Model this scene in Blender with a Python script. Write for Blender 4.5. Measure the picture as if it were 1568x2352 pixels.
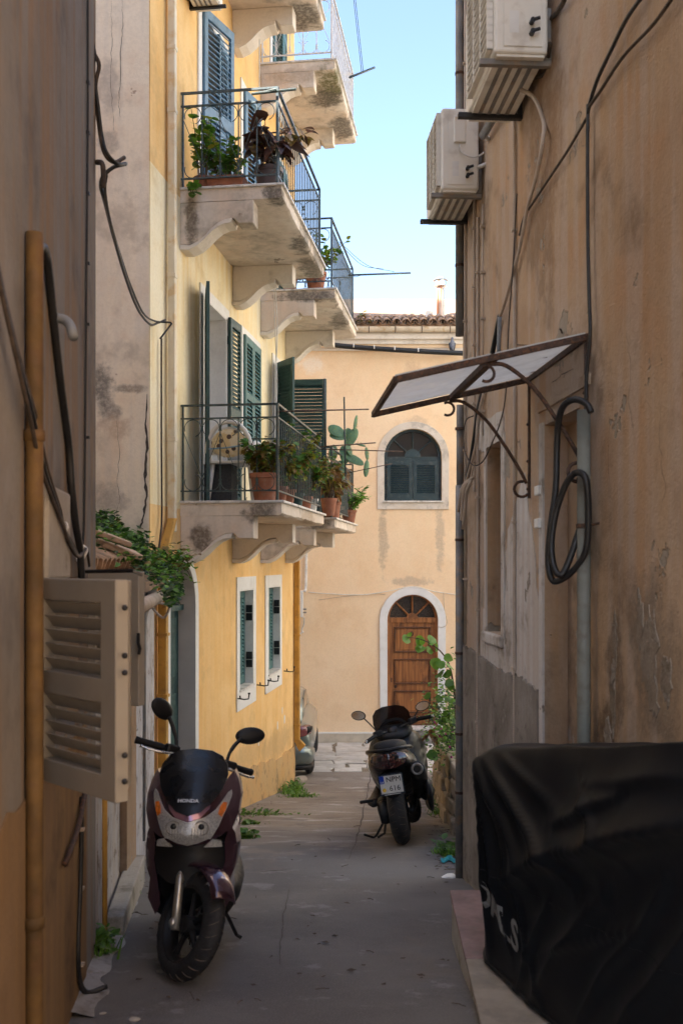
import bpy, math, random
from mathutils import Vector, Matrix, noise as mnoise
from mathutils.geometry import delaunay_2d_cdt
random.seed(7)
R = math.radians
for o in list(bpy.data.objects): bpy.data.objects.remove(o)
SC = bpy.context.scene
COL = SC.collection

# ------------------------------------------------------------------ camera, sky, sun, exposure
F, CX, HY = 2287.0, 784.0, 1293.0          # lens and horizon measured on the photograph (1568 x 2352)
cam = bpy.data.cameras.new('camera'); cam_o = bpy.data.objects.new('camera', cam); COL.objects.link(cam_o)
cam.sensor_fit = 'VERTICAL'; cam.sensor_height = 36; cam.sensor_width = 24; cam.lens = 36 * F / 2352
cam.shift_y = (HY - 1176) / 2352; cam.clip_start = .05; cam.clip_end = 3000
cam_o.location = (0, 0, 0); cam_o.rotation_euler = (R(90), 0, 0)
cam.dof.use_dof = True; cam.dof.focus_distance = 12.5; cam.dof.aperture_fstop = 4.5
SC.camera = cam_o
world = bpy.data.worlds.new('World'); SC.world = world; world.use_nodes = True
wn = world.node_tree.nodes; wl_ = world.node_tree.links
SUN_EL, SUN_AZ = 46.0, 225.0               # azimuth clockwise from +Y
sky = wn.new('ShaderNodeTexSky'); sky.sky_type = 'NISHITA'; sky.sun_disc = False
sky.sun_elevation = R(SUN_EL); sky.sun_rotation = R(SUN_AZ); sky.air_density = 1.0; sky.dust_density = 2.0; sky.ozone_density = 1.4
wl_.new(sky.outputs['Color'], wn['Background'].inputs['Color']); wn['Background'].inputs['Strength'].default_value = 0.1
sun = bpy.data.lights.new('sun', 'SUN'); sun.energy = 5.0; sun.angle = R(.53); sun.color = (1, .93, .82)
sun_o = bpy.data.objects.new('sun', sun); COL.objects.link(sun_o)
_d = Vector((math.sin(R(SUN_AZ)) * math.cos(R(SUN_EL)), math.cos(R(SUN_AZ)) * math.cos(R(SUN_EL)), math.sin(R(SUN_EL))))
sun_o.rotation_euler = _d.to_track_quat('Z', 'Y').to_euler(); sun_o.location = (0, 0, 30)
SC.view_settings.view_transform = 'Standard'; SC.view_settings.look = 'None'; SC.view_settings.gamma = 1
SC.view_settings.exposure = 2.28
SC.cycles.use_adaptive_sampling = True; SC.cycles.adaptive_threshold = .025; SC.cycles.max_bounces = 9; SC.cycles.diffuse_bounces = 5; SC.cycles.glossy_bounces = 4; SC.cycles.transparent_max_bounces = 12
SC.cycles.sample_clamp_indirect = 6; SC.cycles.use_denoising = True

# ------------------------------------------------------------------ frames of the place
def V(*a): return Vector(a)
def P(px, py, Y): return V((px - CX) / F * Y, Y, (HY - py) / F * Y)
def YW(t, o, z): return V(-3 + .1338 * t + .9912 * o, t - .1326 * o, z)         # yellow house wall, o = out into the alley
def RW(t, o, z): return V(1.36 - .063 * t - .998 * o, t - .063 * o, z)           # right hand wall
def LW(t, o, z): return V(-.55 - .1376 * t + .9907 * o, t + .1363 * o, z)        # near left wall
def yt(px): return 6861.0 / (1090 - px)
def rt(px): return 3110.0 / (px - 640)
def lt(px): return 1258.0 / (469 - px)
def zz(py, t): return (HY - py) / F * t
YU, YN = V(.1326, .9912, 0), V(.9912, -.1326, 0)
RU, RN = V(-.0629, .998, 0), V(-.998, -.063, 0)
LU, LN = V(-.1363, .9907, 0), V(.9907, .1363, 0)
UP = V(0, 0, 1)
EY = 21.8                                                                        # wall that closes the alley
GK = [(-30, -.9), (0, -1.28), (4.1, -1.865), (4.6, -1.93), (9, -2.55), (12.63, -3.13), (15.2, -3.5), (16.5, -3.63), (17.6, -3.70), (21.8, -3.92), (60, -4.3), (900, -4.3)]
def gz(y):
    for (a, za), (b, zb) in zip(GK, GK[1:]):
        if y <= b: return za + (zb - za) * (y - a) / (b - a)
    return GK[-1][1]

# ------------------------------------------------------------------ mesh builder
class MB:
    def __init__(s): s.v, s.f = [], []
    def add(s, vs, fs):
        n = len(s.v); s.v += [Vector(v) for v in vs]; s.f += [tuple(i + n for i in f) for f in fs]; return s
    def par(s, o, a, b, c):                                   # box from a corner and three edges
        o, a, b, c = Vector(o), Vector(a), Vector(b), Vector(c)
        return s.add([o, o + a, o + a + b, o + b, o + c, o + a + c, o + a + b + c, o + b + c],
                     [(0, 3, 2, 1), (4, 5, 6, 7), (0, 1, 5, 4), (1, 2, 6, 5), (2, 3, 7, 6), (3, 0, 4, 7)] if a.cross(b).dot(c) > 0 else
                     [(0, 1, 2, 3), (4, 7, 6, 5), (0, 4, 5, 1), (1, 5, 6, 2), (2, 6, 7, 3), (3, 7, 4, 0)])
    def box(s, c, d): c = Vector(c); return s.par(c - Vector(d) / 2, (d[0], 0, 0), (0, d[1], 0), (0, 0, d[2]))
    def tube(s, pts, r, n=8, caps=True, closed=False, flat=1.0):
        pts = [Vector(p) for p in pts]; m = len(pts); rr = r if isinstance(r, (list, tuple)) else [r] * m
        up = None; rings = []
        for i, p in enumerate(pts):
            a = pts[(i - 1) % m] if (i or closed) else p; b = pts[(i + 1) % m] if (i < m - 1 or closed) else p
            d = (b - a).normalized() if (b - a).length > 1e-9 else V(0, 0, 1)
            if up is None:
                up = d.orthogonal().normalized()
                if abs(d.z) < .9: up = (UP - d * d.z).normalized()
            else:
                up = up - d * up.dot(d); up = up.normalized() if up.length > 1e-6 else d.orthogonal().normalized()
            sd = d.cross(up)
            rings.append([p + (up * math.cos(2 * math.pi * k / n) + sd * math.sin(2 * math.pi * k / n) * flat) * rr[i] for k in range(n)])
        return s.loft(rings, caps and not closed, closed)
    def loft(s, rings, caps=True, closed=False):
        n = len(rings[0]); m = len(rings); vs = [v for r in rings for v in r]; fs = []
        for i in range(m if closed else m - 1):
            a, b = i * n, ((i + 1) % m) * n
            for k in range(n): fs.append((a + k, a + (k + 1) % n, b + (k + 1) % n, b + k))
        if caps: fs += [tuple(range(n - 1, -1, -1)), tuple(range((m - 1) * n, m * n))]
        return s.add(vs, fs)
    def lathe(s, prof, M=None, n=20, caps=True):              # profile (r, z) about local z
        M = M or Matrix()
        return s.loft([[M @ V(r * math.cos(2 * math.pi * k / n), r * math.sin(2 * math.pi * k / n), z) for k in range(n)] for r, z in prof], caps)
    def prism(s, poly, o, u, w, e):                           # polygon in (u, w) from o, extruded by e
        o, u, w, e = Vector(o), Vector(u), Vector(w), Vector(e); n = len(poly)
        a = [o + u * x + w * y for x, y in poly]
        flip = (sum(poly[i][0] * poly[(i + 1) % n][1] - poly[(i + 1) % n][0] * poly[i][1] for i in range(n)) > 0) == (u.cross(w).dot(e) > 0)
        fs = [tuple(range(n)), tuple(range(2 * n - 1, n - 1, -1))] + [(i, i + n, (i + 1) % n + n, (i + 1) % n) for i in range(n)]
        if flip: fs = [f[::-1] for f in fs]
        return s.add(a + [p + e for p in a], fs)
    def plate(s, outline, holes, o, u, w, e, inner=()):       # polygon with holes, with thickness
        o, u, w, e = Vector(o), Vector(u), Vector(w), Vector(e)
        pts, edges, loops = [], [], []
        for lp in [outline] + list(holes):
            k = len(pts); pts += [Vector((x, y)) for x, y in lp]; m = len(lp)
            edges += [(k + i, k + (i + 1) % m) for i in range(m)]; loops.append(list(range(k, k + m)))
        pts += [Vector(p) for p in inner]
        vo, eo, fo, ov = delaunay_2d_cdt(pts, edges, [], 0, 1e-6)[:4]
        def inside(p, lp):
            c = False; m = len(lp)
            for i in range(m):
                (x1, y1), (x2, y2) = lp[i], lp[(i + 1) % m]
                if (y1 > p[1]) != (y2 > p[1]) and p[0] < (x2 - x1) * (p[1] - y1) / (y2 - y1) + x1: c = not c
            return c
        tri = []
        for f in fo:
            c = (vo[f[0]] + vo[f[1]] + vo[f[2]]) / 3
            if inside(c, outline) and not any(inside(c, h) for h in holes): tri.append(tuple(f))
        back = {}
        for f in tri:
            for i in range(3): 
                ed = (f[i], f[(i + 1) % 3]); back[ed] = back.get(ed, 0) + 1
        n = len(vo); front = [o + u * p[0] + w * p[1] for p in vo]
        pos = u.cross(w).dot(e) > 0
        fs = []
        for f in tri: fs += [f[::-1] if pos else f, tuple(i + n for i in (f if pos else f[::-1]))]
        for (a, b) in back:
            if (b, a) not in back: q = (a, b, b + n, a + n); fs.append(q if pos else q[::-1])
        return s.add(front + [p + e for p in front], fs)
    def grid(s, fn, nu, nv):
        vs = [fn(i / nu, j / nv) for j in range(nv + 1) for i in range(nu + 1)]; w = nu + 1
        return s.add(vs, [(j * w + i, j * w + i + 1, (j + 1) * w + i + 1, (j + 1) * w + i) for j in range(nv) for i in range(nu)])
    def ball(s, c, r, M=None, nu=14, nv=9):
        c = Vector(c); r = Vector(r) if hasattr(r, '__len__') else V(r, r, r); M = M or Matrix(); rings = []
        for j in range(nv + 1):
            ph = math.pi * (j + .02 if j == 0 else j - .02 if j == nv else j) / nv
            rings.append([c + M.to_3x3() @ V(r.x * math.sin(ph) * math.cos(2 * math.pi * k / nu), r.y * math.sin(ph) * math.sin(2 * math.pi * k / nu), -r.z * math.cos(ph)) for k in range(nu)])
        return s.loft(rings, True)
    def tf(s, M): s.v = [M @ v for v in s.v]; return s
    def mir(s):                                                # mirrored copy in local x
        m = MB(); m.v = [V(-v.x, v.y, v.z) for v in s.v]; m.f = [f[::-1] for f in s.f]; return m
    def jit(s, a, sc=1.0, seed=0):
        for i, v in enumerate(s.v): s.v[i] = v + mnoise.noise_vector(v * sc + V(seed * 3.1, seed, 0)) * a
        return s
    def mesh(s, name, mat=None, smooth=False, c=None):
        me = bpy.data.meshes.new(name); cc = c or V(0, 0, 0)
        me.from_pydata([v - cc for v in s.v], [], s.f)
        if mat: me.materials.append(mat)
        if smooth: me.polygons.foreach_set('use_smooth', [True] * len(me.polygons))
        me.update(); return me

WLOC = {}
def tag(o, label=None, cat=None, group=None, kind=None):
    if label: o['label'] = label
    if cat: o['category'] = cat
    if group: o['group'] = group
    if kind: o['kind'] = kind
    return o
def thing(name, loc, label, cat, group=None):
    o = bpy.data.objects.new(name, None); COL.objects.link(o); o.empty_display_size = .1
    o.location = loc; WLOC[o.name] = Vector(loc); return tag(o, label, cat, group)
def obj(name, mb, mat, parent=None, smooth=False, bevel=0, seg=2, sub=0, solid=0, angle=None, **kw):
    lo = V(*[min(v[i] for v in mb.v) for i in range(3)]); hi = V(*[max(v[i] for v in mb.v) for i in range(3)]); c = (lo + hi) / 2
    if not parent: c.z = lo.z
    o = bpy.data.objects.new(name, mb.mesh(name, mat, smooth or angle is not None, c)); COL.objects.link(o)
    pl = WLOC[parent.name] if parent else V(0, 0, 0)
    o.location = c - pl; WLOC[o.name] = c.copy()
    if parent: o.parent = parent
    if solid: m = o.modifiers.new('solid', 'SOLIDIFY'); m.thickness = solid; m.offset = 0
    if bevel: m = o.modifiers.new('bevel', 'BEVEL'); m.width = bevel; m.segments = seg; m.limit_method = 'ANGLE'; m.angle_limit = R(35)
    if sub: m = o.modifiers.new('sub', 'SUBSURF'); m.levels = sub; m.render_levels = sub
    if angle is not None:
        try: o.data.set_sharp_from_angle(angle=R(angle))
        except Exception: pass
    return tag(o, **kw)
def inst(name, me, M, parent, **kw):                           # shares mesh data between alike pieces
    o = bpy.data.objects.new(name, me); COL.objects.link(o); pl = WLOC[parent.name] if parent else V(0, 0, 0)
    o.matrix_basis = Matrix.Translation(-pl) @ M; o.parent = parent; WLOC[o.name] = M.translation.copy()
    return tag(o, **kw)
def fr(o, ex, ey, ez):
    return Matrix(((ex[0], ey[0], ez[0], o[0]), (ex[1], ey[1], ez[1], o[1]), (ex[2], ey[2], ez[2], o[2]), (0, 0, 0, 1)))
def arc(cx, cz, r, a0, a1, n): return [(cx + r * math.cos(R(a0 + (a1 - a0) * i / n)), cz + r * math.sin(R(a0 + (a1 - a0) * i / n))) for i in range(n + 1)]
def rect(x0, z0, x1, z1): return [(x0, z0), (x1, z0), (x1, z1), (x0, z1)]
def smooth_path(pts, n=6):                                     # Catmull-Rom
    pts = [Vector(p) for p in pts]; q = [2 * pts[0] - pts[1]] + pts + [2 * pts[-1] - pts[-2]]; out = []
    for i in range(1, len(q) - 2):
        a, b, c, d = q[i - 1:i + 3]
        for k in range(n):
            t = k / n; out.append(.5 * (2 * b + (c - a) * t + (2 * a - 5 * b + 4 * c - d) * t * t + (3 * b - a - 3 * c + d) * t ** 3))
    return out + [pts[-1]]
def rough_line(pts, n, amp, seed=0):                           # broken edge between 2D points
    rnd = random.Random(seed); out = []
    for (a, b) in zip(pts, pts[1:]):
        for k in range(n): t = k / n; out.append((a[0] + (b[0] - a[0]) * t + rnd.uniform(-amp, amp) * (k > 0), a[1] + (b[1] - a[1]) * t + rnd.uniform(-amp, amp) * (k > 0)))
    return out + [pts[-1]]
def text_mb(s, size, o, ex, ez, depth=.002, align='CENTER', shear=0.0, bold=0.0):
    cu = bpy.data.curves.new('t', 'FONT'); cu.body = s; cu.size = size; cu.align_x = align; cu.align_y = 'CENTER'; cu.extrude = depth / 2; cu.shear = shear; cu.offset = bold; cu.resolution_u = 3
    ob = bpy.data.objects.new('t', cu); me = ob.to_mesh(); mb = MB(); ex, ez = Vector(ex), Vector(ez); ey = ex.cross(ez)
    mb.add([Vector(o) + ex * v.co.x + ez * v.co.y + ey * v.co.z for v in me.vertices], [tuple(p.vertices) for p in me.polygons])
    ob.to_mesh_clear(); bpy.data.objects.remove(ob); bpy.data.curves.remove(cu); return mb

# ------------------------------------------------------------------ materials
def new_mat(name):
    m = bpy.data.materials.new(name); m.use_nodes = True; nt = m.node_tree; b = nt.nodes['Principled BSDF']; return m, nt, b
def c4(c): return (c[0], c[1], c[2], 1)
def nz(nt, scale, detail=4, sc3=None, rough=.55, off=0):
    g = nt.nodes.new('ShaderNodeNewGeometry'); n = nt.nodes.new('ShaderNodeTexNoise'); n.inputs['Scale'].default_value = scale; n.inputs['Detail'].default_value = min(detail, 5); n.inputs['Roughness'].default_value = rough
    mp = nt.nodes.new('ShaderNodeMapping'); mp.inputs['Location'].default_value = (off, off * .7, off * .3)
    if sc3: mp.inputs['Scale'].default_value = sc3
    nt.links.new(g.outputs['Position'], mp.inputs['Vector']); nt.links.new(mp.outputs['Vector'], n.inputs['Vector']); return n.outputs['Fac']
def rmp(nt, fac, lo, hi, a=0.0, b=1.0):
    n = nt.nodes.new('ShaderNodeMapRange'); n.interpolation_type = 'SMOOTHSTEP'
    n.inputs['From Min'].default_value = lo; n.inputs['From Max'].default_value = hi; n.inputs['To Min'].default_value = a; n.inputs['To Max'].default_value = b
    nt.links.new(fac, n.inputs['Value']); return n.outputs['Result']
def mixc(nt, fac, a, b, mode='MIX'):
    n = nt.nodes.new('ShaderNodeMix'); n.data_type = 'RGBA'; n.blend_type = mode
    for k, x in ((0, fac), (6, a), (7, b)):
        if hasattr(x, 'node'): nt.links.new(x, n.inputs[k])
        elif k == 0: n.inputs[0].default_value = x
        else: n.inputs[k].default_value = c4(x)
    return n.outputs[2]
def mul(nt, a, b, op='MULTIPLY'):
    n = nt.nodes.new('ShaderNodeMath'); n.operation = op
    for k, x in ((0, a), (1, b)):
        if hasattr(x, 'node'): nt.links.new(x, n.inputs[k])
        else: n.inputs[k].default_value = x
    return n.outputs[0]
def bumpn(nt, b, h, strength, dist=.01):
    n = nt.nodes.new('ShaderNodeBump'); n.inputs['Strength'].default_value = strength; n.inputs['Distance'].default_value = dist
    nt.links.new(h, n.inputs['Height']); nt.links.new(n.outputs['Normal'], b.inputs['Normal']); return n
def simple(name, col, rough=.6, metal=0, var=.12, scale=6, bump=0, bscale=60, coat=0, spec=None, dirt=None, dirt_amt=.5):
    m, nt, b = new_mat(name); lo = tuple(x * (1 - var) for x in col); hi = tuple(min(1, x * (1 + var)) for x in col)
    cc = mixc(nt, rmp(nt, nz(nt, scale), .3, .7), lo, hi)
    if dirt: cc = mixc(nt, rmp(nt, nz(nt, scale * 2.3, 8, off=5), .5, .68, 0, dirt_amt), cc, dirt)
    nt.links.new(cc, b.inputs['Base Color']); b.inputs['Metallic'].default_value = metal
    nt.links.new(rmp(nt, nz(nt, scale * 4, 3, off=9), .3, .7, max(.02, rough - .08), min(1, rough + .08)), b.inputs['Roughness'])
    if coat: b.inputs['Coat Weight'].default_value = coat; b.inputs['Coat Roughness'].default_value = .05
    if spec is not None: b.inputs['Specular IOR Level'].default_value = spec
    if bump: bumpn(nt, b, nz(nt, bscale, 3), bump, .004)
    return m
def plaster(name, c0, c1, stain=None, stain_amt=.6, streak=None, streak_amt=.5, chip=None, chip_at=.66, scale=1.0, bump=.35, off=0, soft=None, wash=None, wash_amt=.5, blobs=()):
    m, nt, b = new_mat(name)
    cc = mixc(nt, rmp(nt, nz(nt, 1.1 * scale, 6, off=off), .32, .68), c0, c1)
    if wash: cc = mixc(nt, rmp(nt, nz(nt, .55 * scale, 7, off=off + 31, rough=.6), .46, .62, 0, wash_amt), cc, wash)
    if soft: cc = mixc(nt, rmp(nt, nz(nt, 3.2 * scale, 7, off=off + 3), .45, .7, 0, .5), cc, soft)
    if streak: cc = mixc(nt, rmp(nt, nz(nt, 1.0, 6, (9 * scale, 9 * scale, .45), off=off + 7), .42, .62, 0, streak_amt), cc, streak)
    if stain: cc = mixc(nt, mul(nt, rmp(nt, nz(nt, 1.6 * scale, 9, off=off + 12, rough=.66), .5, .66), rmp(nt, nz(nt, 9 * scale, 5, off=off + 2), .3, .62, .15, stain_amt)), cc, stain)
    for (bx, by, bz, rx, ry, rz, bcol, bamt) in blobs:          # damp patches and worn spots that have a shape of their own
        g = nt.nodes.new('ShaderNodeNewGeometry'); mp = nt.nodes.new('ShaderNodeMapping'); mp.inputs['Location'].default_value = (-bx / rx, -by / ry, -bz / rz); mp.inputs['Scale'].default_value = (1 / rx, 1 / ry, 1 / rz)
        nt.links.new(g.outputs['Position'], mp.inputs['Vector']); ln = nt.nodes.new('ShaderNodeVectorMath'); ln.operation = 'LENGTH'; nt.links.new(mp.outputs['Vector'], ln.inputs[0])
        dd = mul(nt, ln.outputs['Value'], mul(nt, mul(nt, nz(nt, 6, 5, off=off + bx, rough=.7), .5, 'SUBTRACT'), 2.4), 'ADD')
        cc = mixc(nt, mul(nt, rmp(nt, dd, 1.25, .5, 0, bamt), rmp(nt, nz(nt, 26, 5, off=off + 6, rough=.7), .3, .6, .55, 1)), cc, bcol)
    h = mul(nt, mul(nt, nz(nt, 7 * scale, 8, off=off), .6), mul(nt, nz(nt, 70, 4), .4), 'ADD')
    if chip:
        k = rmp(nt, nz(nt, 2.3 * scale, 10, off=off + 21, rough=.68), chip_at, chip_at + .02)
        cc = mixc(nt, k, cc, mixc(nt, nz(nt, 45, 5), tuple(x * .6 for x in chip), chip)); h = mul(nt, h, mul(nt, k, 1.1), 'SUBTRACT')
    cc = mixc(nt, rmp(nt, nz(nt, 38, 6, off=off + 4), .35, .75, 0, .16), cc, tuple(x * .55 for x in c0))
    nt.links.new(cc, b.inputs['Base Color']); b.inputs['Roughness'].default_value = .92; b.inputs['Specular IOR Level'].default_value = .2
    bumpn(nt, b, h, bump, .012); return m
def leafmat(name, col, col2, rough=.45, trans=.35):
    m, nt, b = new_mat(name)
    oi = nt.nodes.new('ShaderNodeObjectInfo')
    cc = mixc(nt, rmp(nt, nz(nt, 14, 3), .35, .65), col, col2)
    cc = mixc(nt, mul(nt, oi.outputs['Random'], .5), cc, tuple(x * .6 for x in col2)); nt.links.new(cc, b.inputs['Base Color'])
    b.inputs['Roughness'].default_value = rough
    t = nt.nodes.new('ShaderNodeBsdfTranslucent'); nt.links.new(cc, t.inputs['Color']); mx = nt.nodes.new('ShaderNodeMixShader'); mx.inputs[0].default_value = trans
    nt.links.new(b.outputs[0], mx.inputs[1]); nt.links.new(t.outputs[0], mx.inputs[2]); nt.links.new(mx.outputs[0], nt.nodes['Material Output'].inputs['Surface']); return m
def glass(name, col, rough=.05, alpha=.5):
    m, nt, b = new_mat(name); b.inputs['Base Color'].default_value = c4(col); b.inputs['Roughness'].default_value = rough; b.inputs['Alpha'].default_value = alpha; b.inputs['Specular IOR Level'].default_value = .6; return m

M = {}
DK = (.09, .08, .065)
def bl(p, rx, ry, rz, c, a): return (p.x, p.y, p.z, rx, ry, rz, c, a)
M['yellow'] = plaster('yellow_plaster', (.79, .49, .19), (.84, .57, .26), stain=(.5, .33, .15), stain_amt=.4, streak=(.82, .58, .3), streak_amt=.35, soft=(.7, .4, .13), bump=.2, off=3,
    blobs=[bl(YW(13.3, 0, -2.55), .5, 1.2, .2, (.5, .33, .16), .5), bl(YW(15.2, 0, -2.75), .6, 1.3, .25, (.46, .32, .17), .55), bl(YW(12.3, 0, .25), .3, .25, .35, (.55, .35, .15), .6), bl(YW(14.5, 0, .2), .3, .3, .35, (.6, .42, .22), .5)])
M['cream'] = plaster('cream_plaster', (.8, .66, .38), (.84, .75, .53), stain=(.6, .45, .22), stain_amt=.45, streak=(.84, .78, .62), streak_amt=.5, wash=(.78, .55, .25), wash_amt=.5, bump=.25, off=14)
def gpw(px, py): y = yt(345) - .05; return P(px, py, y)
M['pink'] = plaster('pink_plaster', (.82, .69, .53), (.86, .76, .62), stain=(.46, .38, .3), stain_amt=.65, streak=(.7, .62, .53), streak_amt=.4, chip=(.6, .44, .32), chip_at=.66, soft=(.68, .5, .36), bump=.4, off=22,
    blobs=[bl(gpw(232, 880), .12, 1, .18, (.13, .12, .11), .85), bl(gpw(255, 945), .1, 1, .1, (.18, .16, .15), .8), bl(gpw(300, 890), .16, 1, .04, (.2, .17, .15), .75), bl(gpw(245, 320), .1, 1, .12, (.3, .26, .23), .6), bl(gpw(250, 200), .08, 1, .3, (.4, .35, .31), .5), bl(gpw(262, 980), .14, 1, .13, (.55, .4, .29), .8), bl(gpw(250, 1150), .2, 1, .14, (.3, .25, .21), .6)])
M['peach'] = plaster('peach_plaster', (.8, .58, .37), (.84, .65, .45), stain=(.72, .5, .3), stain_amt=.4, streak=(.8, .63, .42), streak_amt=.3, soft=(.84, .66, .46), wash=(.84, .68, .5), wash_amt=.45, bump=.14, off=41,
    blobs=[bl(P(880, 1230, 21.8), .1, 1, .75, (.42, .34, .26), .75), bl(P(1010, 1230, 21.8), .1, 1, .8, (.45, .37, .29), .7), bl(P(948, 870, 21.8), .2, 1, .45, (.62, .43, .28), .7), bl(P(940, 1335, 21.8), .5, 1, .1, (.4, .33, .27), .6), bl(P(715, 835, 21.8), .25, 1, .22, (.84, .76, .66), .8), bl(P(950, 970, 21.8), .3, 1, .12, (.5, .4, .3), .6)])
def rwp(px, py): t = rt(px); return RW(t, 0, zz(py, t))
M['ochre'] = plaster('ochre_plaster', (.39, .26, .16), (.45, .33, .22), stain=(.2, .14, .09), stain_amt=.8, streak=(.44, .36, .3), streak_amt=.6, chip=(.38, .33, .27), chip_at=.635, soft=(.45, .25, .125), wash=(.44, .38, .33), wash_amt=.6, bump=.9, off=53,
    blobs=[bl(rwp(1490, 1500), 1, .22, .3, (.2, .16, .12), .85), bl(rwp(1410, 1560), 1, .1, .3, (.14, .1, .07), .85), bl(rwp(1250, 330), 1, .35, .7, (.22, .13, .07), .7), bl(rwp(1390, 1690), 1, .12, .14, (.12, .08, .05), .9), bl(rwp(1540, 1620), 1, .12, .25, (.22, .17, .12), .7)])
M['grey_streak'] = plaster('grey_streaked_plaster', (.185, .18, .175), (.24, .23, .225), stain=(.11, .1, .1), stain_amt=.65, streak=(.25, .165, .095), streak_amt=.8, soft=(.185, .16, .14), wash=(.235, .185, .14), wash_amt=.45, bump=.45, off=67)
M['roughcast'] = plaster('grey_roughcast', (.19, .165, .14), (.3, .27, .24), stain=(.09, .075, .06), stain_amt=.85, chip=(.36, .32, .28), chip_at=.64, streak=(.24, .2, .16), streak_amt=.5, scale=2.6, bump=1.0, off=71)
M['yellow_rough'] = plaster('yellow_roughcast', (.62, .38, .16), (.58, .4, .2), stain=(.22, .17, .1), stain_amt=.8, chip=(.3, .24, .17), chip_at=.68, scale=2.4, bump=.9, off=75)
M['white_trim'] = plaster('white_trim', (.72, .71, .68), (.78, .77, .74), stain=(.5, .46, .4), stain_amt=.35, bump=.12, off=81)
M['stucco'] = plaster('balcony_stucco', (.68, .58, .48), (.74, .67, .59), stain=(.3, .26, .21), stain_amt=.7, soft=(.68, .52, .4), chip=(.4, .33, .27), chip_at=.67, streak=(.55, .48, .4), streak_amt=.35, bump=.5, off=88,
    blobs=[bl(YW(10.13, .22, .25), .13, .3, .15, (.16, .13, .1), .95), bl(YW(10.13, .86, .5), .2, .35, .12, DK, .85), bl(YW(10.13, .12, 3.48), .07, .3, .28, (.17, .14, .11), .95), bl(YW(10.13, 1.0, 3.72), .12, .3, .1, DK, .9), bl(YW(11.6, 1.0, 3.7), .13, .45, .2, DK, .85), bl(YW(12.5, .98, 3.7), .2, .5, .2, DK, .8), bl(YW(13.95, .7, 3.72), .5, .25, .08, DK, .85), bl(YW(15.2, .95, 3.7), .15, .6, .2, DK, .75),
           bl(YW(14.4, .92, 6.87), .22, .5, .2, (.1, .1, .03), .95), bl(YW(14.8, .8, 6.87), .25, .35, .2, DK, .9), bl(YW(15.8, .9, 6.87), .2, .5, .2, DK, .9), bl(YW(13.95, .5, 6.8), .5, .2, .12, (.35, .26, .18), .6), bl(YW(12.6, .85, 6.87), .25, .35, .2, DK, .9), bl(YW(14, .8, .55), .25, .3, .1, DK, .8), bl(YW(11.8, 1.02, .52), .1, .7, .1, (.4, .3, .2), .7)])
M['stucco_clean'] = plaster('corbel_stucco', (.7, .63, .55), (.76, .71, .64), stain=(.34, .3, .25), stain_amt=.6, chip=(.42, .35, .28), chip_at=.73, bump=.2, off=93)
M['marble'] = simple('marble_edge', (.62, .6, .57), .45, var=.15, scale=5, dirt=(.2, .17, .13), dirt_amt=.6)
M['rail_green'] = simple('rail_paint_green', (.035, .06, .06), .42, .0, .3, 20, .3, 90, dirt=(.12, .07, .04), dirt_amt=.5)
M['rail_blue'] = simple('rail_paint_blue_grey', (.05, .085, .1), .4, .0, .3, 20, .3, 90, dirt=(.12, .07, .04), dirt_amt=.45)
M['rail_white'] = simple('rail_paint_white', (.68, .68, .68), .5, 0, .1, 9, dirt=(.35, .22, .12), dirt_amt=.4)
M['shut_blue'] = simple('shutter_paint_blue', (.1, .2, .3), .5, 0, .12, 5, .15, 40, dirt=(.05, .09, .12), dirt_amt=.5)
M['shut_green'] = simple('shutter_paint_green', (.022, .065, .06), .5, 0, .15, 5, .15, 40, dirt=(.012, .03, .028), dirt_amt=.5)
M['shut_teal'] = simple('shutter_paint_teal', (.06, .15, .15), .5, 0, .15, 5, .15, 40)
M['shut_pet'] = simple('shutter_paint_petrol', (.012, .031, .038), .5, 0, .2, 5, .15, 40, dirt=(.3, .28, .25), dirt_amt=.12)
M['shut_beige'] = simple('shutter_aluminium_beige', (.29, .26, .215), .5, 0, .05, 4)
M['wood'] = None
M['black_iron'] = simple('black_iron', (.02, .02, .022), .5, .3, .3, 30, .3, 80)
M['rust_iron'] = simple('rusty_iron', (.06, .035, .025), .75, .2, .4, 30, .5, 80, dirt=(.2, .08, .03), dirt_amt=.6)
M['zinc'] = simple('weathered_zinc', (.2, .19, .18), .65, .25, .25, 5, .4, 50, dirt=(.3, .2, .12), dirt_amt=.75)
M['steel'] = simple('bright_steel', (.6, .6, .6), .28, .9, .1, 8)
M['cable'] = simple('black_cable', (.012, .012, .013), .5, 0, .2, 20)
M['cable_old'] = simple('old_cable', (.05, .035, .025), .8, 0, .4, 25, .5, 70)
M['conduit'] = simple('grey_beige_conduit', (.42, .34, .27), .7, 0, .12, 8, .2, 60)
M['white_pvc'] = simple('white_pvc', (.68, .67, .64), .5, 0, .08, 6, dirt=(.4, .33, .25), dirt_amt=.4)
M['grey_pvc'] = simple('grey_pvc', (.2, .21, .22), .5, 0, .1, 6)
M['pipe_grey'] = simple('painted_grey_pipe', (.16, .165, .14), .65, 0, .15, 5, .2, 50, dirt=(.1, .07, .05), dirt_amt=.5)
M['pipe_yellow'] = simple('ochre_painted_pipe', (.5, .27, .05), .6, 0, .14, 5, .5, 60, dirt=(.2, .1, .04), dirt_amt=.4)
M['pipe_cream'] = simple('cream_painted_pipe', (.72, .63, .47), .6, 0, .08, 3, dirt=(.62, .38, .13), dirt_amt=.6)
M['terracotta'] = simple('terracotta', (.31, .115, .06), .8, 0, .2, 9, .3, 60, dirt=(.3, .2, .15), dirt_amt=.4)
M['roof_tile'] = simple('old_roof_tile', (.36, .23, .15), .9, 0, .3, 8, .5, 50, dirt=(.16, .14, .11), dirt_amt=.7)
M['brown_pot'] = simple('dark_plastic_pot', (.08, .055, .055), .5)
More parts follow.
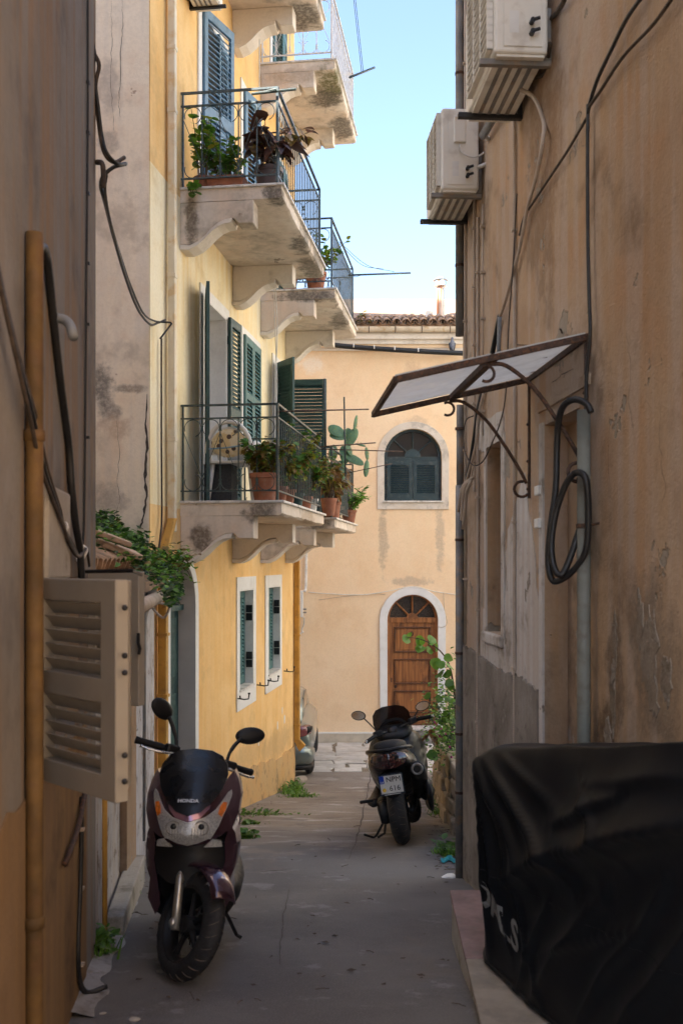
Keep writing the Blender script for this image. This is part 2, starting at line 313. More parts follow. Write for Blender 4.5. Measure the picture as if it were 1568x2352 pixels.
M['soil'] = simple('soil', (.05, .035, .025), .95, 0, .4, 40, .8, 60)
M['rubber'] = simple('tyre_rubber', (.016, .016, .017), .75, 0, .25, 20, .3, 120)
M['black_plastic'] = simple('black_plastic', (.011, .011, .012), .5, 0, .15, 8, spec=.3)
M['black_gloss'] = simple('black_satin_paint', (.005, .005, .006), .38, 0, .1, 6, coat=.06, spec=.3)
M['black_seat'] = simple('black_vinyl', (.011, .011, .012), .65, 0, .15, 20, .3, 160, spec=.25)
M['bare_concrete'] = plaster('bare_concrete', (.36, .33, .29), (.43, .4, .35), stain=(.15, .14, .1), stain_amt=.8, chip=(.5, .46, .4), chip_at=.68, scale=2, bump=.6, off=101)
M['glass_dark'] = glass('dark_window_glass', (.02, .022, .025), .08, 1)
M['ac_body'] = simple('air_conditioner_enamel', (.74, .71, .64), .45, 0, .05, 3, dirt=(.34, .27, .2), dirt_amt=.4)
M['ac_dark'] = simple('dark_interior', (.02, .02, .02), .8)
def wood_mat():
    m, nt, b = new_mat('door_wood')
    g = nz(nt, 1, 8, (22, 22, 1.3)); cc = mixc(nt, rmp(nt, g, .3, .7), (.17, .06, .016), (.36, .145, .042))
    cc = mixc(nt, rmp(nt, nz(nt, 5, 6, (1, 1, .7), off=6), .52, .72, 0, .7), cc, (.06, .022, .01)); nt.links.new(cc, b.inputs['Base Color']); b.inputs['Roughness'].default_value = .5
    bumpn(nt, b, g, .25, .004); return m
M['wood'] = wood_mat()
def concrete_road():
    m, nt, b = new_mat('concrete_road')
    cc = mixc(nt, rmp(nt, nz(nt, .8, 7), .3, .7), (.22, .185, .155), (.3, .265, .23))
    cc = mixc(nt, rmp(nt, nz(nt, .45, 6, off=8), .5, .66, 0, .65), cc, (.3, .23, .165))
    cc = mixc(nt, rmp(nt, nz(nt, 1, 9, (1.3, 3.5, 1), off=19, rough=.68), .54, .66, 0, .75), cc, (.5, .48, .46))
    cc = mixc(nt, rmp(nt, nz(nt, 2.6, 8, off=4, rough=.65), .52, .68, 0, .6), cc, (.14, .12, .105))
    f = nz(nt, 120, 3); cc = mixc(nt, rmp(nt, f, .3, .75, 0, .4), cc, (.1, .09, .08)); cc = mixc(nt, rmp(nt, nz(nt, 210, 2, off=3), .66, .74, 0, .5), cc, (.5, .48, .45))
    sx = nt.nodes.new('ShaderNodeSeparateXYZ'); gg = nt.nodes.new('ShaderNodeNewGeometry'); nt.links.new(gg.outputs['Position'], sx.inputs[0])
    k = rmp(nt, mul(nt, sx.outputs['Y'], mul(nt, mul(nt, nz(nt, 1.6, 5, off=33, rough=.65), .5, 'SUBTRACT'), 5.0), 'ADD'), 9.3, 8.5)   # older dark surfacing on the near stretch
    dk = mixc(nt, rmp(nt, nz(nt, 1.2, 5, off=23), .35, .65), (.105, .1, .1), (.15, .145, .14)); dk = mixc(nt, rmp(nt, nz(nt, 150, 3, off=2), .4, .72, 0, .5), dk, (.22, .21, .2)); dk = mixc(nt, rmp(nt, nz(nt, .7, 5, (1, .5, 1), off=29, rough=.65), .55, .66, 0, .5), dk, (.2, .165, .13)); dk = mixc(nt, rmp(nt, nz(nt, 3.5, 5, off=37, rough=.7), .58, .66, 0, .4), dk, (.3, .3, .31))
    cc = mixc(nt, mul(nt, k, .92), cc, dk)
    nt.links.new(cc, b.inputs['Base Color']); b.inputs['Roughness'].default_value = .88; b.inputs['Specular IOR Level'].default_value = .25
    bumpn(nt, b, mul(nt, mul(nt, f, .35), mul(nt, nz(nt, 9, 8), .8), 'ADD'), .5, .01); return m
M['road'] = concrete_road()
M['flag'] = simple('pale_flagstone', (.5, .48, .45), .8, 0, .16, 2.5, .4, 40, dirt=(.33, .28, .23), dirt_amt=.6)
M['joint'] = simple('joint_earth', (.2, .16, .11), .95, 0, .3, 20, .6, 50)
M['stone'] = plaster('wall_stone', (.33, .28, .22), (.46, .4, .32), stain=(.12, .11, .08), stain_amt=.8, chip=(.55, .5, .43), chip_at=.66, scale=3, bump=.9, off=121)
M['leaf_green'] = leafmat('leaf_green', (.06, .16, .018), (.11, .24, .03))
M['leaf_bright'] = leafmat('leaf_bright', (.13, .32, .025), (.22, .42, .05))
M['leaf_yellow'] = leafmat('leaf_yellow_green', (.26, .33, .03), (.42, .38, .04))
M['leaf_dark'] = leafmat('leaf_dark', (.02, .05, .012), (.035, .08, .02))
M['leaf_coleus'] = leafmat('leaf_olive_rust', (.15, .15, .02), (.24, .13, .03))
M['leaf_red'] = leafmat('leaf_dark_red', (.045, .014, .014), (.075, .035, .02), trans=.2)
M['leaf_dry'] = leafmat('leaf_dry', (.22, .1, .035), (.3, .16, .06))
M['stem'] = simple('plant_stem', (.09, .06, .035), .8)
M['cactus'] = simple('cactus_skin', (.1, .2, .1), .55, 0, .2, 9, .2, 60)
# ================================================================== ground
g = MB(); ys = [-12, -4, 0, 2, 4.1, 4.6, 6, 7.5, 9, 10.8, 12.63, 14, 15.2, 16.5, 17.6, 21.8, 30, 60, 200, 900]
xs = [-900, -60, -12, -3, 0, 3, 12, 60, 900]
g.add([(x, y, gz(y) - .03) for y in ys for x in xs], [(j * 9 + i, j * 9 + i + 1, (j + 1) * 9 + i + 1, (j + 1) * 9 + i) for j in range(len(ys) - 1) for i in range(8)])
obj('ground', g, M['joint'], kind='structure')
def road_pt(a, b):
    y = 1.5 + 16.15 * b; x = -3.4 + 5.6 * a
    return V(x, y, gz(y) + .012 * mnoise.noise(V(x * .9, y * .7, 3)) + .004 * mnoise.noise(V(x * 4, y * 4, 1)))
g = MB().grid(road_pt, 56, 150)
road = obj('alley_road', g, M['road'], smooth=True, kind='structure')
# flagstones of the cross street: each stone its own piece
yard = MB().add([(-9, 17.62, -3.725), (9, 17.62, -3.725), (9, 21.75, -3.935), (-9, 21.75, -3.935)], [(0, 1, 2, 3)])
yard = obj('cross_street', yard, M['joint'], kind='structure')
rnd = random.Random(3); y0 = 17.66
while y0 < 21.2:
    d = rnd.uniform(.42, .7) if y0 < 19 else rnd.uniform(.55, .8); y1 = min(y0 + d, 21.7); x0 = -2.6 + rnd.uniform(0, .5)
    while x0 < 3.6:
        w = rnd.uniform(.55, 1.5); x1 = x0 + w; j = lambda a=.07: rnd.uniform(-a, a)
        if rnd.random() < .35 and w > .9:
            xm = x0 + w * rnd.uniform(.35, .65); polys = [[(x0, y0), (xm + j(.2), y0), (xm + j(.2), y1), (x0, y1)], [(xm + .02 + j(.1), y0), (x1, y0), (x1, y1), (xm + .04, y1)]]
        else: polys = [[(x0, y0), (x0 + w * .5, y0 + j(.05)), (x1, y0), (x1 + j(.05), (y0 + y1) / 2), (x1, y1), (x0 + w * .5, y1 + j(.05)), (x0, y1)]]
        for q in polys:
            cxm = sum(p[0] for p in q) / len(q); cym = sum(p[1] for p in q) / len(q); q2 = []
            for (x, y) in q:
                x, y = x + j(.035), y + j(.03); L = math.hypot(x - cxm, y - cym); s = max(.5, (L - .028) / L); q2.append((cxm + (x - cxm) * s, cym + (y - cym) * s))
            zc = gz(cym) + rnd.uniform(-.006, .008) - .03
            mb = MB().prism(q2, (0, 0, zc), (1, 0, 0), (0, 1, -.05), (0, 0, .03)); 
            for k in range(len(mb.v)): mb.v[k].z += .05 * cym
            obj('flagstone', mb, M['flag'], yard, bevel=.008, seg=1)
        x0 = x1
    y0 = y1

# ================================================================== yellow house on the left
house = thing('yellow_house', YW(12, -1, gz(12)), 'yellow plastered house with tiers of balconies and louvered shutters on the left', 'house')
T0, T1 = yt(345), yt(676)
def ywall(name, z0, z1, holes, mat, th=.3):
    L = 1.009; ol = [(T0 * L, z0), (T1 * L, z0), (T1 * L, z1), (T0 * L, z1)]
    return obj(name, MB().plate(ol, [[(x * L, z) for x, z in h] for h in holes], V(-3, 0, 0), YU, UP, -YN * th), mat, house)
ar = [(9.77, -3.6)] + [(10.65, -3.6)] + [(10.21 + (x - 10.21), z) for x, z in arc(10.21, -.44, .44, 0, 180, 16)]
W1 = (12.66, -1.62, 13.44, -.35); W2 = (14.43, -1.62, 15.3, -.35)
ywall('ground_floor_wall', -4.2, .55, [ar, rect(*W1), rect(*W2)], M['yellow'])
A1 = (10.98, .64, 11.98, 2.93); AW = (12.84, 1.4, 13.78, 2.95); A2 = (14.85, .64, 15.8, 2.98)
B1 = (10.9, 3.84, 12.0, 6.1); BW = (12.84, 4.6, 13.78, 6.12); B2 = (14.85, 3.84, 15.8, 6.1)
C2 = (14.7, 7.02, 15.7, 9.2); C1 = (10.98, 7.02, 11.98, 9.2)
ywall('first_floor_wall', .55, 3.72, [rect(*A1), rect(*AW), rect(*A2)], M['cream'])
ywall('upper_floor_wall', 3.72, 13.2, [rect(*B1), rect(*BW), rect(*B2), rect(*C1), rect(*C2)], M['yellow'])
# end gable facing the camera, back and far sides, roof cap
c0 = YW(T0, 0, 0); c1 = YW(T1, 0, 0)
obj('gable_wall', MB().par((c0.x - .01, c0.y - .005, -4.2), (-13, 0, 0), (0, .3, 0), (0, 0, 17.4)), M['pink'], house)
obj('far_side_wall', MB().par((c1.x - .31, c1.y - .05, -4.2), (-13, 0, 0), (0, .3, 0), (0, 0, 17.4)), M['yellow'], house)
obj('room_back_wall', MB().par(YW(T0 + .3, -1.6, -4.2), YU * 7, -YN * .2, UP * 16.3), M['white_trim'], house)
obj('roof', MB().prism([(-12.6, 13.2), (.45, 13.2), (.45, 13.35), (-5.6, 14.6), (-12.6, 13.6)], YW(T0 - .3, 0, 0), YN, UP, YU * 8), M['roof_tile'], house)
# plaster peeling off the corner, long crack in the gable
def strip_path(name, pts, w, mat, parent, n, off=.004):
    mb = MB(); pts = [Vector(p) for p in pts]; rn = random.Random(len(pts)); vs = []
    for i, p in enumerate(pts):
        d = (pts[min(i + 1, len(pts) - 1)] - pts[max(i - 1, 0)]).normalized(); s = n.cross(d).normalized() * w * rn.uniform(.35, 1) * (.3 + .7 * math.sin(math.pi * (i + .4) / len(pts)))
        vs += [p + n * off - s, p + n * off + s]
    mb.add(vs, [(2 * i, 2 * i + 2, 2 * i + 3, 2 * i + 1) for i in range(len(pts) - 1)]); mb.add([v - n * .003 for v in vs], []); return obj(name, mb, mat, parent)
M['crack'] = simple('crack_dark', (.07, .055, .045), .95, 0, .3, 40)  # one plain dark tone for cracks and tyre grooves
gy = c0.y - .005
def gp(px, py): return V((px - CX) / F * gy, gy, (HY - py) / F * gy)
rnd = random.Random(5)
for pts, w in (([(338, 905), (335, 960), (338, 1030), (334, 1090), (337, 1140), (330, 1190), (322, 1215)], .018), ([(280, 0), (283, 60), (277, 110), (279, 170), (273, 240), (277, 270)], .0035), ([(256, 0), (258, 90), (255, 170), (258, 240), (262, 300)], .0025), ([(268, 960), (275, 1040), (270, 1110), (276, 1150), (268, 1180)], .0025)):
    q = []
    for a, b in zip(pts, pts[1:]):
        for k in range(5): q.append(gp(a[0] + (b[0] - a[0]) * k / 5 + rnd.uniform(-1.5, 1.5), a[1] + (b[1] - a[1]) * k / 5))
    strip_path('crack', q + [gp(*pts[-1])], w, M['crack'], house, V(0, -1, 0))
# plinth of roughcast with a broken top
edge = rough_line([(T1, -3.02), (15.2, -2.98), (14.1, -2.82), (13.1, -2.7), (12.2, -2.55), (10.78, -2.45)], 5, .03, 4)
obj('plinth', MB().plate([(x * 1.009, z) for x, z in [(10.78, -4.3), (T1, -4.3)] + edge], [], V(-3, 0, 0) , YU, UP, YN * .014), M['yellow_rough'], house)
for px, py, s in ((637, 1666, .05), (653, 1652, .06), (577, 1690, .055), (594, 1701, .05), (648, 1632, .04)):
    t = yt(px); q = [(math.cos(a * .7) * s * random.uniform(.5, 1), math.sin(a * .7) * s * 1.7 * random.uniform(.6, 1)) for a in range(9)]
    obj('plaster_scar', MB().prism(q, YW(t, 0, zz(py, t)), YU, UP, YN * .004), M['white_trim'], house)
for t0, t1, z0, z1, nm in ((12.52, 13.6, -1.88, -.18, 'window_surround'), (14.23, 15.42, -1.88, -.18, 'window_surround')):
    W = W1 if t0 < 14 else W2; L = 1.009
    obj(nm, MB().plate([(x * L, z) for x, z in rect(t0, z0, t1, z1)], [[(x * L, z) for x, z in rect(*W)]], V(-3, 0, 0), YU, UP, YN * .018), M['white_trim'], house, bevel=.004)
    # reveal lining
    th = .15; r = MB()
    o = YW(W[0], .016, W[1]); wd = YU * ((W[2] - W[0]) * 1.009); h = UP * (W[3] - W[1])
    r.par(o, YU * .012, -YN * th, h); r.par(o + wd, -YU * .012, -YN * th, h); r.par(o + h, wd, -YN * th, -UP * .012)
    obj('window_reveal', r, M['white_trim'], house)
    obj('window_sill', MB().par(YW(W[0] - .02, .035, W[1] + .002), wd * 1.04, -YN * .2, -UP * .025), M['marble'], house)

# ---- shutters: a frame with louver slats as its pieces
SLATS = {}
def shutter(parent, Mx, w, h, panels, mat, smat=None, pitch=.052, th=.036, stile=.07, tilt=35, name='shutter', slat_h=.058, slat_t=.007, label=None):
    smat = smat or mat; mb = MB().plate(rect(0, 0, w, h), [rect(stile, a, w - stile, b) for a, b in panels], V(0, -th / 2, 0), V(1, 0, 0), UP, V(0, th, 0)); mb.tf(Mx)
    s = obj(name, mb, mat, parent, bevel=.003, seg=1, label=label); key = (round(w - 2 * stile, 3), slat_h, smat.name, tilt)
    if key not in SLATS:
        SLATS[key] = MB().box((0, 0, 0), (w - 2 * stile + .008, slat_t, slat_h)).tf(Matrix.Rotation(R(tilt), 4, 'X')).mesh('slat', smat)
    for a, b in panels:
        n = max(1, round((b - a) / pitch))
        for k in range(n): inst('slat', SLATS[key], Mx @ Matrix.Translation((w / 2, 0, a + (b - a) * (k + .5) / n)), s)
    # little hinges
    for z in (h * .12, h * .88):
        hb = MB().par(V(-.012, th / 2 + .001, z - .05), (.05, 0, 0), (0, .006, 0), (0, 0, .1)).tf(Mx); obj('hinge', hb, M['black_iron'], s)
    return s
def yleaf(t, o, z, ang, flip=False):          # frame: hinge at t, leaf direction turned out of the wall by ang
    d = -1 if flip else 1; a = R(ang); ex = YU * (d * math.cos(a)) + YN * math.sin(a); ey = UP.cross(ex)
    return fr(YW(t, o, z), ex, ey, UP)
two = lambda h: [(.14, h * .47), (h * .53, h - .1)]
# ground-floor windows: closed louvered leaves set back in the reveal, black hinge blocks on the far reveal
for W in (W1, W2):
    w = (W[2] - W[0]) * 1.009 / 2 - .012; h = W[3] - W[1] - .03
    for k in range(2):
        shutter(house, fr(YW(W[0] + .012 + k * (w + .003) / 1.009, -.115, W[1] + .01), YU, -YN, UP), w, h, [(.1, h - .1)], M['shut_teal'], tilt=-38, pitch=.05)
    for z in (W[3] - .32, W[1] + .32):
        for dz in (-.055, .055):
            obj('hinge_block', MB().par(YW(W[2] - .013, -.08, z + dz - .05), -YU * .02, YN * .085, UP * .1), M['black_iron'], house, bevel=.006)
# A: open french door
def opening(W, mat=M['white_trim'], depth=.28, surround=.13, top=True):
    L = 1.009; t0, z0, t1, z1 = W; s = surround
    obj('door_surround', MB().plate([(x * L, z) for x, z in [(t0 - s, z0), (t0, z0), (t0, z1), (t1, z1), (t1, z0), (t1 + s, z0), (t1 + s, z1 + s), (t0 - s, z1 + s)]], [], V(-3, 0, 0), YU, UP, YN * .02), M['white_trim'], house, bevel=.004)
    r = MB(); o = YW(t0, .018, z0); wd = YU * ((t1 - t0) * L); h = UP * (z1 - z0)
    r.par(o, YU * .012, -YN * depth, h); r.par(o + wd, -YU * .012, -YN * depth, h); r.par(o + h, wd, -YN * depth, -UP * .012)
    obj('door_reveal', r, mat, house)
    obj('glazed_door', MB().plate(rect(0, 0, (t1 - t0) * L, z1 - z0), [rect(.09, .5, (t1 - t0) * L / 2 - .05, z1 - z0 - .1), rect((t1 - t0) * L / 2 + .05, .5, (t1 - t0) * L - .09, z1 - z0 - .1)], YW(t0, -depth + .06, z0), YU, UP, -YN * .04), M['white_trim'], house)
    obj('window_pane', MB().par(YW(t0 + .05, -depth + .04, z0 + .4), YU * ((t1 - t0) * L - .1), -YN * .008, UP * (z1 - z0 - .5)), M['glass_dark'], house)
for W in (A1, A2, B1, B2, C1, C2): opening(W)
for W in (AW, BW):
    L = 1.009; s = .1
    obj('window_surround', MB().plate([(x * L, z) for x, z in rect(W[0] - s, W[1] - s, W[2] + s, W[3] + s)], [[(x * L, z) for x, z in rect(*W)]], V(-3, 0, 0), YU, UP, YN * .02), M['white_trim'], house, bevel=.004)
shutter(house, yleaf(10.97, .05, .66, 17, True), .52, 2.3, two(2.3), M['shut_green'], tilt=35, label='dark green shutter leaf swung back edge on to the viewer')
shutter(house, yleaf(12.0, .05, .66, 4), .44, 2.3, two(2.3), M['shut_green'], tilt=-35)
wA = (AW[2] - AW[0]) * 1.009 / 2
for k in range(2): shutter(house, fr(YW(AW[0] + k * wA / 1.009, .035, AW[1]), YU, -YN, UP), wA - .004, AW[3] - AW[1], two(AW[3] - AW[1]), M['shut_teal'], tilt=-35)
shutter(house, yleaf(14.85, .06, .66, 38, True), .52, 2.32, two(2.32), M['shut_green'], tilt=35)
shutter(house, yleaf(15.82, .05, .66, 88), .6, 2.25, two(2.25), M['shut_green'], tilt=-32)
# B: blue leaves slightly ajar
shutter(house, yleaf(10.92, .03, 3.86, 17.4), .62, 2.24, two(2.24), M['shut_blue'], tilt=-38, pitch=.06, label='light blue shutter leaf standing slightly ajar')
shutter(house, yleaf(11.98, .03, 3.86, 2, True), .5, 2.24, two(2.24), M['shut_blue'], tilt=38, pitch=.06)
shutter(house, yleaf(12.86, .03, 4.62, 14), .46, 1.5, two(1.5), M['shut_blue'], tilt=-38, pitch=.06)
shutter(house, yleaf(13.77, .03, 4.62, 2, True), .46, 1.5, two(1.5), M['shut_blue'], tilt=38, pitch=.06)
for k in (0, 1): shutter(house, yleaf((14.86, 15.79)[k], .03, 3.86, 3, k == 1), .47, 2.22, two(2.22), M['shut_teal'], tilt=(-38, 38)[k])
for k in (0, 1): shutter(house, yleaf((14.71, 15.69)[k], .03, 7.04, 6, k == 1), .49, 2.1, two(2.1), M['shut_teal'], tilt=(-38, 38)[k])

# ---- arched front door
L = 1.009
ring = [(9.65, -3.6), (9.77, -3.6)] + [(10.21 + (x - 10.21), z) for x, z in arc(10.21, -.44, .44, 180, 0, 16)] + [(10.65, -3.6), (10.77, -3.6)] + arc(10.21, -.44, .56, 0, 180, 16)
obj('door_surround', MB().plate([(x * L, z) for x, z in ring], [], V(-3, 0, 0), YU, UP, YN * .02), M['white_trim'], house, bevel=.004)
lin = MB(); q = [(9.772, -3.6)] + arc(10.21, -.44, .438, 180, 0, 16) + [(10.648, -3.6)]
for a, b in zip(q, q[1:]): lin.add([YW(a[0], .018, a[1]), YW(b[0], .018, b[1]), YW(b[0], -.26, b[1]), YW(a[0], -.26, a[1])], [(0, 1, 2, 3)])
obj('door_reveal', lin, simple('grey_reveal_paint', (.5, .48, .45), .8, 0, .08, 3), house, solid=.006)
dl = obj('front_door', MB().par(YW(9.78, -.17, -3.0), YU * .87, -YN * .05, UP * 2.5), M['shut_green'], house)
for z in (-2.8, -2.0, -1.2): obj('door_panel', MB().par(YW(9.88, -.168, z), YU * .66, YN * .014, UP * .62), M['shut_green'], dl, bevel=.01)
obj('transom', MB().par(YW(9.78, -.11, -.5), YU * .87, -YN * .1, UP * .06), M['shut_green'], house)
obj('fanlight', MB().prism([(x * L, z) for x, z in arc(10.21, -.44, .43, 0, 180, 14)], V(-3, 0, 0) - YN * .2, YU, UP, -YN * .01), M['glass_dark'], house)

# ---- balconies
CP = [(0, -.15), (0, -.575), (.10, -.585), (.19, -.545), (.26, -.49), (.33, -.42), (.40, -.365), (.47, -.335), (.545, -.325), (.57, -.345), (.60, -.385), (.76, -.385), (.76, -.15)]
LIP = [(0, -.58), (.10, -.59), (.19, -.55), (.26, -.495), (.33, -.425), (.40, -.37), (.47, -.34), (.545, -.33)]
def scroll(cx, cz, r, a0, a1): return [(x, z) for x, z in arc(cx, cz, r, a0, a1, 14)]
def balcony(t0, t1, z, rm, front_n, style=0, bx=1.05, label=None):
    dz = z; so = YW(t0, 0, dz - .15)
    nS = 26; rings = []
    for i in range(nS + 1):
        p0 = so + YU * ((t1 - t0) * 1.009 * i / nS); ring = []
        for (o_, h_) in [(0, 0), (bx * .35, 0), (bx * .7, 0), (bx - .03, 0), (bx, .02), (bx, .06), (bx, .125), (bx * .6, .125), (0, .125)]:
            q_ = p0 + YN * o_ + UP * h_; ed = 1 if (o_ > bx * .6 and h_ < .1) else .25
            ring.append(q_ + (mnoise.noise_vector(q_ * 9) * .014 + mnoise.noise_vector(q_ * 30) * .006) * ed if 0 < i < nS else q_ + V(0, 0, mnoise.noise(q_ * 9) * .006 * ed))
        rings.append(ring)
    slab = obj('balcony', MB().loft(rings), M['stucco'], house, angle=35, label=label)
    mb = MB(); ln = (t1 - t0) * 1.009
    obj('marble_edge', mb.par(YW(t0, 0, dz - .024) - YU * .02, YU * (ln + .04), YN * (bx + .03), UP * .026), M['marble'], slab, bevel=.005)
    for tc in (t0 + .002, t1 - .62):
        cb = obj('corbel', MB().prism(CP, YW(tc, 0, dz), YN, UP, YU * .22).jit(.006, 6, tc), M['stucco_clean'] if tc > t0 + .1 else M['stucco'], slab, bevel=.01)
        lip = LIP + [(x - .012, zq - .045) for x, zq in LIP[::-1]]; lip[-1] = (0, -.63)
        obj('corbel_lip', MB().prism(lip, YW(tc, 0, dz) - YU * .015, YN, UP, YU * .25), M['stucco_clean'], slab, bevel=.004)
    # railing: posts, rails, bars
    H, Hm, Hb, o1 = .965, .835, .095, bx - .05
    bar = lambda p, q, r, nm, fl=1.0: obj(nm, MB().tube([p, q], r, 6, flat=fl), rm, slab)
    corners = [(t0 + .03, o1), (t1 - .03, o1)]
    for t, o in corners: obj('post', MB().par(YW(t, o, dz) - YU * .012 - YN * .012, YU * .024, YN * .024, UP * H), rm, slab)
    for tt in (t0 + .03, t1 - .03):
        for hh, th in ((H, .013), (Hm, .009), (Hb, .009)):
            obj('rail', MB().par(YW(tt, 0, dz + hh) - YU * .012, YU * .024, YN * (o1 + (.012 if hh == H else -.012)), UP * th * 1.6), rm, slab)
        obj('post', MB().par(YW(tt, .01, dz) - YU * .01, YU * .02, YN * .02, UP * H), rm, slab)
        n = 5; x0 = .03; sp = (o1 - .02 - x0) / n
        if style != 9:
            for k in range(1, n): bar(YW(tt, x0 + sp * k, dz + Hb), YW(tt, x0 + sp * k, dz + Hm), .007, 'bar')
            bar(YW(tt, x0 + sp * 2.5, dz + Hm), YW(tt, x0 + sp * 2.5, dz + H), .007, 'bar')
            for k in range(n):
                ca, cb_ = x0 + sp * k, x0 + sp * (k + 1); m = (ca + cb_) / 2; r = sp * .46; sg = 1 if k % 2 == 0 else -1
                for cz, a0, a1 in ((Hm - r - .005, 200 if sg > 0 else 340, -70 if sg > 0 else 610), (Hb + r + .012, 160 if sg > 0 else 20, 430 if sg > 0 else -250)):
                    obj('scroll', MB().tube([YW(tt, x, dz + zq) for x, zq in scroll(m, cz, r, a0, a1)], .0045, 5), rm, slab)
                bar(YW(tt, (ca if sg > 0 else cb_) , dz + Hm - 2 * r * .8), YW(tt, (cb_ if sg > 0 else ca), dz + Hb + 2 * r * .8), .0035, 'bar')
    for hh, th in ((H, .013), (Hm, .009), (Hb, .009)):
        obj('rail', MB().par(YW(t0 + .042, o1, dz + hh) - YN * (.014 if hh == H else .009), YU * (ln - .085), YN * (.028 if hh == H else .018), UP * th * 1.6), rm, slab)
    bm = MB().tube([V(0, 0, Hb + .015), V(0, 0, Hm)], .0065, 6).mesh('bar', rm)
    for k in range(1, front_n): inst('bar', bm, Matrix.Translation(YW(t0 + .03 + (t1 - t0 - .06) * k / front_n, o1, dz)), slab)
    return slab
ZA, ZB, ZC = .63, 3.82, 7.0
balcony(10.15, 12.95, ZA, M['rail_green'], 25, label='first floor balcony nearest the viewer with green iron railing')
balcony(13.95, 16.4, ZA, M['rail_green'], 22)
balcony(10.15, 12.95, ZB, M['rail_blue'], 25)
balcony(13.95, 16.4, ZB, M['rail_blue'], 22)
balcony(10.15, 12.95, ZC, M['rail_blue'], 25)
balcony(13.95, 16.4, ZC, M['rail_white'], 22, label='top floor balcony with white railing and mossy underside')

# ---- pipes on the yellow house
def pipe(name, pts, r, mat, parent=None, n=10, **kw): return obj(name, MB().tube(pts, r, n), mat, parent, smooth=True, **kw)
def rpath(pts, rr=.06, n=4):                   # path with rounded corners
    pts = [Vector(p) for p in pts]; out = [pts[0]]
    for a, b, c in zip(pts, pts[1:], pts[2:]):
        d1 = (a - b); d2 = (c - b); l1 = min(rr, d1.length / 2.1); l2 = min(rr, d2.length / 2.1); p = b + d1.normalized() * l1; q = b + d2.normalized() * l2
        out += [(p * (1 - t) ** 2 + b * 2 * t * (1 - t) + q * t * t) for t in [k / n for k in range(n + 1)]]
    return out + [pts[-1]]
tq = yt(383); w_ = .075
obj('downpipe', MB().par(YW(tq - .04, .02, zz(1222, tq)), YU * w_, YN * .075, UP * 9), M['pipe_cream'], house, bevel=.012)
for py in (118, 262, 640, 1015): obj('pipe_collar', MB().par(YW(tq - .046, .016, zz(py, tq)), YU * (w_ + .012), YN * .085, UP * .045), M['pipe_cream'], house, bevel=.006)
tl = yt(362)
mb = MB(); e0 = [YW(tq - .04, .02, zz(1190, tq)), YW(tq + .035, .02, zz(1190, tq)), YW(tq + .035, .1, zz(1190, tq)), YW(tq - .04, .1, zz(1190, tq))]
e1 = [YW(tl - .06, .02, zz(1275, tl)), YW(tl + .02, .02, zz(1275, tl)), YW(tl + .02, .11, zz(1275, tl)), YW(tl - .06, .11, zz(1275, tl))]
obj('pipe_elbow', mb.loft([e0, e1]), M['pipe_yellow'], house, bevel=.01)
obj('downpipe', MB().par(YW(tl - .06, .02, gz(9.4)), YU * .08, YN * .085, UP * (zz(1275, tl) - gz(9.4) + .01)), M['pipe_yellow'], house, bevel=.012)
for py in (1460, 1600): obj('pipe_collar', MB().par(YW(tl - .066, .016, zz(py, tl)), YU * .092, YN * .1, UP * .03), M['pipe_yellow'], house, bevel=.005)
tc = T1 - .1
obj('downpipe', MB().par(YW(tc, .015, zz(1706, tc)), YU * .09, YN * .085, UP * (zz(1270, tc) - zz(1706, tc))), M['pipe_yellow'], house, bevel=.012)
for py in (1462, 1668): obj('pipe_collar', MB().par(YW(tc - .006, .01, zz(py, tc)), YU * .1, YN * .1, UP * .03), M['pipe_yellow'], house, bevel=.005)
obj('pipe_spout', MB().loft([[YW(tc, o, z) for t_, o, z in ()] or [YW(tc, .015, zz(1702, tc)), YW(tc + .09, .015, zz(1702, tc)), YW(tc + .09, .1, zz(1698, tc)), YW(tc, .1, zz(1698, tc))], [YW(tc, .1, zz(1727, tc)), YW(tc + .09, .1, zz(1727, tc)), YW(tc + .09, .2, zz(1712, tc)), YW(tc, .2, zz(1712, tc))]]), M['pipe_yellow'], house, bevel=.01)
obj('clothes_pipe', MB().tube([YW(10.12, 1.0, ZB + .93), YW(10.12, .75, ZB + .9), YW(10.14, 1.2, ZB + .93)], .014, 8), M['rail_green'], house)
# shutter dogs / flower-box hooks on the wall
for px, py in ((543, 1604), (590, 1573), (614, 1563), (652, 1541)):
    t = yt(px); z = zz(py, t); q = [YW(t, 0, z), YW(t, .05, z - .005), YW(t, .1, z - .012), YW(t, .155, z - .004), YW(t, .165, z + .06)]
    h = obj('wall_hook', MB().tube(q, .009, 6), M['black_iron'], house)
    obj('hook_prong', MB().tube([YW(t, .05, z), YW(t, .045, z + .035)], .01, 6), M['black_iron'], h); obj('hook_tip', MB().par(YW(t - .01, .15, z + .055), YU * .02, YN * .028, UP * .02), M['black_iron'], h)

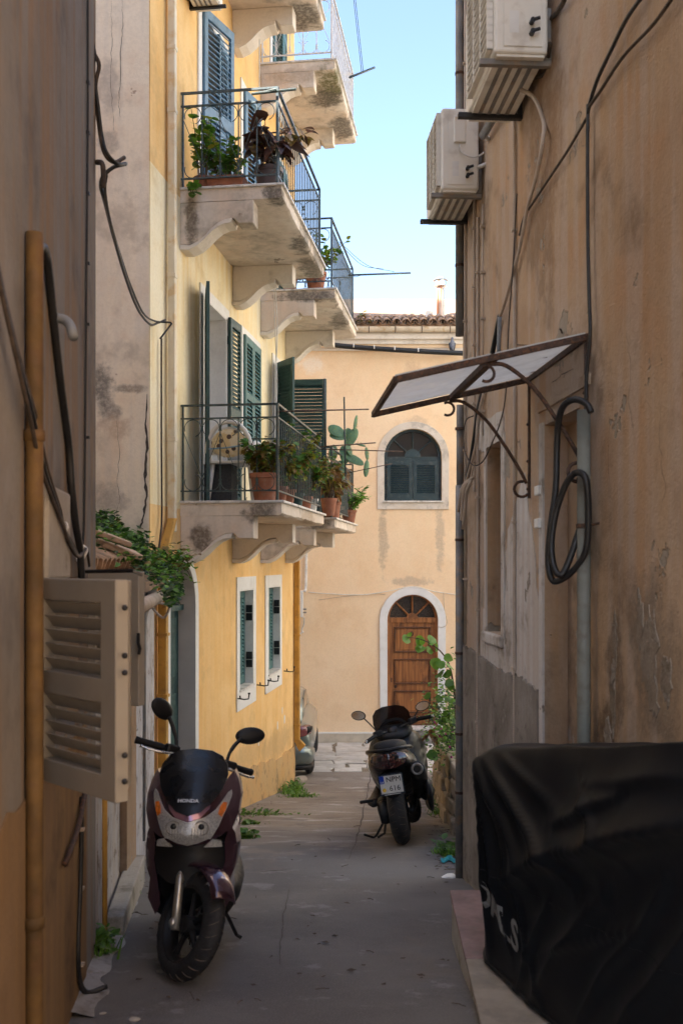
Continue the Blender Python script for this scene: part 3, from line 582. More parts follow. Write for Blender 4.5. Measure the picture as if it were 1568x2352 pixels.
# ================================================================== house across the end
far = thing('peach_house', (0, EY + .3, gz(EY)), 'peach coloured house closing the far end of the alley', 'house')
def E(px, py, o=0): y = EY - o; return V((px - CX) / F * y, y, (HY - py) / F * y)
def ex(px): return (px - CX) / F * EY
def ez(py): return (HY - py) / F * EY
wcx, wr = ex(948), (1014 - 882) / 2 / F * EY; wz = ez(1051)
dcx, dr = ex(947), (1005 - 889) / 2 / F * EY; dz_ = ez(1424)
wh = [(wcx - wr, ez(1151)), (wcx + wr, ez(1151))] + arc(wcx, wz, wr, 0, 180, 20)
dh = [(dcx - dr, -3.85), (dcx + dr, -3.85)] + arc(dcx, dz_, dr, 0, 180, 20)
obj('front_wall', MB().plate(rect(-9, -4.3, 9, ez(800)), [wh, dh], V(0, EY, 0), V(1, 0, 0), UP, V(0, .4, 0)), M['peach'], far)
obj('side_wall', MB().par((-9, EY + .4, -4.3), (18, 0, 0), (0, 7, 0), (0, 0, 9)), M['peach'], far)
# base band
obj('base_band', MB().plate([(-9, -4.3), (dcx - dr - .16, -4.3), (dcx - dr - .16, ez(1685)), (-9, ez(1685))], [], V(0, EY - .025, 0), V(1, 0, 0), UP, V(0, .024, 0)), simple('beige_base_paint', (.56, .5, .41), .9, 0, .08, 2, .3, 40, dirt=(.4, .35, .28), dirt_amt=.5), far)
obj('base_fillet', MB().par((-9, EY - .035, ez(1685)), (9 + dcx - dr - .17, 0, 0), (0, .034, 0), (0, 0, .035)), M['white_trim'], far)
# cornice: stepped mouldings, gutter, tiles
for a, b, d, m in ((806, 800, .04, 'stucco_clean'), (800, 792, .06, 'peach'), (792, 782, .1, 'stucco_clean'), (782, 770, .17, 'stucco_clean')):
    obj('cornice_moulding', MB().par((-9, EY - d, ez(a)), (18, 0, 0), (0, d + .02, 0), (0, 0, ez(b) - ez(a) + .001)), M[m], far)
obj('eaves_board', MB().par((-9, EY - .15, ez(771)), (18, 0, 0), (0, .3, 0), (0, 0, ez(746) - ez(771))), M['stucco_clean'], far)
obj('gutter', MB().loft([[V(x, EY - .17 - .07 + .07 * math.cos(R(a)) , ez(757) + .0 + .11 * math.sin(R(a)) - .004) for a in range(180, 361, 20)] + [V(x, EY - .17 - .07 + .06 * math.cos(R(a)), ez(757) + .1 * math.sin(R(a))) for a in range(360, 179, -20)] for x in (-9, 9)]), simple('gutter_paint', (.55, .47, .36), .7, 0, .12, 4, .2, 40, dirt=(.4, .25, .1), dirt_amt=.6), far)
for px in (813, 846, 906, 966, 1030): obj('gutter_strap', MB().tube([V(ex(px), EY - .24 + .074 * math.cos(R(a)), ez(757) + .115 * math.sin(R(a))) for a in range(180, 361, 20)], .009, 5), M['rust_iron'], far)
roof = obj('roof', MB().prism([(.0, 0), (4, 1.6), (4, 1.45), (.0, -.15)], (-9, EY - .2, ez(750)), (0, 1, 0), UP, (18, 0, 0)), M['roof_tile'], far)
def half_tile(r, Lg, up, mat, nm):
    mb = MB(); rows = []
    for y, rr in ((0, r), (Lg, r * .85)):
        a = [V(rr * math.cos(R(k)), y, (rr * math.sin(R(k)) if up else -rr * math.sin(R(k)))) for k in range(0, 181, 22)]
        b = [V((rr - .014) * math.cos(R(k)), y, ((rr - .014) * math.sin(R(k)) if up else -(rr - .014) * math.sin(R(k)))) for k in range(180, -1, -22)]; rows.append(a + b)
    return mb.loft(rows).mesh(nm, mat, True)
t_up, t_dn = half_tile(.095, .45, True, M['roof_tile'], 'roof_tile'), half_tile(.085, .45, False, M['roof_tile'], 'roof_tile')
Rx = Matrix.Rotation(R(21), 4, 'X'); rnd = random.Random(8)
for k in range(-12, 24):
    x = k * .198
    for row in range(2):
        b = Matrix.Translation((x + rnd.uniform(-.01, .01), EY - .3 + row * .36 + rnd.uniform(-.02, .02), ez(749.5) + row * .155)) @ Rx @ Matrix.Rotation(rnd.uniform(-.04, .04), 4, 'Z')
        inst('roof_tile', t_up, b, roof); inst('roof_tile', t_dn, Matrix.Translation((.099, .01, .05)) @ b, roof)
# parapet box with ridge tiles, vents and flue above the eaves
px0, px1 = ex(812), ex(912); zt = ez(719)
obj('roof_dormer', MB().prism([(px0 - 1.2, ez(745)), (px1 - .05, ez(745)), (px1 + .08, zt + .02), (px1 + .06, zt + .04), (px0 - 1.2, zt + .04)], (0, EY + .8, 0), (1, 0, 0), UP, (0, 1.1, 0)), M['white_trim'], far)
for k in range(9): inst('ridge_tile', half_tile(.07, .27, True, M['terracotta'], 'ridge_tile'), Matrix.Translation((px1 + .08 - k * .26, EY + .85, zt + .04)) @ Matrix.Rotation(R(90), 4, 'Z'), far)
fy = EY + .9; fz = lambda py: (HY - py) / F * fy; fx = lambda px: (px - CX) / F * fy
flue = thing('chimney_flue', (fx(1011), fy, ez(760)), 'tall shiny metal flue pipe with conical cap on the roof', 'chimney')
TM = Matrix.Translation((fx(1011), fy, 0))
def flue_mat():
    m, nt, b = new_mat('flue_metal'); b.inputs['Metallic'].default_value = .45; b.inputs['Roughness'].default_value = .4
    nt.links.new(mixc(nt, rmp(nt, nz(nt, 1, 6, (14, 14, .5), off=2), .42, .6), (.5, .46, .42), (.5, .17, .06)), b.inputs['Base Color']); return m
fm = flue_mat()
obj('pipe', MB().lathe([(.088, fz(775)), (.088, fz(655))], TM), fm, flue, smooth=False, angle=40)
obj('collar', MB().lathe([(.1, fz(660)), (.14, fz(658)), (.14, fz(642)), (.1, fz(641))], TM), M['steel'], flue, angle=40)
obj('cap', MB().lathe([(.17, fz(645)), (.172, fz(644)), (.1, fz(638)), (.004, fz(632))], TM), simple('galvanised_cap', (.36, .4, .43), .4, .7, .1, 6), flue, angle=40)
vent = thing('roof_vent', (fx(985), fy, ez(760)), 'short white vent pipe with a box head beside the metal flue', 'vent'); TM = Matrix.Translation((fx(985), fy, 0))
obj('pipe', MB().lathe([(.055, fz(775)), (.055, fz(735))], TM), M['white_pvc'], vent, angle=40)
obj('head', MB().lathe([(.06, fz(738)), (.08, fz(737)), (.08, fz(716)), (.05, fz(714)), (.01, fz(710))], TM, 8), M['white_pvc'], vent)
# arched window with fanlight and shutters
so = [(wcx - wr - .15, ez(1170)), (wcx + wr + .15, ez(1170))] + arc(wcx, wz, wr + .155, 0, 180, 24)
obj('window_surround', MB().plate(so, [wh], V(0, EY - .03, 0), V(1, 0, 0), UP, V(0, .029, 0)), plaster('weathered_surround', (.6, .53, .45), (.66, .61, .55), stain=(.3, .28, .26), stain_amt=.7, scale=2, bump=.15, off=44), far, bevel=.006)
obj('window_sill', MB().par((wcx - wr - .03, EY - .07, ez(1154)), (2 * wr + .06, 0, 0), (0, .2, 0), (0, 0, .035)), M['marble'], far, bevel=.005)
obj('window_frame', MB().plate(wh, [arc(wcx, wz + .02, wr - .07, 1, 179, 18), rect(wcx - wr + .055, ez(1148), wcx + wr - .055, wz - .06)], V(0, EY + .1, 0), V(1, 0, 0), UP, V(0, .06, 0)), M['shut_pet'], far)
obj('window_pane', MB().par((wcx - wr, EY + .15, wz), (2 * wr, 0, 0), (0, .01, 0), (0, 0, wr)), M['glass_dark'], far)
obj('fanlight_hub', MB().prism(arc(wcx, wz + .02, .18, 0, 180, 12), (0, EY + .085, 0), (1, 0, 0), UP, (0, .05, 0)), M['shut_pet'], far)
for a in (42, 90, 138): obj('glazing_bar', MB().tube([V(wcx + r * math.cos(R(a)), EY + .12, wz + .02 + r * math.sin(R(a))) for r in (.15, wr - .05)], .017, 6), M['shut_pet'], far)
ww = wr - .058; hh = wz - .065 - ez(1149)
for k in range(2): shutter(far, fr(V(wcx - wr + .058 + k * ww, EY + .075, ez(1149)), V(1, 0, 0), V(0, 1, 0), UP), ww - .004, hh, [(.15, hh - .1)], M['shut_pet'], tilt=-40, pitch=.0415, slat_h=.046, stile=.085)
# arched wooden door
so = [(dcx - dr - .155, ez(1690)), (dcx - dr, ez(1690))] + arc(dcx, dz_, dr, 180, 0, 20) + [(dcx + dr, ez(1690)), (dcx + dr + .155, ez(1690))] + arc(dcx, dz_, dr + .17, 0, 180, 24)
obj('door_surround', MB().plate(so, [], V(0, EY - .06, 0), V(1, 0, 0), UP, V(0, .059, 0)), simple('white_gloss_surround', (.7, .71, .72), .75, 0, .06, 2, dirt=(.55, .54, .52), dirt_amt=.4), far, bevel=.012)
obj('door_frame', MB().plate([(dcx - dr, ez(1668)), (dcx + dr, ez(1668))] + arc(dcx, dz_, dr, 0, 180, 20), [arc(dcx, dz_ + .03, dr - .055, 2, 178, 18), rect(dcx - dr + .06, ez(1669) + .01, dcx + dr - .06, dz_ - .06)], V(0, EY + .08, 0), V(1, 0, 0), UP, V(0, .08, 0)), M['wood'], far, bevel=.006)
pane = obj('window_pane', MB().par((dcx - dr, EY + .15, dz_), (2 * dr, 0, 0), (0, .01, 0), (0, 0, dr)), simple('textured_brown_glass', (.045, .035, .03), .25, 0, .4, 25, .8, 18), far)
obj('fanlight_hub', MB().prism(arc(dcx, dz_ + .02, .13, 0, 180, 12), (0, EY + .07, 0), (1, 0, 0), UP, (0, .06, 0)), M['wood'], far)
for a in (45, 90, 135): obj('glazing_bar', MB().tube([V(dcx + r * math.cos(R(a)), EY + .11, dz_ + .02 + r * math.sin(R(a))) for r in (.1, dr - .04)], .02, 6), M['wood'], far)
door = obj('wooden_door', MB().par((dcx - dr + .06, EY + .12, ez(1669) + .02), (2 * dr - .12, 0, 0), (0, .04, 0), (0, 0, dz_ - .06 - ez(1669) - .02)), M['wood'], far)
for a, b in ((1390, 1296 + 94), (1392, 1392)): pass
for za, zb in ((1391, 1297), ): pass
pd = [(ez(1050 / 1 + 0), 0)]
WD = simple('dark_door_wood', (.09, .032, .01), .5, 0, .3, 12, .3, 60)
def c3y(y): return ez((2050 + y / 2.24) * .6272)
for y0_, y1_ in ((765, 552), (1025, 815), (1265, 1077), (1368, 1284)):
    x0_, x1_ = dcx - dr + .15, dcx + dr - .15
    obj('door_moulding', MB().plate(rect(x0_, c3y(y0_), x1_, c3y(y1_)), [rect(x0_ + .035, c3y(y0_) + .035, x1_ - .035, c3y(y1_) - .035)], V(0, EY + .085, 0), V(1, 0, 0), UP, V(0, .036, 0)), WD, door, bevel=.008)
    obj('door_panel', MB().par((x0_ + .06, EY + .108, c3y(y0_) + .06), (x1_ - x0_ - .12, 0, 0), (0, .013, 0), (0, 0, c3y(y1_) - c3y(y0_) - .12)), M['wood'], door, bevel=.01)
obj('knocker', MB().tube([V(dcx - .01 + .03 * math.cos(R(a)), EY + .085, c3y(610) + .045 * math.sin(R(a))) for a in range(0, 361, 30)], .009, 6), M['black_iron'], door)
obj('lock_plate', MB().lathe([(.03, 0), (.034, .01), (.012, .03)], Matrix.Translation((dcx - dr + .19, EY + .12, c3y(1045))) @ Matrix.Rotation(R(90), 4, 'X')), M['rust_iron'], door)
obj('keyhole_plate', MB().par((dcx - dr + .085, EY + .11, c3y(1010)), (.025, 0, 0), (0, .012, 0), (0, 0, .1)), M['rust_iron'], door)
obj('doorstep', MB().par((dcx - dr - .02, EY - .32, gz(EY) - .1), (2 * dr + .3, 0, 0), (0, .5, 0), (0, 0, ez(1672) - gz(EY) + .1)), simple('grey_marble_step', (.2, .19, .18), .6, 0, .35, 9), far, bevel=.008)
obj('step_edge', MB().par((dcx - dr - .05, EY - .36, ez(1672) + .001), (2 * dr + .36, 0, 0), (0, .5, 0), (0, 0, .04)), M['marble'], far, bevel=.006)

# ================================================================== house on the right
right = thing('ochre_house', (1.4, 5, gz(5)), 'ochre plastered house with peeling wall filling the right side', 'house')
RT = 7.36
DR = (4.47, -3.0, 5.1, .705); NI = (6.07, -.445, 6.5, .75)
Lr = 1.002
obj('alley_wall', MB().plate([(-5 * Lr, -3.6), (RT * Lr, -3.6), (RT * Lr, 5.6), (-5 * Lr, 5.6)], [[(x * Lr, z) for x, z in rect(*DR)], [(x * Lr, z) for x, z in rect(*NI)]], V(1.36, 0, 0), RU, UP, -RN * .35), M['ochre'], right)
cr = RW(RT, 0, 0)
obj('corner_wall', MB().par((cr.x + .34, cr.y - .33, -3.6), (4, 0, 0), (0, .3, 0), (0, 0, 9.2)), M['ochre'], right)
obj('roof', MB().par(RW(-5, .05, 5.6), RU * 12.9, -RN * 5, UP * .2), M['roof_tile'], right)
M['dark_plaster'] = plaster('brown_niche_plaster', (.34, .22, .13), (.4, .29, .2), stain=(.16, .11, .07), stain_amt=.8, chip=(.42, .36, .3), chip_at=.6, bump=.4, off=151)
obj('walled_up_door', MB().par(RW(DR[0] - .02, -.12, DR[1]), RU * .7, -RN * .1, UP * 3.75), M['dark_plaster'], right)
obj('niche_back', MB().par(RW(NI[0] - .02, -.2, NI[1] - .02), RU * .5, -RN * .1, UP * 1.3), plaster('pale_niche_plaster', (.42, .36, .3), (.5, .45, .39), stain=(.2, .15, .1), stain_amt=.8, chip=(.3, .22, .15), chip_at=.63, bump=.4, off=157), right)
pale = plaster('flaking_whitewash', (.5, .46, .42), (.56, .53, .5), stain=(.22, .18, .14), stain_amt=.8, chip=(.3, .25, .2), chip_at=.64, streak=(.45, .36, .28), streak_amt=.5, scale=2, bump=.5, off=163)
# whitewashed band below the niche and beside the door, then roughcast plinth
lo = rough_line([(7.35, -.6), (6.7, -.62), (6.2, -.66), (5.6, -.64), (5.2, -.66)], 19, .014, 9)
obj('whitewash_patch', MB().plate([(x * Lr, z) for x, z in rough_line([(5.2, -.2), (5.5, .5), (5.9, .2), (6.0, -.3), (6.08, -.46), (6.48, -.46), (6.6, -.3), (6.7, -.62)], 6, .03, 12) + [(5.2, -.7)]], [], V(1.36, 0, 0), RU, UP, RN * .005), pale, right)
obj('niche_surround', MB().plate([(x * Lr, z) for x, z in rough_line([(5.98, -.46), (5.98, .76), (6.02, .92), (6.7, .95), (6.72, .76), (6.56, .74), (6.56, -.45)], 4, .012, 3) + [(6.5, -.45), (6.5, .75), (6.07, .75), (6.07, -.46)]], [], V(1.36, 0, 0), RU, UP, RN * .009), pale, right)
obj('niche_sill', MB().par(RW(6.02, .03, NI[1] - .07), RU * .54, -RN * .22, UP * .07), pale, right, bevel=.01)
obj('plinth', MB().plate([(x * Lr, z) for x, z in [(5.16, -3.4), (7.35, -3.4)] + lo], [], V(1.36, 0, 0), RU, UP, RN * .016), M['roughcast'], right)
obj('door_jamb', MB().par(RW(5.1, .012, -3.0), RU * .07, -RN * .1, UP * 3.72), pale, right); obj('door_jamb', MB().par(RW(4.4, .012, -3.0), RU * .07, -RN * .1, UP * 3.72), M['dark_plaster'], right)
obj('door_lintel', MB().plate([(4.35, .78), (5.2, .78), (5.2, .83), (4.35, .83)], [], V(1.36, 0, 0), RU, UP, RN * .014), M['ochre'], right)
for z in (.18, .35): obj('hinge_stub', MB().par(RW(5.12, .0, z), RU * .08, RN * .03, UP * .05), M['white_trim'], right, bevel=.006)
# drainpipe at the corner
td = 7.31
pipe('downpipe', [RW(td, .034, zz(772, td)), RW(td, .034, 5.6)], .03, M['zinc'], right, 14); pipe('downpipe', [RW(td, .036, gz(td)), RW(td, .034, -1), RW(td, .034, zz(1115, td))], .03, M['zinc'], right, 14)
pipe('downpipe', [RW(td + .01, .03, zz(1118, td)), RW(td + .01, .03, zz(930, td))], .026, M['zinc'], right, 12)
for py in (170, 350, 610, 985, 1240, 1500, 1685, 1820): obj('pipe_bracket', MB().lathe([(.03, -.01), (.034, -.009), (.034, .009), (.03, .01)], Matrix.Translation(RW(td, .034, zz(py, td))), 14), M['rust_iron'], right)
# vertical conduits with saddle clips
def ribbed(pts, r, pitch): 
    a, b = Vector(pts[0]), Vector(pts[1]); n = int((b - a).length / pitch); q, rr = [], []
    for k in range(n + 1):
        q += [a.lerp(b, k / n), a.lerp(b, min(1, (k + .5) / n))]; rr += [r, r * .86]
    return MB().tube(q[:-1], rr[:-1], 7)
for px, r, rib, top, bot in ((1186, .011, 1, 30, 1705), (1101, .012, 1, 500, 1790), (1093, .011, 1, 460, 1130), (1072, .009, 0, 0, 1480), (1113, .006, 0, 470, 1000)):
    t = rt(px); a, b = RW(t, .014, zz(bot, t)), RW(t, .014, zz(top, t))
    obj('conduit', ribbed([a, b], r, .0125) if rib else MB().tube([a, b], r, 7), M['conduit'], right, smooth=not rib)
    for k in range(5): obj('conduit_clip', MB().par(RW(t - .018, 0, a.z + (b.z - a.z) * (k + .5) / 5), RU * .036, RN * .03, UP * .014), M['conduit'], right)
# grey riser pipe with its clamps
tp = rt(1363)
pipe('riser_pipe', [RW(tp, .045, -1.9), RW(tp, .045, zz(942, tp))], .029, M['pipe_grey'], right, 14)
for py in (1208,): obj('pipe_clamp', MB().lathe([(.03, -.01), (.034, -.008), (.034, .008), (.03, .01)], Matrix.Translation(RW(tp, .045, zz(py, tp))), 14), M['rust_iron'], right)
obj('clamp_arm', MB().tube([RW(tp - .03, .03, zz(1207, tp)), RW(tp - .075, .0, zz(1203, tp))], .006, 6), M['rust_iron'], right)
pipe('riser_pipe', [RW(rt(1326), -.06, -2), RW(rt(1326), -.06, zz(1395, rt(1326)))], .016, M['grey_pvc'], right); obj('sleeve', MB().tube([RW(rt(1322), -.05, zz(1400, 4.56)), RW(rt(1322), -.05, zz(990, 4.56))], .016, 8), M['cable'], right)
for k in range(7):
    a = random.Random(k); px, py = a.uniform(1400, 1560), a.uniform(1440, 1640); t = rt(px)
peel = plaster('peeled_rough_coat', (.2, .16, .12), (.3, .25, .2), stain=(.1, .075, .05), stain_amt=.8, chip=(.38, .32, .26), chip_at=.58, scale=4, bump=1.0, off=201)
for k, (px, py, rx, rz_) in enumerate(((1490, 1500, .1, .17), (1470, 1430, .05, .1), (1530, 1560, .06, .1), (1412, 1470, .03, .12), (1408, 1600, .035, .15), (1395, 1685, .05, .07), (1465, 1365, .012, .03), (1500, 1600, .06, .08))):
    t = rt(px); z_ = zz(py, t); a = random.Random(k + 7); q = [((t + math.cos(R(g_)) * rx * a.uniform(.55, 1.15)) * Lr, z_ + math.sin(R(g_)) * rz_ * a.uniform(.55, 1.15)) for g_ in range(0, 360, 15)]
    obj('peeled_patch', MB().prism(q, V(1.36, 0, 0), RU, UP, RN * .0035), peel, right)
for pts, w in (([(1268, 880), (1290, 860), (1320, 845)], .004), ([(1440, 760), (1450, 850), (1446, 940), (1462, 1020)], .0025), ([(1520, 930), (1515, 1010), (1528, 1120), (1520, 1180)], .002), ([(1120, 560), (1118, 640), (1122, 720)], .003), ([(1205, 1060), (1208, 1160), (1203, 1280), (1210, 1380)], .0025), ([(1400, 960), (1396, 1060), (1402, 1150)], .002), ([(1166, 840), (1140, 855), (1112, 885)], .004)):
    q = []; a_ = random.Random(int(w * 1e5) + len(pts))
    for a, b in zip(pts, pts[1:]):
        for k in range(6): px, py = a[0] + (b[0] - a[0]) * k / 6 + a_.uniform(-3, 3), a[1] + (b[1] - a[1]) * k / 6; t = rt(px); q.append(RW(t, 0, zz(py, t)))
    strip_path('crack', q, w, M['crack'], right, RN)
# concrete ledge in front of the wall
led = MB().par(V(.60, 5.43, -2.4), (.55, 0, 0), (-.035, -2.9, .42), (0, 0, .0)) 
led = MB().loft([[V(.60, 5.43, -2.3), V(1.1, 5.43, -2.3), V(1.1, 5.43, -1.81), V(.60, 5.43, -1.81)], [V(.555, 4.2, -2.1), V(1.15, 4.2, -2.1), V(1.15, 4.2, -1.81), V(.575, 4.2, -1.81)], [V(.56, 2.2, -2), V(1.3, 2.2, -2), V(1.3, 2.2, -1.81), V(.585, 2.2, -1.81)]])
ledge = thing('stone_ledge', V(.8, 4.6, -2), 'low stone ledge with pinkish top at the foot of the right wall', 'ledge')
obj('core', led, M['bare_concrete'], ledge, bevel=.015)
for nm, ya, yb, mt in (('top_slab', 4.5, 5.44, simple('pink_cement', (.25, .17, .16), .9, 0, .25, 6, .5, 40, dirt=(.2, .17, .15))), ('front_slab', 2.2, 4.495, simple('tan_cement', (.26, .225, .185), .9, 0, .2, 5, .5, 40, dirt=(.17, .15, .13)))):
    xa, xb = .55 + .032 * (ya - 4.2), .55 + .032 * (yb - 4.2)
    obj(nm, MB().add([V(xa, ya, -1.812), V(1.2, ya, -1.812), V(1.1, yb, -1.812), V(xb, yb, -1.812), V(xa, ya, -1.785), V(1.2, ya, -1.785), V(1.1, yb, -1.785), V(xb, yb, -1.785)], [(0, 3, 2, 1), (4, 5, 6, 7), (0, 1, 5, 4), (1, 2, 6, 5), (2, 3, 7, 6), (3, 0, 4, 7)]), mt, ledge, bevel=.006)

# ================================================================== near house on the left
near = thing('grey_house', LW(3.5, -.5, gz(3.5)), 'grey streaked plaster house with beige shutters in the left foreground', 'house')
LT = 5.05; Ll = 1.0094; WN = (3.42, -.68, 4.35, -.06)
obj('alley_wall', MB().plate([(.5 * Ll, -2.6), (LT * Ll, -2.6), (LT * Ll, 12), (.5 * Ll, 12)], [[(x * Ll, z) for x, z in rect(*WN)]], V(-.55, 0, 0), LU, UP, -LN * .35), M['grey_streak'], near)
cl = LW(LT, 0, 0)
obj('end_wall', MB().par((cl.x - .34, cl.y - .36, -2.6), (-12, 0, 0), (0, .3, 0), (0, 0, 14.6)), M['grey_streak'], near)
obj('window_pane', MB().par(LW(WN[0], -.2, WN[1]), LU * .95, -LN * .02, UP * .7), M['glass_dark'], near)
# ochre lower render and vertical seams
obj('lower_render', MB().plate([(x * Ll, z) for x, z in [(1.2, -2.6), (4.6, -2.6)] + rough_line([(4.6, -.72), (3.9, -.74), (3.3, -.7), (2.5, -.72), (1.2, -.7)], 6, .02, 2)], [], V(-.55, 0, 0), LU, UP, LN * .006), plaster('brown_ochre_render', (.2, .125, .066), (.235, .155, .09), stain=(.1, .07, .045), stain_amt=.7, streak=(.28, .18, .08), streak_amt=.6, bump=.4, off=171), near)
obj('stone_block', MB().par(LW(3.33, 0, -.06), LU * .55, LN * .03, UP * .33), M['bare_concrete'], near, bevel=.012)
# beige louvered shutters, swung out
hl = LW(3.36, .03, 0)
def lleaf(pa, pb, z): ex_ = (pb - pa); ex_.z = 0; ex_.normalize(); return fr(V(pa.x, pa.y, z), ex_, UP.cross(ex_), UP)
pa = P(86, 1293, 3.34); pb = P(281, 1293, 2.97); wS = (pb - pa).length; hS = .665
s1 = shutter(near, lleaf(pa, pb, -.715), wS, hS, [(.075, .29), (.365, .595)], M['shut_beige'], pitch=.043, tilt=38, stile=.085, slat_h=.05, slat_t=.004, th=.045, name='window_shutter', label='beige louvered shutter swung out towards the viewer')
pa2, pb2 = pb + V(.012, .012, 0), P(312, 1293, 3.22)
for k, (a, b, zz0, h) in enumerate(((P(284, 1293, 2.99), P(302, 1293, 3.2), -.71, .655), )):
    obj('folded_leaf', MB().plate(rect(0, 0, (b - a).length, h), [rect(.03, .06, (b - a).length - .03, h - .06)], V(a.x, a.y, zz0), (b - a).normalized(), UP, V(0, 0, 1).cross((b - a).normalized()) * .03), M['shut_beige'], near, bevel=.003)
    obj('folded_panel', MB().par(V(a.x, a.y, zz0 + .05), (b - a), V(0, 0, 1).cross((b - a).normalized()) * .02, UP * (h - .1)), M['shut_beige'], near)
pc, pd_ = P(205, 1293, 4.75), P(326, 1293, 4.6)
s2 = shutter(near, lleaf(pc, pd_, -.72 + .06), (pd_ - pc).length, .62, [(.075, .27), (.34, .55)], M['shut_beige'], pitch=.043, tilt=38, stile=.06, slat_h=.05, slat_t=.004, th=.045, name='window_shutter', label='second beige shutter behind the first one')
obj('shutter_latch', MB().tube([P(318, 1455, 4.58), P(318, 1478, 4.56), P(322, 1490, 4.56), P(319, 1503, 4.56)], .008, 6), M['black_iron'], near)
for py in (1396, 1506, 1545, 1735, 1795): obj('hinge_knob', MB().ball(P(287, py, 2.95), .009), M['black_iron'], near, smooth=True)
obj('top_channel', MB().tube([P(190, 1313, 4.3), P(305, 1311, 4.1), P(326, 1320, 4.4)], .008, 6), M['cable'], near)
# ochre riser pipes
tq = lt(56); np_ = simple('dark_ochre_pipe', (.12, .066, .018), .75, 0, .35, 6, .6, 40, dirt=(.12, .06, .025), dirt_amt=.6)
mb = MB(); q = []; rr = []
for k in range(60): q.append(LW(tq, .03, -2.3 + k / 59 * 3.31) + V(mnoise.noise(V(k, 0, 0)) * .001, 0, 0)); rr.append(.027 * (1 + .04 * mnoise.noise(V(k * 1.7, 3, 0))))
pp = obj('riser_pipe', mb.tube(q, rr, 12), np_, near, smooth=True)
for py in (1000, 2120): obj('pipe_collar', MB().lathe([(.026, -.02), (.033, -.015), (.033, .015), (.026, .02)], Matrix.Translation(LW(tq, .03, zz(py, tq))), 12), np_, near, smooth=True)
tq2 = lt(232); pipe('riser_pipe', [LW(tq2, .02, -2.4), LW(tq2, .02, -.7)], .014, M['pipe_yellow'], near)
pipe('drain_spout', rpath([P(118, 728, 3.55), P(158, 735, 3.55), P(170, 775, 3.5)], .05, 6), .018, M['grey_pvc'], near, 12)

# ================================================================== lean-to shed between the two left houses
shed = thing('lean_to_shed', V(-2, 7, gz(7)), 'low lean-to shed with an overgrown tiled roof between the left houses', 'shed')
sw = [V(-1.26, 5.06, 0), V(-1.52, 7.0, 0), V(-1.72, 9.15, 0)]
mb = MB()
for a, b in zip(sw, sw[1:]):
    d = (b - a).normalized(); n = V(d.y, -d.x, 0)
    mb.par(V(a.x, a.y, -3.2), b - a, -n * .2, UP * 2.95)
obj('front_wall', mb, plaster('flaking_blue_white_wash', (.44, .43, .45), (.52, .51, .52), stain=(.2, .16, .12), stain_amt=.9, chip=(.24, .19, .15), chip_at=.61, streak=(.4, .3, .2), streak_amt=.4, scale=2.4, bump=.7, off=181), shed)
def roofp(a, b): # a across (0 ridge, 1 eave), b along
    y = 5.0 + 4.2 * b; e = -1.26 - (y - 5.06) * .115 + .1; x = -2.9 + (e + 2.9) * a
    return V(x, y, .58 - .72 * a)
sroof = obj('roof', MB().add([roofp(0, 0), roofp(1, 0), roofp(1, 1), roofp(0, 1)] + [roofp(a, b) - V(0, 0, .07) for a, b in ((0, 0), (1, 0), (1, 1), (0, 1))], [(0, 1, 2, 3), (7, 6, 5, 4), (0, 4, 5, 1), (1, 5, 6, 2), (2, 6, 7, 3), (3, 7, 4, 0)]), M['roof_tile'], shed)
tmesh = half_tile(.09, .42, True, M['roof_tile'], 'roof_tile'); rnd = random.Random(11)
dv = (roofp(1, .5) - roofp(0, .5)).normalized()
for k in range(20):
    for r_ in range(4):
        b = (k + .5) / 20; p = roofp(.28 + r_ * .21, b) + V(0, 0, .02 + .012 * (3 - r_) + rnd.uniform(0, .015)); yv = -dv; xv = V(0, 1, 0); zv = xv.cross(yv)
        inst('roof_tile', tmesh, fr(p, xv, yv, zv) @ Matrix.Rotation(rnd.uniform(-.1, .1), 4, 'Z'), sroof)
gut = [roofp(1.03, b) + V(.03, 0, -.09) for b in (.0, .5, .97)]
obj('gutter', MB().tube(gut, .045, 10), M['conduit'], shed, smooth=True)
pg = gut[2]; qx = P(325, 1400, 8.2)
pipe('downpipe', rpath([P(352, 1352, 8.6), P(338, 1385, 8.3), P(327, 1420, 8.2), P(325, 1930, 8.2)], .1, 5), .036, M['zinc'], shed, 12)
obj('door_step', MB().loft([[V(-1.30, 5.5, -2.6), V(-1.2, 5.5, -2.6), V(-1.2, 5.5, -1.95), V(-1.30, 5.5, -1.95)], [V(-1.52, 7.1, -2.6), V(-1.40, 7.1, -2.6), V(-1.40, 7.1, -2.08), V(-1.52, 7.1, -2.08)]]), M['bare_concrete'], shed, bevel=.01)
obj('door_post', MB().par(V(-1.47, 6.6, -2.1), (.05, 0, 0), (-.03, .45, 0), (0, 0, 1.6)), M['dark_plaster'], shed)

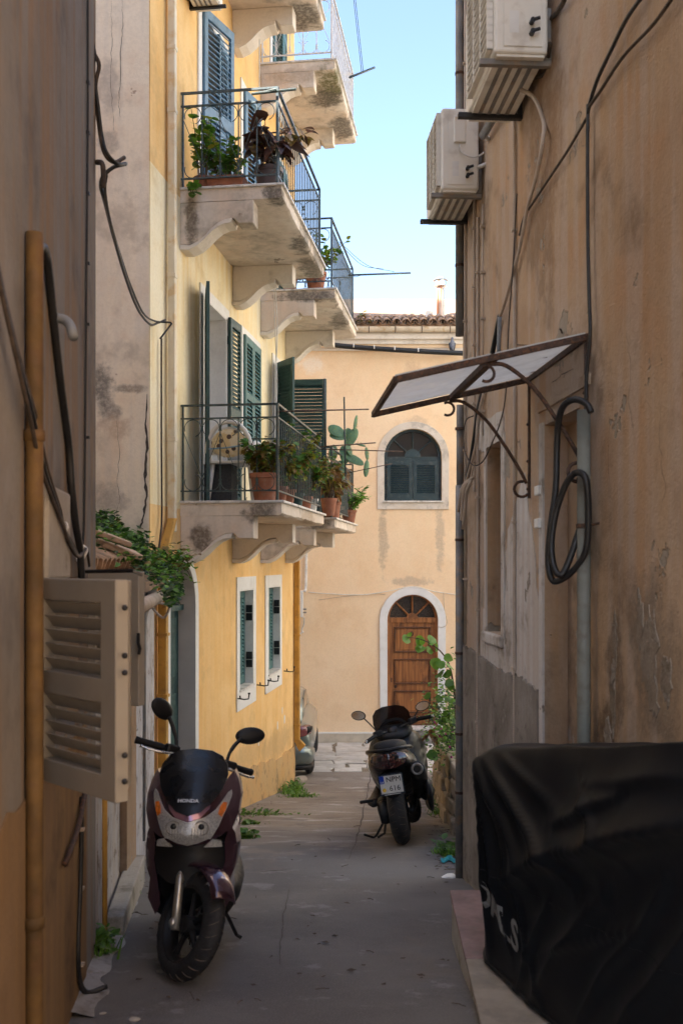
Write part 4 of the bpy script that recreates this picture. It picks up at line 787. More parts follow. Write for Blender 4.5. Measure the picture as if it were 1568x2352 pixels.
# low stone garden wall on the right beyond the corner
gw = thing('garden_wall', V(1.3, 12, gz(12)), 'low mossy rubble stone wall beyond the right corner', 'wall')
rnd = random.Random(21)
obj('core', MB().loft([[V(1.2, 8.2, -2.9), V(1.75, 8.2, -2.9), V(1.75, 8.2, -1.95), V(1.2, 8.2, -1.95)], [V(1.24, 11.4, -3.2), V(1.75, 11.4, -3.2), V(1.75, 11.4, -2.25), V(1.24, 11.4, -2.25)], [V(1.42, 14.9, -3.7), V(1.9, 14.9, -3.7), V(1.9, 14.9, -2.58), V(1.42, 14.9, -2.58)]]), M['joint'], gw)
def wx(y): return 1.08 + .014 * (y - 9) + .0075 * max(0, y - 9) ** 2 * .9
y = 8.3
for course in range(6):
    y = 8.3 + rnd.uniform(0, .2)
    while y < 14.8:
        l = rnd.uniform(.22, .55); top = -2.0 - .088 * (y - 8.3); base = gz(y) - .03; h = .17; z0 = base + course * h
        if z0 + h < top + .06:
            dpt = rnd.uniform(.16, .22); mb = MB().box((wx(y + l / 2) + .1 + rnd.uniform(-.03, .03), y + l / 2, z0 + h / 2), (dpt, l - .025, h - .02)); mb.jit(.025, 5, y)
            obj('stone', mb, M['stone'], gw, bevel=.02, seg=2)
        y += l
y = 8.4
while y < 14.8:
    l = rnd.uniform(.3, .6); mb = MB().box((wx(y + l / 2) + .22, y + l / 2, -1.97 - .088 * (y - 8.3) + rnd.uniform(-.04, .05)), (.42, l - .03, .13)).jit(.03, 4, y + 50)
    obj('cap_stone', mb, M['stone'], gw, bevel=.025, seg=2); y += l
bed = obj('garden_ground', MB().grid(lambda a, b: V(1.5 + 40 * a ** 2, 7.8 + 9 * b, -2.2 - .09 * 9 * b + .1 * mnoise.noise(V(a * 30, b * 9, 0))), 12, 14), M['soil'], kind='structure')

# unseen house added across the garden, bouncing sunlight onto the yellow and peach houses
gh = thing('added_bounce_house', V(9, 15, -3.2), 'unseen white house added across the garden to bounce sunlight', 'house')
obj('wall', MB().plate([(10.5, -4), (21.3, -4), (21.3, 12), (10.5, 12)], [rect(y_, z_, y_ + .9, z_ + 1.5) for y_ in (12, 14.5, 17, 19.5) for z_ in (-1.6, 1.9, 5.4, 8.9)], V(6.8, 0, 0), V(0, 1, 0), UP, V(.3, 0, 0)), simple('bounce_limewash', (.8, .76, .68), .9, 0, .04, 2, .2, 30), gh)
for y_ in (12, 14.5, 17, 19.5):
    for z_ in (-1.6, 1.9, 5.4, 8.9): obj('window_pane', MB().par((6.95, y_ - .02, z_ - .02), (.02, 0, 0), (0, .94, 0), (0, 0, 1.54)), M['glass_dark'], gh)
obj('roof', MB().par((6.5, 10.3, 12), (5, 0, 0), (0, 11.2, 0), (0, 0, .2)), M['roof_tile'], gh)
# ================================================================== vehicles
def local_thing(name, label, cat):             # parts are built in the thing's own axes, the Empty is placed afterwards
    o = bpy.data.objects.new(name, None); COL.objects.link(o); o.empty_display_size = .1; WLOC[o.name] = V(0, 0, 0); return tag(o, label, cat)
def hull(secs, n=24, p=2.6, axis='y'):         # sections (y, cx, cz, half width, half height)
    rings = []
    for s in secs:
        y, cx, cz, hw, hh = s[:5]; pp = s[5] if len(s) > 5 else p; r = []
        for k in range(n):
            a = 2 * math.pi * k / n; c, sn = math.cos(a), math.sin(a)
            r.append(V(cx + hw * math.copysign(abs(c) ** (2 / pp), c), y, cz + hh * math.copysign(abs(sn) ** (2 / pp), sn)))
        rings.append(r)
    return MB().loft(rings)
def wheel_prof(Rr, w, n=10): return [(Rr - w * .62 + (w * .62) * math.sin(math.pi * k / n) ** .55, -w / 2 + w * k / n) for k in range(n + 1)]
AX = Matrix.Rotation(R(90), 4, 'Y')
def rim(rb, w): return [(rb - .015, -w * .42), (rb, -w * .45), (rb, -w * .3), (rb - .03, -w * .2), (rb - .03, w * .2), (rb, w * .3), (rb, w * .45), (rb - .015, w * .42)]
def wheel(root, c, Rr, w, rb, spokes, S=None, name='wheel'):
    S = S or Matrix(); T = S @ Matrix.Translation(c) @ AX
    t = obj(name, MB().loft([[T @ V(r * math.cos(2 * math.pi * k / 40), r * math.sin(2 * math.pi * k / 40), z) for k in range(40)] for r, z in wheel_prof(Rr, w) + [(rb - .012, w * .42), (rb - .012, -w * .42)]], False, True), M['rubber'], root, smooth=True)
    obj('rim', MB().loft([[T @ V(r * math.cos(2 * math.pi * k / 40), r * math.sin(2 * math.pi * k / 40), z) for k in range(40)] for r, z in rim(rb, w)], False, True), M['black_plastic'], t, smooth=True)
    obj('hub', MB().lathe([(.01, -w * .45), (.045, -w * .4), (.045, w * .4), (.01, w * .45)], T), M['black_iron'], t)
    for k in range(spokes):
        a = 2 * math.pi * k / spokes + .3; obj('spoke', MB().tube([T @ V(r * math.cos(a), r * math.sin(a), 0) for r in (.03, rb * .55, rb - .02)], [.02, .013, .017], 6), M['black_plastic'], t)
    ngr = 26; gm = MB()
    for sgn in (-1, 1):                                         # tread grooves, raised edges catch the light
        for k in range(ngr):
            a0 = 2 * math.pi * (k + (.5 if sgn > 0 else 0)) / ngr; pts = []
            for q in range(5):
                f = .08 + .34 * q / 4; zq = sgn * w * f; rq = Rr - w * .62 + (w * .62) * math.sin(math.pi * (.5 + zq / w)) ** .55; a = a0 + f * .28
                pts.append(T @ V((rq + .0008) * math.cos(a), (rq + .0008) * math.sin(a), zq))
            gm.tube(pts, [.0015, .003, .003, .003, .0015], 3)
    g_ = obj('tread_groove', gm, M['crack'], t); g_['kind'] = 'stuff'
    return t
def relief(outline, depth, back, mat, root, name, dx=.02, y0=0.0, smooth=True, holes=(), S=None, bev=0):
    xs = [p[0] for p in outline]; zs = [p[1] for p in outline]; inner = []
    nx, nz_ = int((max(xs) - min(xs)) / dx) + 1, int((max(zs) - min(zs)) / dx) + 1
    fine = []
    for a, b in zip(outline, outline[1:] + outline[:1]):
        n = max(1, int(math.hypot(b[0] - a[0], b[1] - a[1]) / dx)); fine += [(a[0] + (b[0] - a[0]) * k / n, a[1] + (b[1] - a[1]) * k / n) for k in range(n)]
    def ins(p, lp):
        c = False
        for (x1, y1), (x2, y2) in zip(lp, lp[1:] + lp[:1]):
            if (y1 > p[1]) != (y2 > p[1]) and p[0] < (x2 - x1) * (p[1] - y1) / (y2 - y1) + x1: c = not c
        return c
    for i in range(nx):
        for j in range(nz_):
            p = (min(xs) + (i + .5) * dx, min(zs) + (j + .5) * dx)
            if ins(p, outline) and min(math.hypot(p[0] - q[0], p[1] - q[1]) for q in fine) > dx * .5: inner.append(p)
    mb = MB().plate(fine, holes, V(0, 0, 0), V(1, 0, 0), UP, V(0, back, 0), inner)
    for i, v in enumerate(mb.v): mb.v[i] = V(v.x, v.y + depth(v.x, v.z) + y0, v.z)
    if S: mb.tf(S)
    return obj(name, mb, mat, root, angle=40 if smooth else None, bevel=bev)
def mirrored(pts): return pts + [(-x, z) for x, z in pts[::-1] if abs(x) > 1e-6]
def lerp_tab(tab, z):
    for (a, ya), (b, yb) in zip(tab, tab[1:]):
        if z <= b: return ya + (yb - ya) * max(0, (z - a)) / (b - a)
    return tab[-1][1]

# ---- the purple scooter facing the viewer (its own axes: x to the viewer's right, y towards its tail)
sc1 = local_thing('scooter', 'purple scooter with black windscreen parked facing the viewer at the left', 'scooter')
def paint(name, col, col2, rough=.22):
    m, nt, b = new_mat(name); lw = nt.nodes.new('ShaderNodeLayerWeight'); lw.inputs['Blend'].default_value = .45
    nt.links.new(mixc(nt, lw.outputs['Facing'], col, col2), b.inputs['Base Color']); b.inputs['Metallic'].default_value = .55; b.inputs['Roughness'].default_value = rough; b.inputs['Coat Weight'].default_value = .8; b.inputs['Coat Roughness'].default_value = .06; return m
purple = paint('purple_paint', (.042, .017, .027), (.15, .075, .11)); 
lens = glass('clear_lens', (.12, .13, .14), .04, .12); amber = simple('amber_lens', (.8, .19, .008), .25, 0, .25, 60, .6, 70, coat=.3)
refl = simple('lamp_reflector', (.6, .61, .6), .3, .4, .2, 110, 1.0, 60); silver = simple('fork_silver', (.5, .49, .45), .35, .85, .1, 10, dirt=(.25, .2, .14))
ytab = [(.2, .1), (.45, .06), (.6, .0), (.7, -.055), (.8, -.035), (.9, .03), (1.0, .11), (1.12, .225)]
dep = lambda x, z: lerp_tab(ytab, z) + 3.4 * x * x
fair = mirrored([(0, .64), (.1, .66), (.2, .725), (.224, .8), (.23, .88), (.216, .95), (.19, 1.005), (.168, .975), (.135, .9), (.085, .83), (0, .8)])
relief(fair, dep, .16, purple, sc1, 'front_fairing', .018)
ws = mirrored([(0, .795), (.06, .815), (.11, .862), (.15, .925), (.167, .985), (.16, 1.035), (.13, 1.08), (.08, 1.106), (0, 1.115)])
wsm = simple('smoked_black_screen', (.004, .0045, .006), .3, 0, .1, 4, coat=.1, spec=.35)
scr = relief(ws, lambda x, z: dep(x * .8, z), .02, wsm, sc1, 'windscreen', .018, -.022)
obj('lettering', text_mb('HONDA', .026, V(-.004, dep(0, .868) - .036, .866), V(1, 0, 0), V(0, .62, .78).normalized(), .001, bold=.0008), simple('letter_silver', (.6, .6, .6), .4, .3), scr)
hl = mirrored([(0, .648), (.05, .66), (.112, .688), (.14, .74), (.158, .79), (.178, .84), (.19, .885), (.186, .91), (.172, .9), (.15, .862), (.12, .818), (.075, .785), (0, .762)])
head = relief(hl, dep, .03, refl, sc1, 'headlight', .014, -.008)
relief(hl, dep, .006, lens, head, 'lens', .016, -.026)
for sx in (-.066, .064):
    obj('bulb_shield', MB().lathe([(.014, 0), (.014, .01), (.009, .015), (.003, .016)], Matrix.Translation((sx, dep(sx, .742) - .008, .742)) @ Matrix.Rotation(R(90), 4, 'X')), M['black_gloss'], head, smooth=True)
    obj('lamp_ring', MB().tube([V(sx + .034 * math.cos(R(a)), dep(sx, .735) - .012 + .0, .735 + .034 * math.sin(R(a))) for a in range(0, 361, 24)], .0028, 5), M['zinc'], head)
    for k in range(7): obj('flute', MB().tube([V(sx - .04 + k * .0135, dep(sx - .04 + k * .0135, z) - .013, z) for z in (.68, .71, .735)], .0035, 5), refl, head)
for s in (-1, 1):
    q = [(s * x, z) for x, z in [(.135, .80), (.152, .785), (.168, .82), (.172, .85), (.155, .855), (.142, .835)]]
    if s < 0: q = q[::-1]
    sig = relief(q, dep, .012, amber, sc1, 'turn_signal', .012, -.02)
brow = mirrored([(0, .765), (.06, .785), (.095, .825), (.1, .845), (.088, .84), (.05, .812), (0, .795)])
relief(brow, dep, .03, paint('pale_purple_trim', (.3, .16, .22), (.42, .26, .32), .18), sc1, 'trim_brow', .014, -.018)
for s in (-1, 1):
    q = [(s * x, z) for x, z in [(.075, .637), (.155, .632), (.15, .664), (.115, .678)]]
    relief(q if s > 0 else q[::-1], dep, .03, refl, sc1, 'position_lamp', .014, -.004)
mouth = mirrored([(0, .43), (.1, .45), (.17, .5), (.19, .58), (.17, .645), (0, .645)])
relief(mouth, lambda x, z: .06 + 2.2 * x * x, .1, M['black_plastic'], sc1, 'nose_grille', .025)
for s in (-1, 1):
    q = [(s * x, z) for x, z in [(.19, .74), (.165, .66), (.17, .56), (.15, .47), (.13, .34), (.155, .285), (.2, .36), (.19, .46), (.215, .52), (.222, .62), (.212, .69)]]
    if s < 0: q = q[::-1]
    relief(q, lambda x, z: .02 + 3.0 * x * x - .1 * (z - .5), .3, purple, sc1, 'side_fairing', .02)
obj('leg_shield', hull([(.16, 0, .6, .17, .3), (.3, 0, .66, .2, .3), (.42, 0, .62, .2, .28), (.5, 0, .5, .17, .2)]), M['black_plastic'], sc1, smooth=True)
obj('dashboard', hull([(.16, 0, .93, .13, .05), (.26, 0, .98, .15, .06), (.36, 0, .95, .12, .06)]), M['black_plastic'], sc1, smooth=True)
obj('footboard', hull([(.3, 0, .32, .2, .1), (.55, 0, .33, .22, .1), (.85, 0, .36, .22, .12), (1.0, 0, .45, .18, .12)]), M['black_plastic'], sc1, smooth=True)
obj('tunnel', hull([(.4, 0, .45, .09, .15), (.65, 0, .48, .1, .16), (.9, 0, .52, .15, .16)]), purple, sc1, smooth=True)
obj('tail', hull([(.8, 0, .58, .16, .12), (1.05, 0, .64, .18, .12), (1.35, 0, .7, .15, .09), (1.6, 0, .78, .06, .04)]), purple, sc1, smooth=True)
obj('seat', hull([(.72, 0, .72, .1, .05), (.9, 0, .75, .15, .05), (1.1, 0, .79, .15, .05), (1.35, 0, .83, .13, .05), (1.5, 0, .84, .06, .03)]), M['black_seat'], sc1, smooth=True)
wheel(sc1, V(0, 1.305, .26), .255, .1, .18, 5, name='rear_wheel')
obj('silencer', hull([(.95, -.2, .28, .05, .05), (1.2, -.21, .33, .06, .07), (1.5, -.21, .38, .06, .075)], p=2), M['black_plastic'], sc1, smooth=True)
obj('side_stand', MB().tube([V(.12, .72, .2), V(.19, .8, .03), V(.215, .78, .02)], .011, 6), M['black_iron'], sc1)
# steering turned to the rider's left
rk = R(26.5); AXS = V(0, math.sin(rk), math.cos(rk)); AP = V(0, .045, .26)
S1 = Matrix.Translation(AP) @ Matrix.Rotation(R(37), 4, AXS) @ Matrix.Translation(-AP)
fw = wheel(sc1, V(0, 0, .26), .262, .1, .185, 5, S1, 'front_wheel')
obj('brake_disc', MB().loft([[S1 @ Matrix.Translation((.055, 0, .26)) @ AX @ V(r * math.cos(2 * math.pi * k / 30), r * math.sin(2 * math.pi * k / 30), z) for k in range(30)] for r, z in ((.07, 0), (.11, 0), (.11, .004), (.07, .004))], False, True), M['steel'], fw)
for s in (-1, 1):
    f0 = V(s * .078, .0, .26); obj('fork_leg', MB().tube([S1 @ (f0 + V(0, -.012, -.03)), S1 @ (f0 + AXS * .22), S1 @ (f0 + AXS * .24), S1 @ (f0 + AXS * .5)], [.021, .021, .016, .016], 10), silver, sc1, smooth=True)
    obj('axle_clamp', MB().ball(S1 @ (f0 + V(s * .004, .015, -.005)), (.022, .03, .03)), silver, sc1, smooth=True)
fe = []
for k in range(15):
    a = R(142 - k * 8.5); rr = .285; c = V(0, rr * math.cos(a), .262 + rr * math.sin(a)); w_ = .072 - .012 * abs(k - 6) / 8; ring = []
    for q in range(9):
        b = R(-95 + 190 * q / 8); ring.append(S1 @ (c + V(math.sin(b) * w_, 0, 0) + V(0, math.cos(a), math.sin(a)) * (math.cos(b) * .035 - .01)))
    for q in range(8, -1, -1):
        b = R(-95 + 190 * q / 8); ring.append(S1 @ (c + V(math.sin(b) * (w_ - .006), 0, 0) + V(0, math.cos(a), math.sin(a)) * (math.cos(b) * .03 - .012)))
    fe.append(ring)
fend = obj('front_fender', MB().loft(fe), purple, sc1, smooth=True)
obj('lettering', text_mb('PCX', .02, S1 @ V(-.062, -.16, .49), S1.to_3x3() @ V(.35, -.9, -.1).normalized(), S1.to_3x3() @ V(.6, .1, .75).normalized(), .001), simple('letter_grey', (.4, .4, .4), .4, .3), fend)
bar = smooth_path([V(-.34, .5, 1.05), V(-.22, .46, 1.06), V(-.1, .42, 1.02), V(0, .41, .99), V(.1, .42, 1.02), V(.22, .46, 1.06), V(.34, .5, 1.05)], 4)
obj('handlebar', MB().tube([S1 @ p for p in bar], .012, 8), M['black_iron'], sc1, smooth=True)
for s in (-1, 1):
    g_ = obj('grip', MB().tube([S1 @ V(s * x, y, 1.053) for x, y in ((.2, .455), (.22, .46), (.335, .498), (.355, .505))], [.014, .019, .019, .021], 10), M['black_seat'], sc1, smooth=True)
    obj('switch_box', MB().box((0, 0, 0), (.075, .05, .055)).tf(S1 @ Matrix.Translation((s * .175, .44, 1.055))), M['black_plastic'], sc1, bevel=.012)
    obj('brake_lever', MB().tube([S1 @ p for p in smooth_path([V(s * .16, .415, 1.04), V(s * .22, .4, 1.03), V(s * .3, .425, 1.025), V(s * .345, .45, 1.03)], 4)], [.007] * 12 + [.011], 6), M['steel'], sc1, smooth=True)
    mc = V(s * .275, .5, 1.25)
    mir = obj('mirror', MB().ball((0, 0, 0), (.083, .022, .05), nu=18, nv=12).tf(S1 @ Matrix.Translation(mc) @ Matrix.Rotation(R(-s * 16), 4, 'Z') @ Matrix.Rotation(R(-s * 20), 4, 'Y')), M['black_plastic'], sc1, smooth=True)
    obj('mirror_stalk', MB().tube([S1 @ p for p in smooth_path([V(s * .155, .44, 1.075), V(s * .165, .46, 1.12), V(s * .19, .48, 1.17), V(s * .225, .495, 1.22)], 4)], [.009] * 6 + [.011] * 7, 8), M['black_plastic'], mir, smooth=True)
    obj('mirror_glass', MB().ball((0, .012, 0), (.074, .013, .042), nu=16, nv=8).tf(S1 @ Matrix.Translation(mc) @ Matrix.Rotation(R(-s * 16), 4, 'Z') @ Matrix.Rotation(R(-s * 20), 4, 'Y')), M['steel'], mir, smooth=True)
sc1.matrix_basis = Matrix.Translation((-.732, 4.60, gz(4.6) + .004)) @ Matrix.Rotation(R(-8.2), 4, 'X') @ Matrix.Rotation(R(2), 4, 'Z') @ Matrix.Rotation(R(1), 4, 'Y') @ Matrix.Diagonal((1, 1, .935, 1))

# ---- the black maxi scooter seen from behind (its own axes: x to the right, y forward)
sc2 = local_thing('maxi_scooter', 'big black scooter seen from behind on the right of the alley', 'scooter')
wheel(sc2, V(0, 0, .285), .285, .165, .19, 5, name='rear_wheel')
S2 = Matrix.Translation((0, 1.55, .28)) @ Matrix.Rotation(R(30), 4, V(0, -math.sin(R(25)), math.cos(R(25)))) @ Matrix.Translation((0, -1.55, -.28))
wheel(sc2, V(0, 1.575, .28), .28, .125, .19, 5, S2, 'front_wheel')
for s in (-1, 1): obj('fork_leg', MB().tube([S2 @ V(s * .1, 1.57, .26), S2 @ V(s * .1, 1.34, .76)], .024, 8), M['black_iron'], sc2, smooth=True)
obj('front_fender', hull([(1.3, 0, .45, .06, .03), (1.45, 0, .55, .075, .06), (1.6, 0, .57, .07, .05), (1.8, 0, .46, .04, .04)]).tf(S2), M['black_gloss'], sc2, smooth=True)
body = M['black_gloss']
obj('tail_body', hull([(-.34, 0, .79, .07, .035), (-.28, 0, .775, .13, .07), (-.15, 0, .755, .185, .1), (.05, 0, .735, .215, .125), (.35, 0, .68, .225, .16), (.65, 0, .58, .2, .2), (.85, 0, .5, .16, .16)], 28, 2.4), body, sc2, smooth=True)
obj('seat', hull([(-.22, 0, .86, .07, .03), (-.12, 0, .885, .13, .05), (.12, 0, .88, .16, .06), (.3, 0, .84, .15, .05), (.42, 0, .8, .17, .055), (.7, 0, .79, .15, .05), (.85, 0, .8, .08, .03)], 24), M['black_seat'], sc2, smooth=True)
gr = smooth_path([V(-.2, .1, .845), V(-.19, -.12, .865), V(-.12, -.25, .865), V(0, -.29, .86), V(.12, -.25, .865), V(.19, -.12, .865), V(.2, .1, .845)], 5)
obj('grab_rail', MB().tube(gr, .016, 8), body, sc2, smooth=True)
smk = simple('smoked_red_lamp', (.05, .012, .01), .12, 0, .3, 30, coat=.8)
for s in (-1, 1):
    q = [(s * x, z) for x, z in [(.004, .7), (.08, .71), (.14, .735), (.175, .78), (.15, .82), (.06, .835), (.004, .83)]]
    if s < 0: q = q[::-1]
    relief(q, lambda x, z: -.36 + 4.6 * x * x + .35 * abs(z - .78), .05, smk, sc2, 'tail_light', .02)
obj('rear_fender', hull([(-.1, 0, .6, .1, .1), (-.22, 0, .6, .085, .08), (-.33, 0, .56, .08, .1), (-.37, 0, .5, .06, .05)], 16), M['black_plastic'], sc2, smooth=True)
pm = V(.0, -.395, .57); pu = V(0, -.22, .975).normalized()
plate = obj('licence_plate', MB().par(pm - V(.1, 0, 0) - pu * .085, (.2, 0, 0), V(0, .006, 0), pu * .17), simple('plate_white', (.75, .75, .72), .4, 0, .05, 20), sc2, bevel=.003)
obj('plate_frame', MB().plate(rect(-.108, -.093, .108, .093), [rect(-.098, -.078, .098, .083)], pm - V(0, .004, 0), V(1, 0, 0), pu, V(0, .012, 0)), simple('plate_frame_black', (.015, .03, .05), .4), plate)
obj('country_band', MB().par(pm + V(-.097, -.0025, 0) + pu * .012, (.038, 0, 0), (0, .002, 0), pu * .07), simple('plate_blue', (.01, .05, .4), .4), plate)
ink = simple('plate_ink', (.01, .01, .01), .5)
obj('plate_letters', text_mb('NPM', .064, pm + V(.024, -.004, 0) + pu * .043, V(1, 0, 0), pu, .002), ink, plate)
obj('plate_digits', text_mb('616', .066, pm + V(.026, -.004, 0) - pu * .037, V(1, 0, 0), pu, .002), ink, plate)
obj('country_code', text_mb('GR', .024, pm + V(-.078, -.005, 0) + pu * .024, V(1, 0, 0), pu, .002), M['white_pvc'], plate)
obj('tax_disc', MB().lathe([(.017, 0), (.017, .002)], Matrix.Translation(pm + V(-.068, -.003, 0) - pu * .045) @ Matrix.Rotation(R(90), 4, 'X'), 18), simple('sticker_yellow', (.7, .45, .03), .5), plate)
obj('plate_strip', MB().par(pm + V(-.07, -.0055, 0) - pu * .09, (.14, 0, 0), (0, .001, 0), pu * .006), M['white_pvc'], plate)
mf = obj('silencer', hull([(-.22, .235, .66, .05, .05), (-.21, .235, .66, .068, .07), (.0, .235, .6, .08, .085), (.3, .22, .5, .075, .08), (.55, .18, .38, .05, .05)], 20, 2.1), M['black_plastic'], sc2, smooth=True)
obj('exhaust_ring', MB().lathe([(.05, 0), (.056, .01), (.05, .022), (.034, .02), (.03, -.02)], Matrix.Translation((.235, -.21, .66)) @ Matrix.Rotation(R(98), 4, 'X'), 20, False), M['zinc'], mf, smooth=True)
obj('exhaust_bore', MB().lathe([(.03, 0), (.004, .001)], Matrix.Translation((.235, -.222, .661)) @ Matrix.Rotation(R(98), 4, 'X'), 16), M['ac_dark'], mf)
obj('muffler_guard', hull([(-.05, .3, .42, .02, .1), (.15, .3, .4, .03, .16), (.45, .28, .36, .03, .14), (.6, .25, .32, .02, .08)], 16), M['black_plastic'], sc2, smooth=True)
for s in (-1, 1):
    obj('swing_arm', MB().tube([V(s * .12, 0, .285), V(s * .13, .3, .31), V(s * .12, .6, .36)], [.03, .036, .04], 8), M['black_iron'], sc2, smooth=True)
    obj('foot_board', hull([(.45, s * .25, .34, .03, .02), (.6, s * .26, .36, .07, .035), (1.0, s * .25, .36, .08, .04), (1.2, s * .2, .45, .05, .08)], 14), M['black_plastic'], sc2, smooth=True)
    tx = obj('lettering', text_mb('TMAX', .05, V(s * .222, .0, .73), V(0, 1 if s < 0 else -1, 0) * -1 if False else V(0, -s, 0) * -1, V(-s * .25, 0, .97), .001, shear=.2), simple('letter_chrome', (.45, .44, .42), .3, .6), sc2)
obj('engine_case', hull([(.3, -.13, .3, .07, .09), (.5, -.14, .3, .09, .12), (.75, -.1, .32, .1, .12)], 16), M['black_iron'], sc2, smooth=True)
obj('hub_cover', MB().lathe([(.02, -.05), (.1, -.04), (.11, 0), (.1, .05)], Matrix.Translation((-.13, .05, .3)) @ AX, 18), M['black_iron'], sc2, smooth=True)
obj('foot_peg', MB().box((-.3, .28, .4), (.13, .05, .03)), M['black_plastic'], sc2, bevel=.01)
obj('side_stand', MB().tube([V(-.12, .5, .26), V(-.27, .46, .06), V(-.3, .45, .045), V(-.38, .4, .09)], .012, 6), M['black_iron'], sc2)
obj('main_stand', MB().tube([V(-.14, .35, .25), V(-.17, .2, .1), V(-.24, .2, .07)], .012, 6), M['black_iron'], sc2)
obj('front_body', hull([(.78, 0, .5, .15, .16), (.95, 0, .6, .25, .26), (1.12, 0, .68, .3, .32), (1.3, 0, .74, .3, .28), (1.5, 0, .78, .24, .2), (1.7, 0, .76, .14, .13), (1.8, 0, .74, .05, .06)], 28, 2.5), body, sc2, smooth=True)
obj('dashboard', hull([(.98, 0, .93, .1, .03), (1.08, 0, .96, .18, .06), (1.2, 0, .99, .2, .07), (1.35, 0, .94, .16, .06)], 20), M['black_plastic'], sc2, smooth=True)
obj('gauge', MB().lathe([(.05, 0), (.055, .01), (.05, .02), (.01, .018)], Matrix.Translation((0, 1.05, 1.0)) @ Matrix.Rotation(R(60), 4, 'X'), 20), M['black_gloss'], sc2, smooth=True)
smg = glass('smoked_screen', (.035, .02, .022), .06, .82)
wso = mirrored([(0, .9), (.13, .92), (.18, .99), (.2, 1.08), (.19, 1.17), (.15, 1.225), (.08, 1.25), (0, 1.255)])
relief(wso, lambda x, z: 1.46 - .9 * (z - .9) - 2.6 * x * x, .006, smg, sc2, 'windscreen', .03)
obj('screen_bracket', MB().tube(smooth_path([V(-.16, 1.3, .93), V(-.13, 1.26, 1.03), V(-.06, 1.26, 1.09), V(.06, 1.26, 1.1), V(.13, 1.26, 1.04), V(.16, 1.3, .93)], 5), .022, 8), M['black_plastic'], sc2, smooth=True)
hb = smooth_path([V(-.37, .93, 1.0), V(-.25, .99, 1.02), V(-.1, 1.07, 1.01), V(0, 1.08, .99), V(.1, 1.07, 1.01), V(.25, .99, 1.02), V(.37, .93, 1.0)], 4)
B2 = Matrix.Translation((0, 1.12, .98)) @ Matrix.Rotation(R(28), 4, V(0, -math.sin(R(25)), math.cos(R(25)))) @ Matrix.Translation((0, -1.12, -.98))
obj('handlebar', MB().tube([B2 @ p for p in hb], .013, 8), M['black_iron'], sc2, smooth=True)
for s in (-1, 1):
    gp_ = obj('grip', MB().tube([B2 @ V(s * x, y, z) for x, y, z in ((.24, .995, 1.02), (.26, .985, 1.019), (.36, .935, 1.002), (.375, .928, 1.0))], [.015, .02, .02, .022], 10), M['black_seat'], sc2, smooth=True)
    obj('bar_end', MB().tube([B2 @ V(s * .376, .927, 1.0), B2 @ V(s * .4, .915, .996)], .016, 10), M['steel'], gp_, smooth=True)
    obj('switch_box', MB().box((0, 0, 0), (.09, .07, .065)).tf(B2 @ Matrix.Translation((s * .205, 1.02, 1.025))), M['black_plastic'], sc2, bevel=.015)
    obj('brake_lever', MB().tube([B2 @ p for p in smooth_path([V(s * .2, 1.06, 1.02), V(s * .27, 1.05, 1.01), V(s * .37, .98, .99)], 4)], .008, 6), M['steel'], sc2, smooth=True)
    mc = V(s * .335, 1.17, 1.2)
    mi = obj('mirror', MB().ball((0, 0, 0), (.078, .02, .05), nu=18, nv=10).tf(Matrix.Translation(mc) @ Matrix.Rotation(R(s * 6), 4, 'Z') @ Matrix.Rotation(R(-s * 12), 4, 'Y')), M['black_plastic'], sc2, smooth=True)
    obj('mirror_glass', MB().lathe([(1, 0), (1, .002)], Matrix.Translation(mc + V(0, -.0215, 0)) @ Matrix.Rotation(R(s * 6), 4, 'Z') @ Matrix.Rotation(R(-s * 12), 4, 'Y') @ Matrix.Rotation(R(90), 4, 'X') @ Matrix.Diagonal((.068, .041, 1, 1)), 24), simple('mirror_silver', (.75, .75, .75), .03, 1, .02), mi)
    obj('mirror_stalk', MB().tube(smooth_path([V(s * .17, 1.25, 1.0), V(s * .22, 1.2, 1.08), V(s * .285, 1.18, 1.165)], 4), .0075, 6), M['black_iron'], mi, smooth=True)
sc2.matrix_basis = Matrix.Translation((.56, 9.0, gz(9.0) + .004)) @ Matrix.Rotation(R(-8), 4, 'X') @ Matrix.Rotation(R(-6), 4, 'Z') @ Matrix.Rotation(R(-8.5), 4, 'Y')

# ---- motorbike under a black cover by the right wall
cov = thing('covered_motorbike', V(.85, 3.6, -1.75), 'motorbike hidden under a shiny black cover in the right foreground', 'motorbike')
FOLDS = [(4.45, -.86, 4.0, -1.25, .045, .045), (4.45, -.86, 4.18, -1.55, .04, .04), (4.42, -.84, 3.62, -1.18, .05, .05), (4.46, -.9, 4.36, -1.7, .03, .03), (4.4, -.8, 3.7, -.92, .04, .03),
         (2.8, -.72, 3.75, -1.12, .10, .10), (3.75, -1.12, 4.25, -1.38, .07, .05), (2.85, -.95, 3.45, -1.75, .05, .045), (3.1, -1.0, 3.7, -1.78, .03, .025), (2.8, -1.2, 3.15, -1.75, .04, .035), (3.45, -1.15, 4.0, -1.78, .045, .032), (3.85, -1.35, 4.12, -1.78, .025, .02), (4.3, -1.0, 3.9, -1.75, .02, .015), (3.3, -1.2, 3.9, -1.55, .02, .015),
         (3.3, -.78, 3.75, -.98, .035, .03), (3.55, -.8, 3.3, -.98, .03, .022), (2.9, -.62, 3.5, -.78, .05, .03), (2.75, -1.45, 2.95, -1.75, .04, .05)]
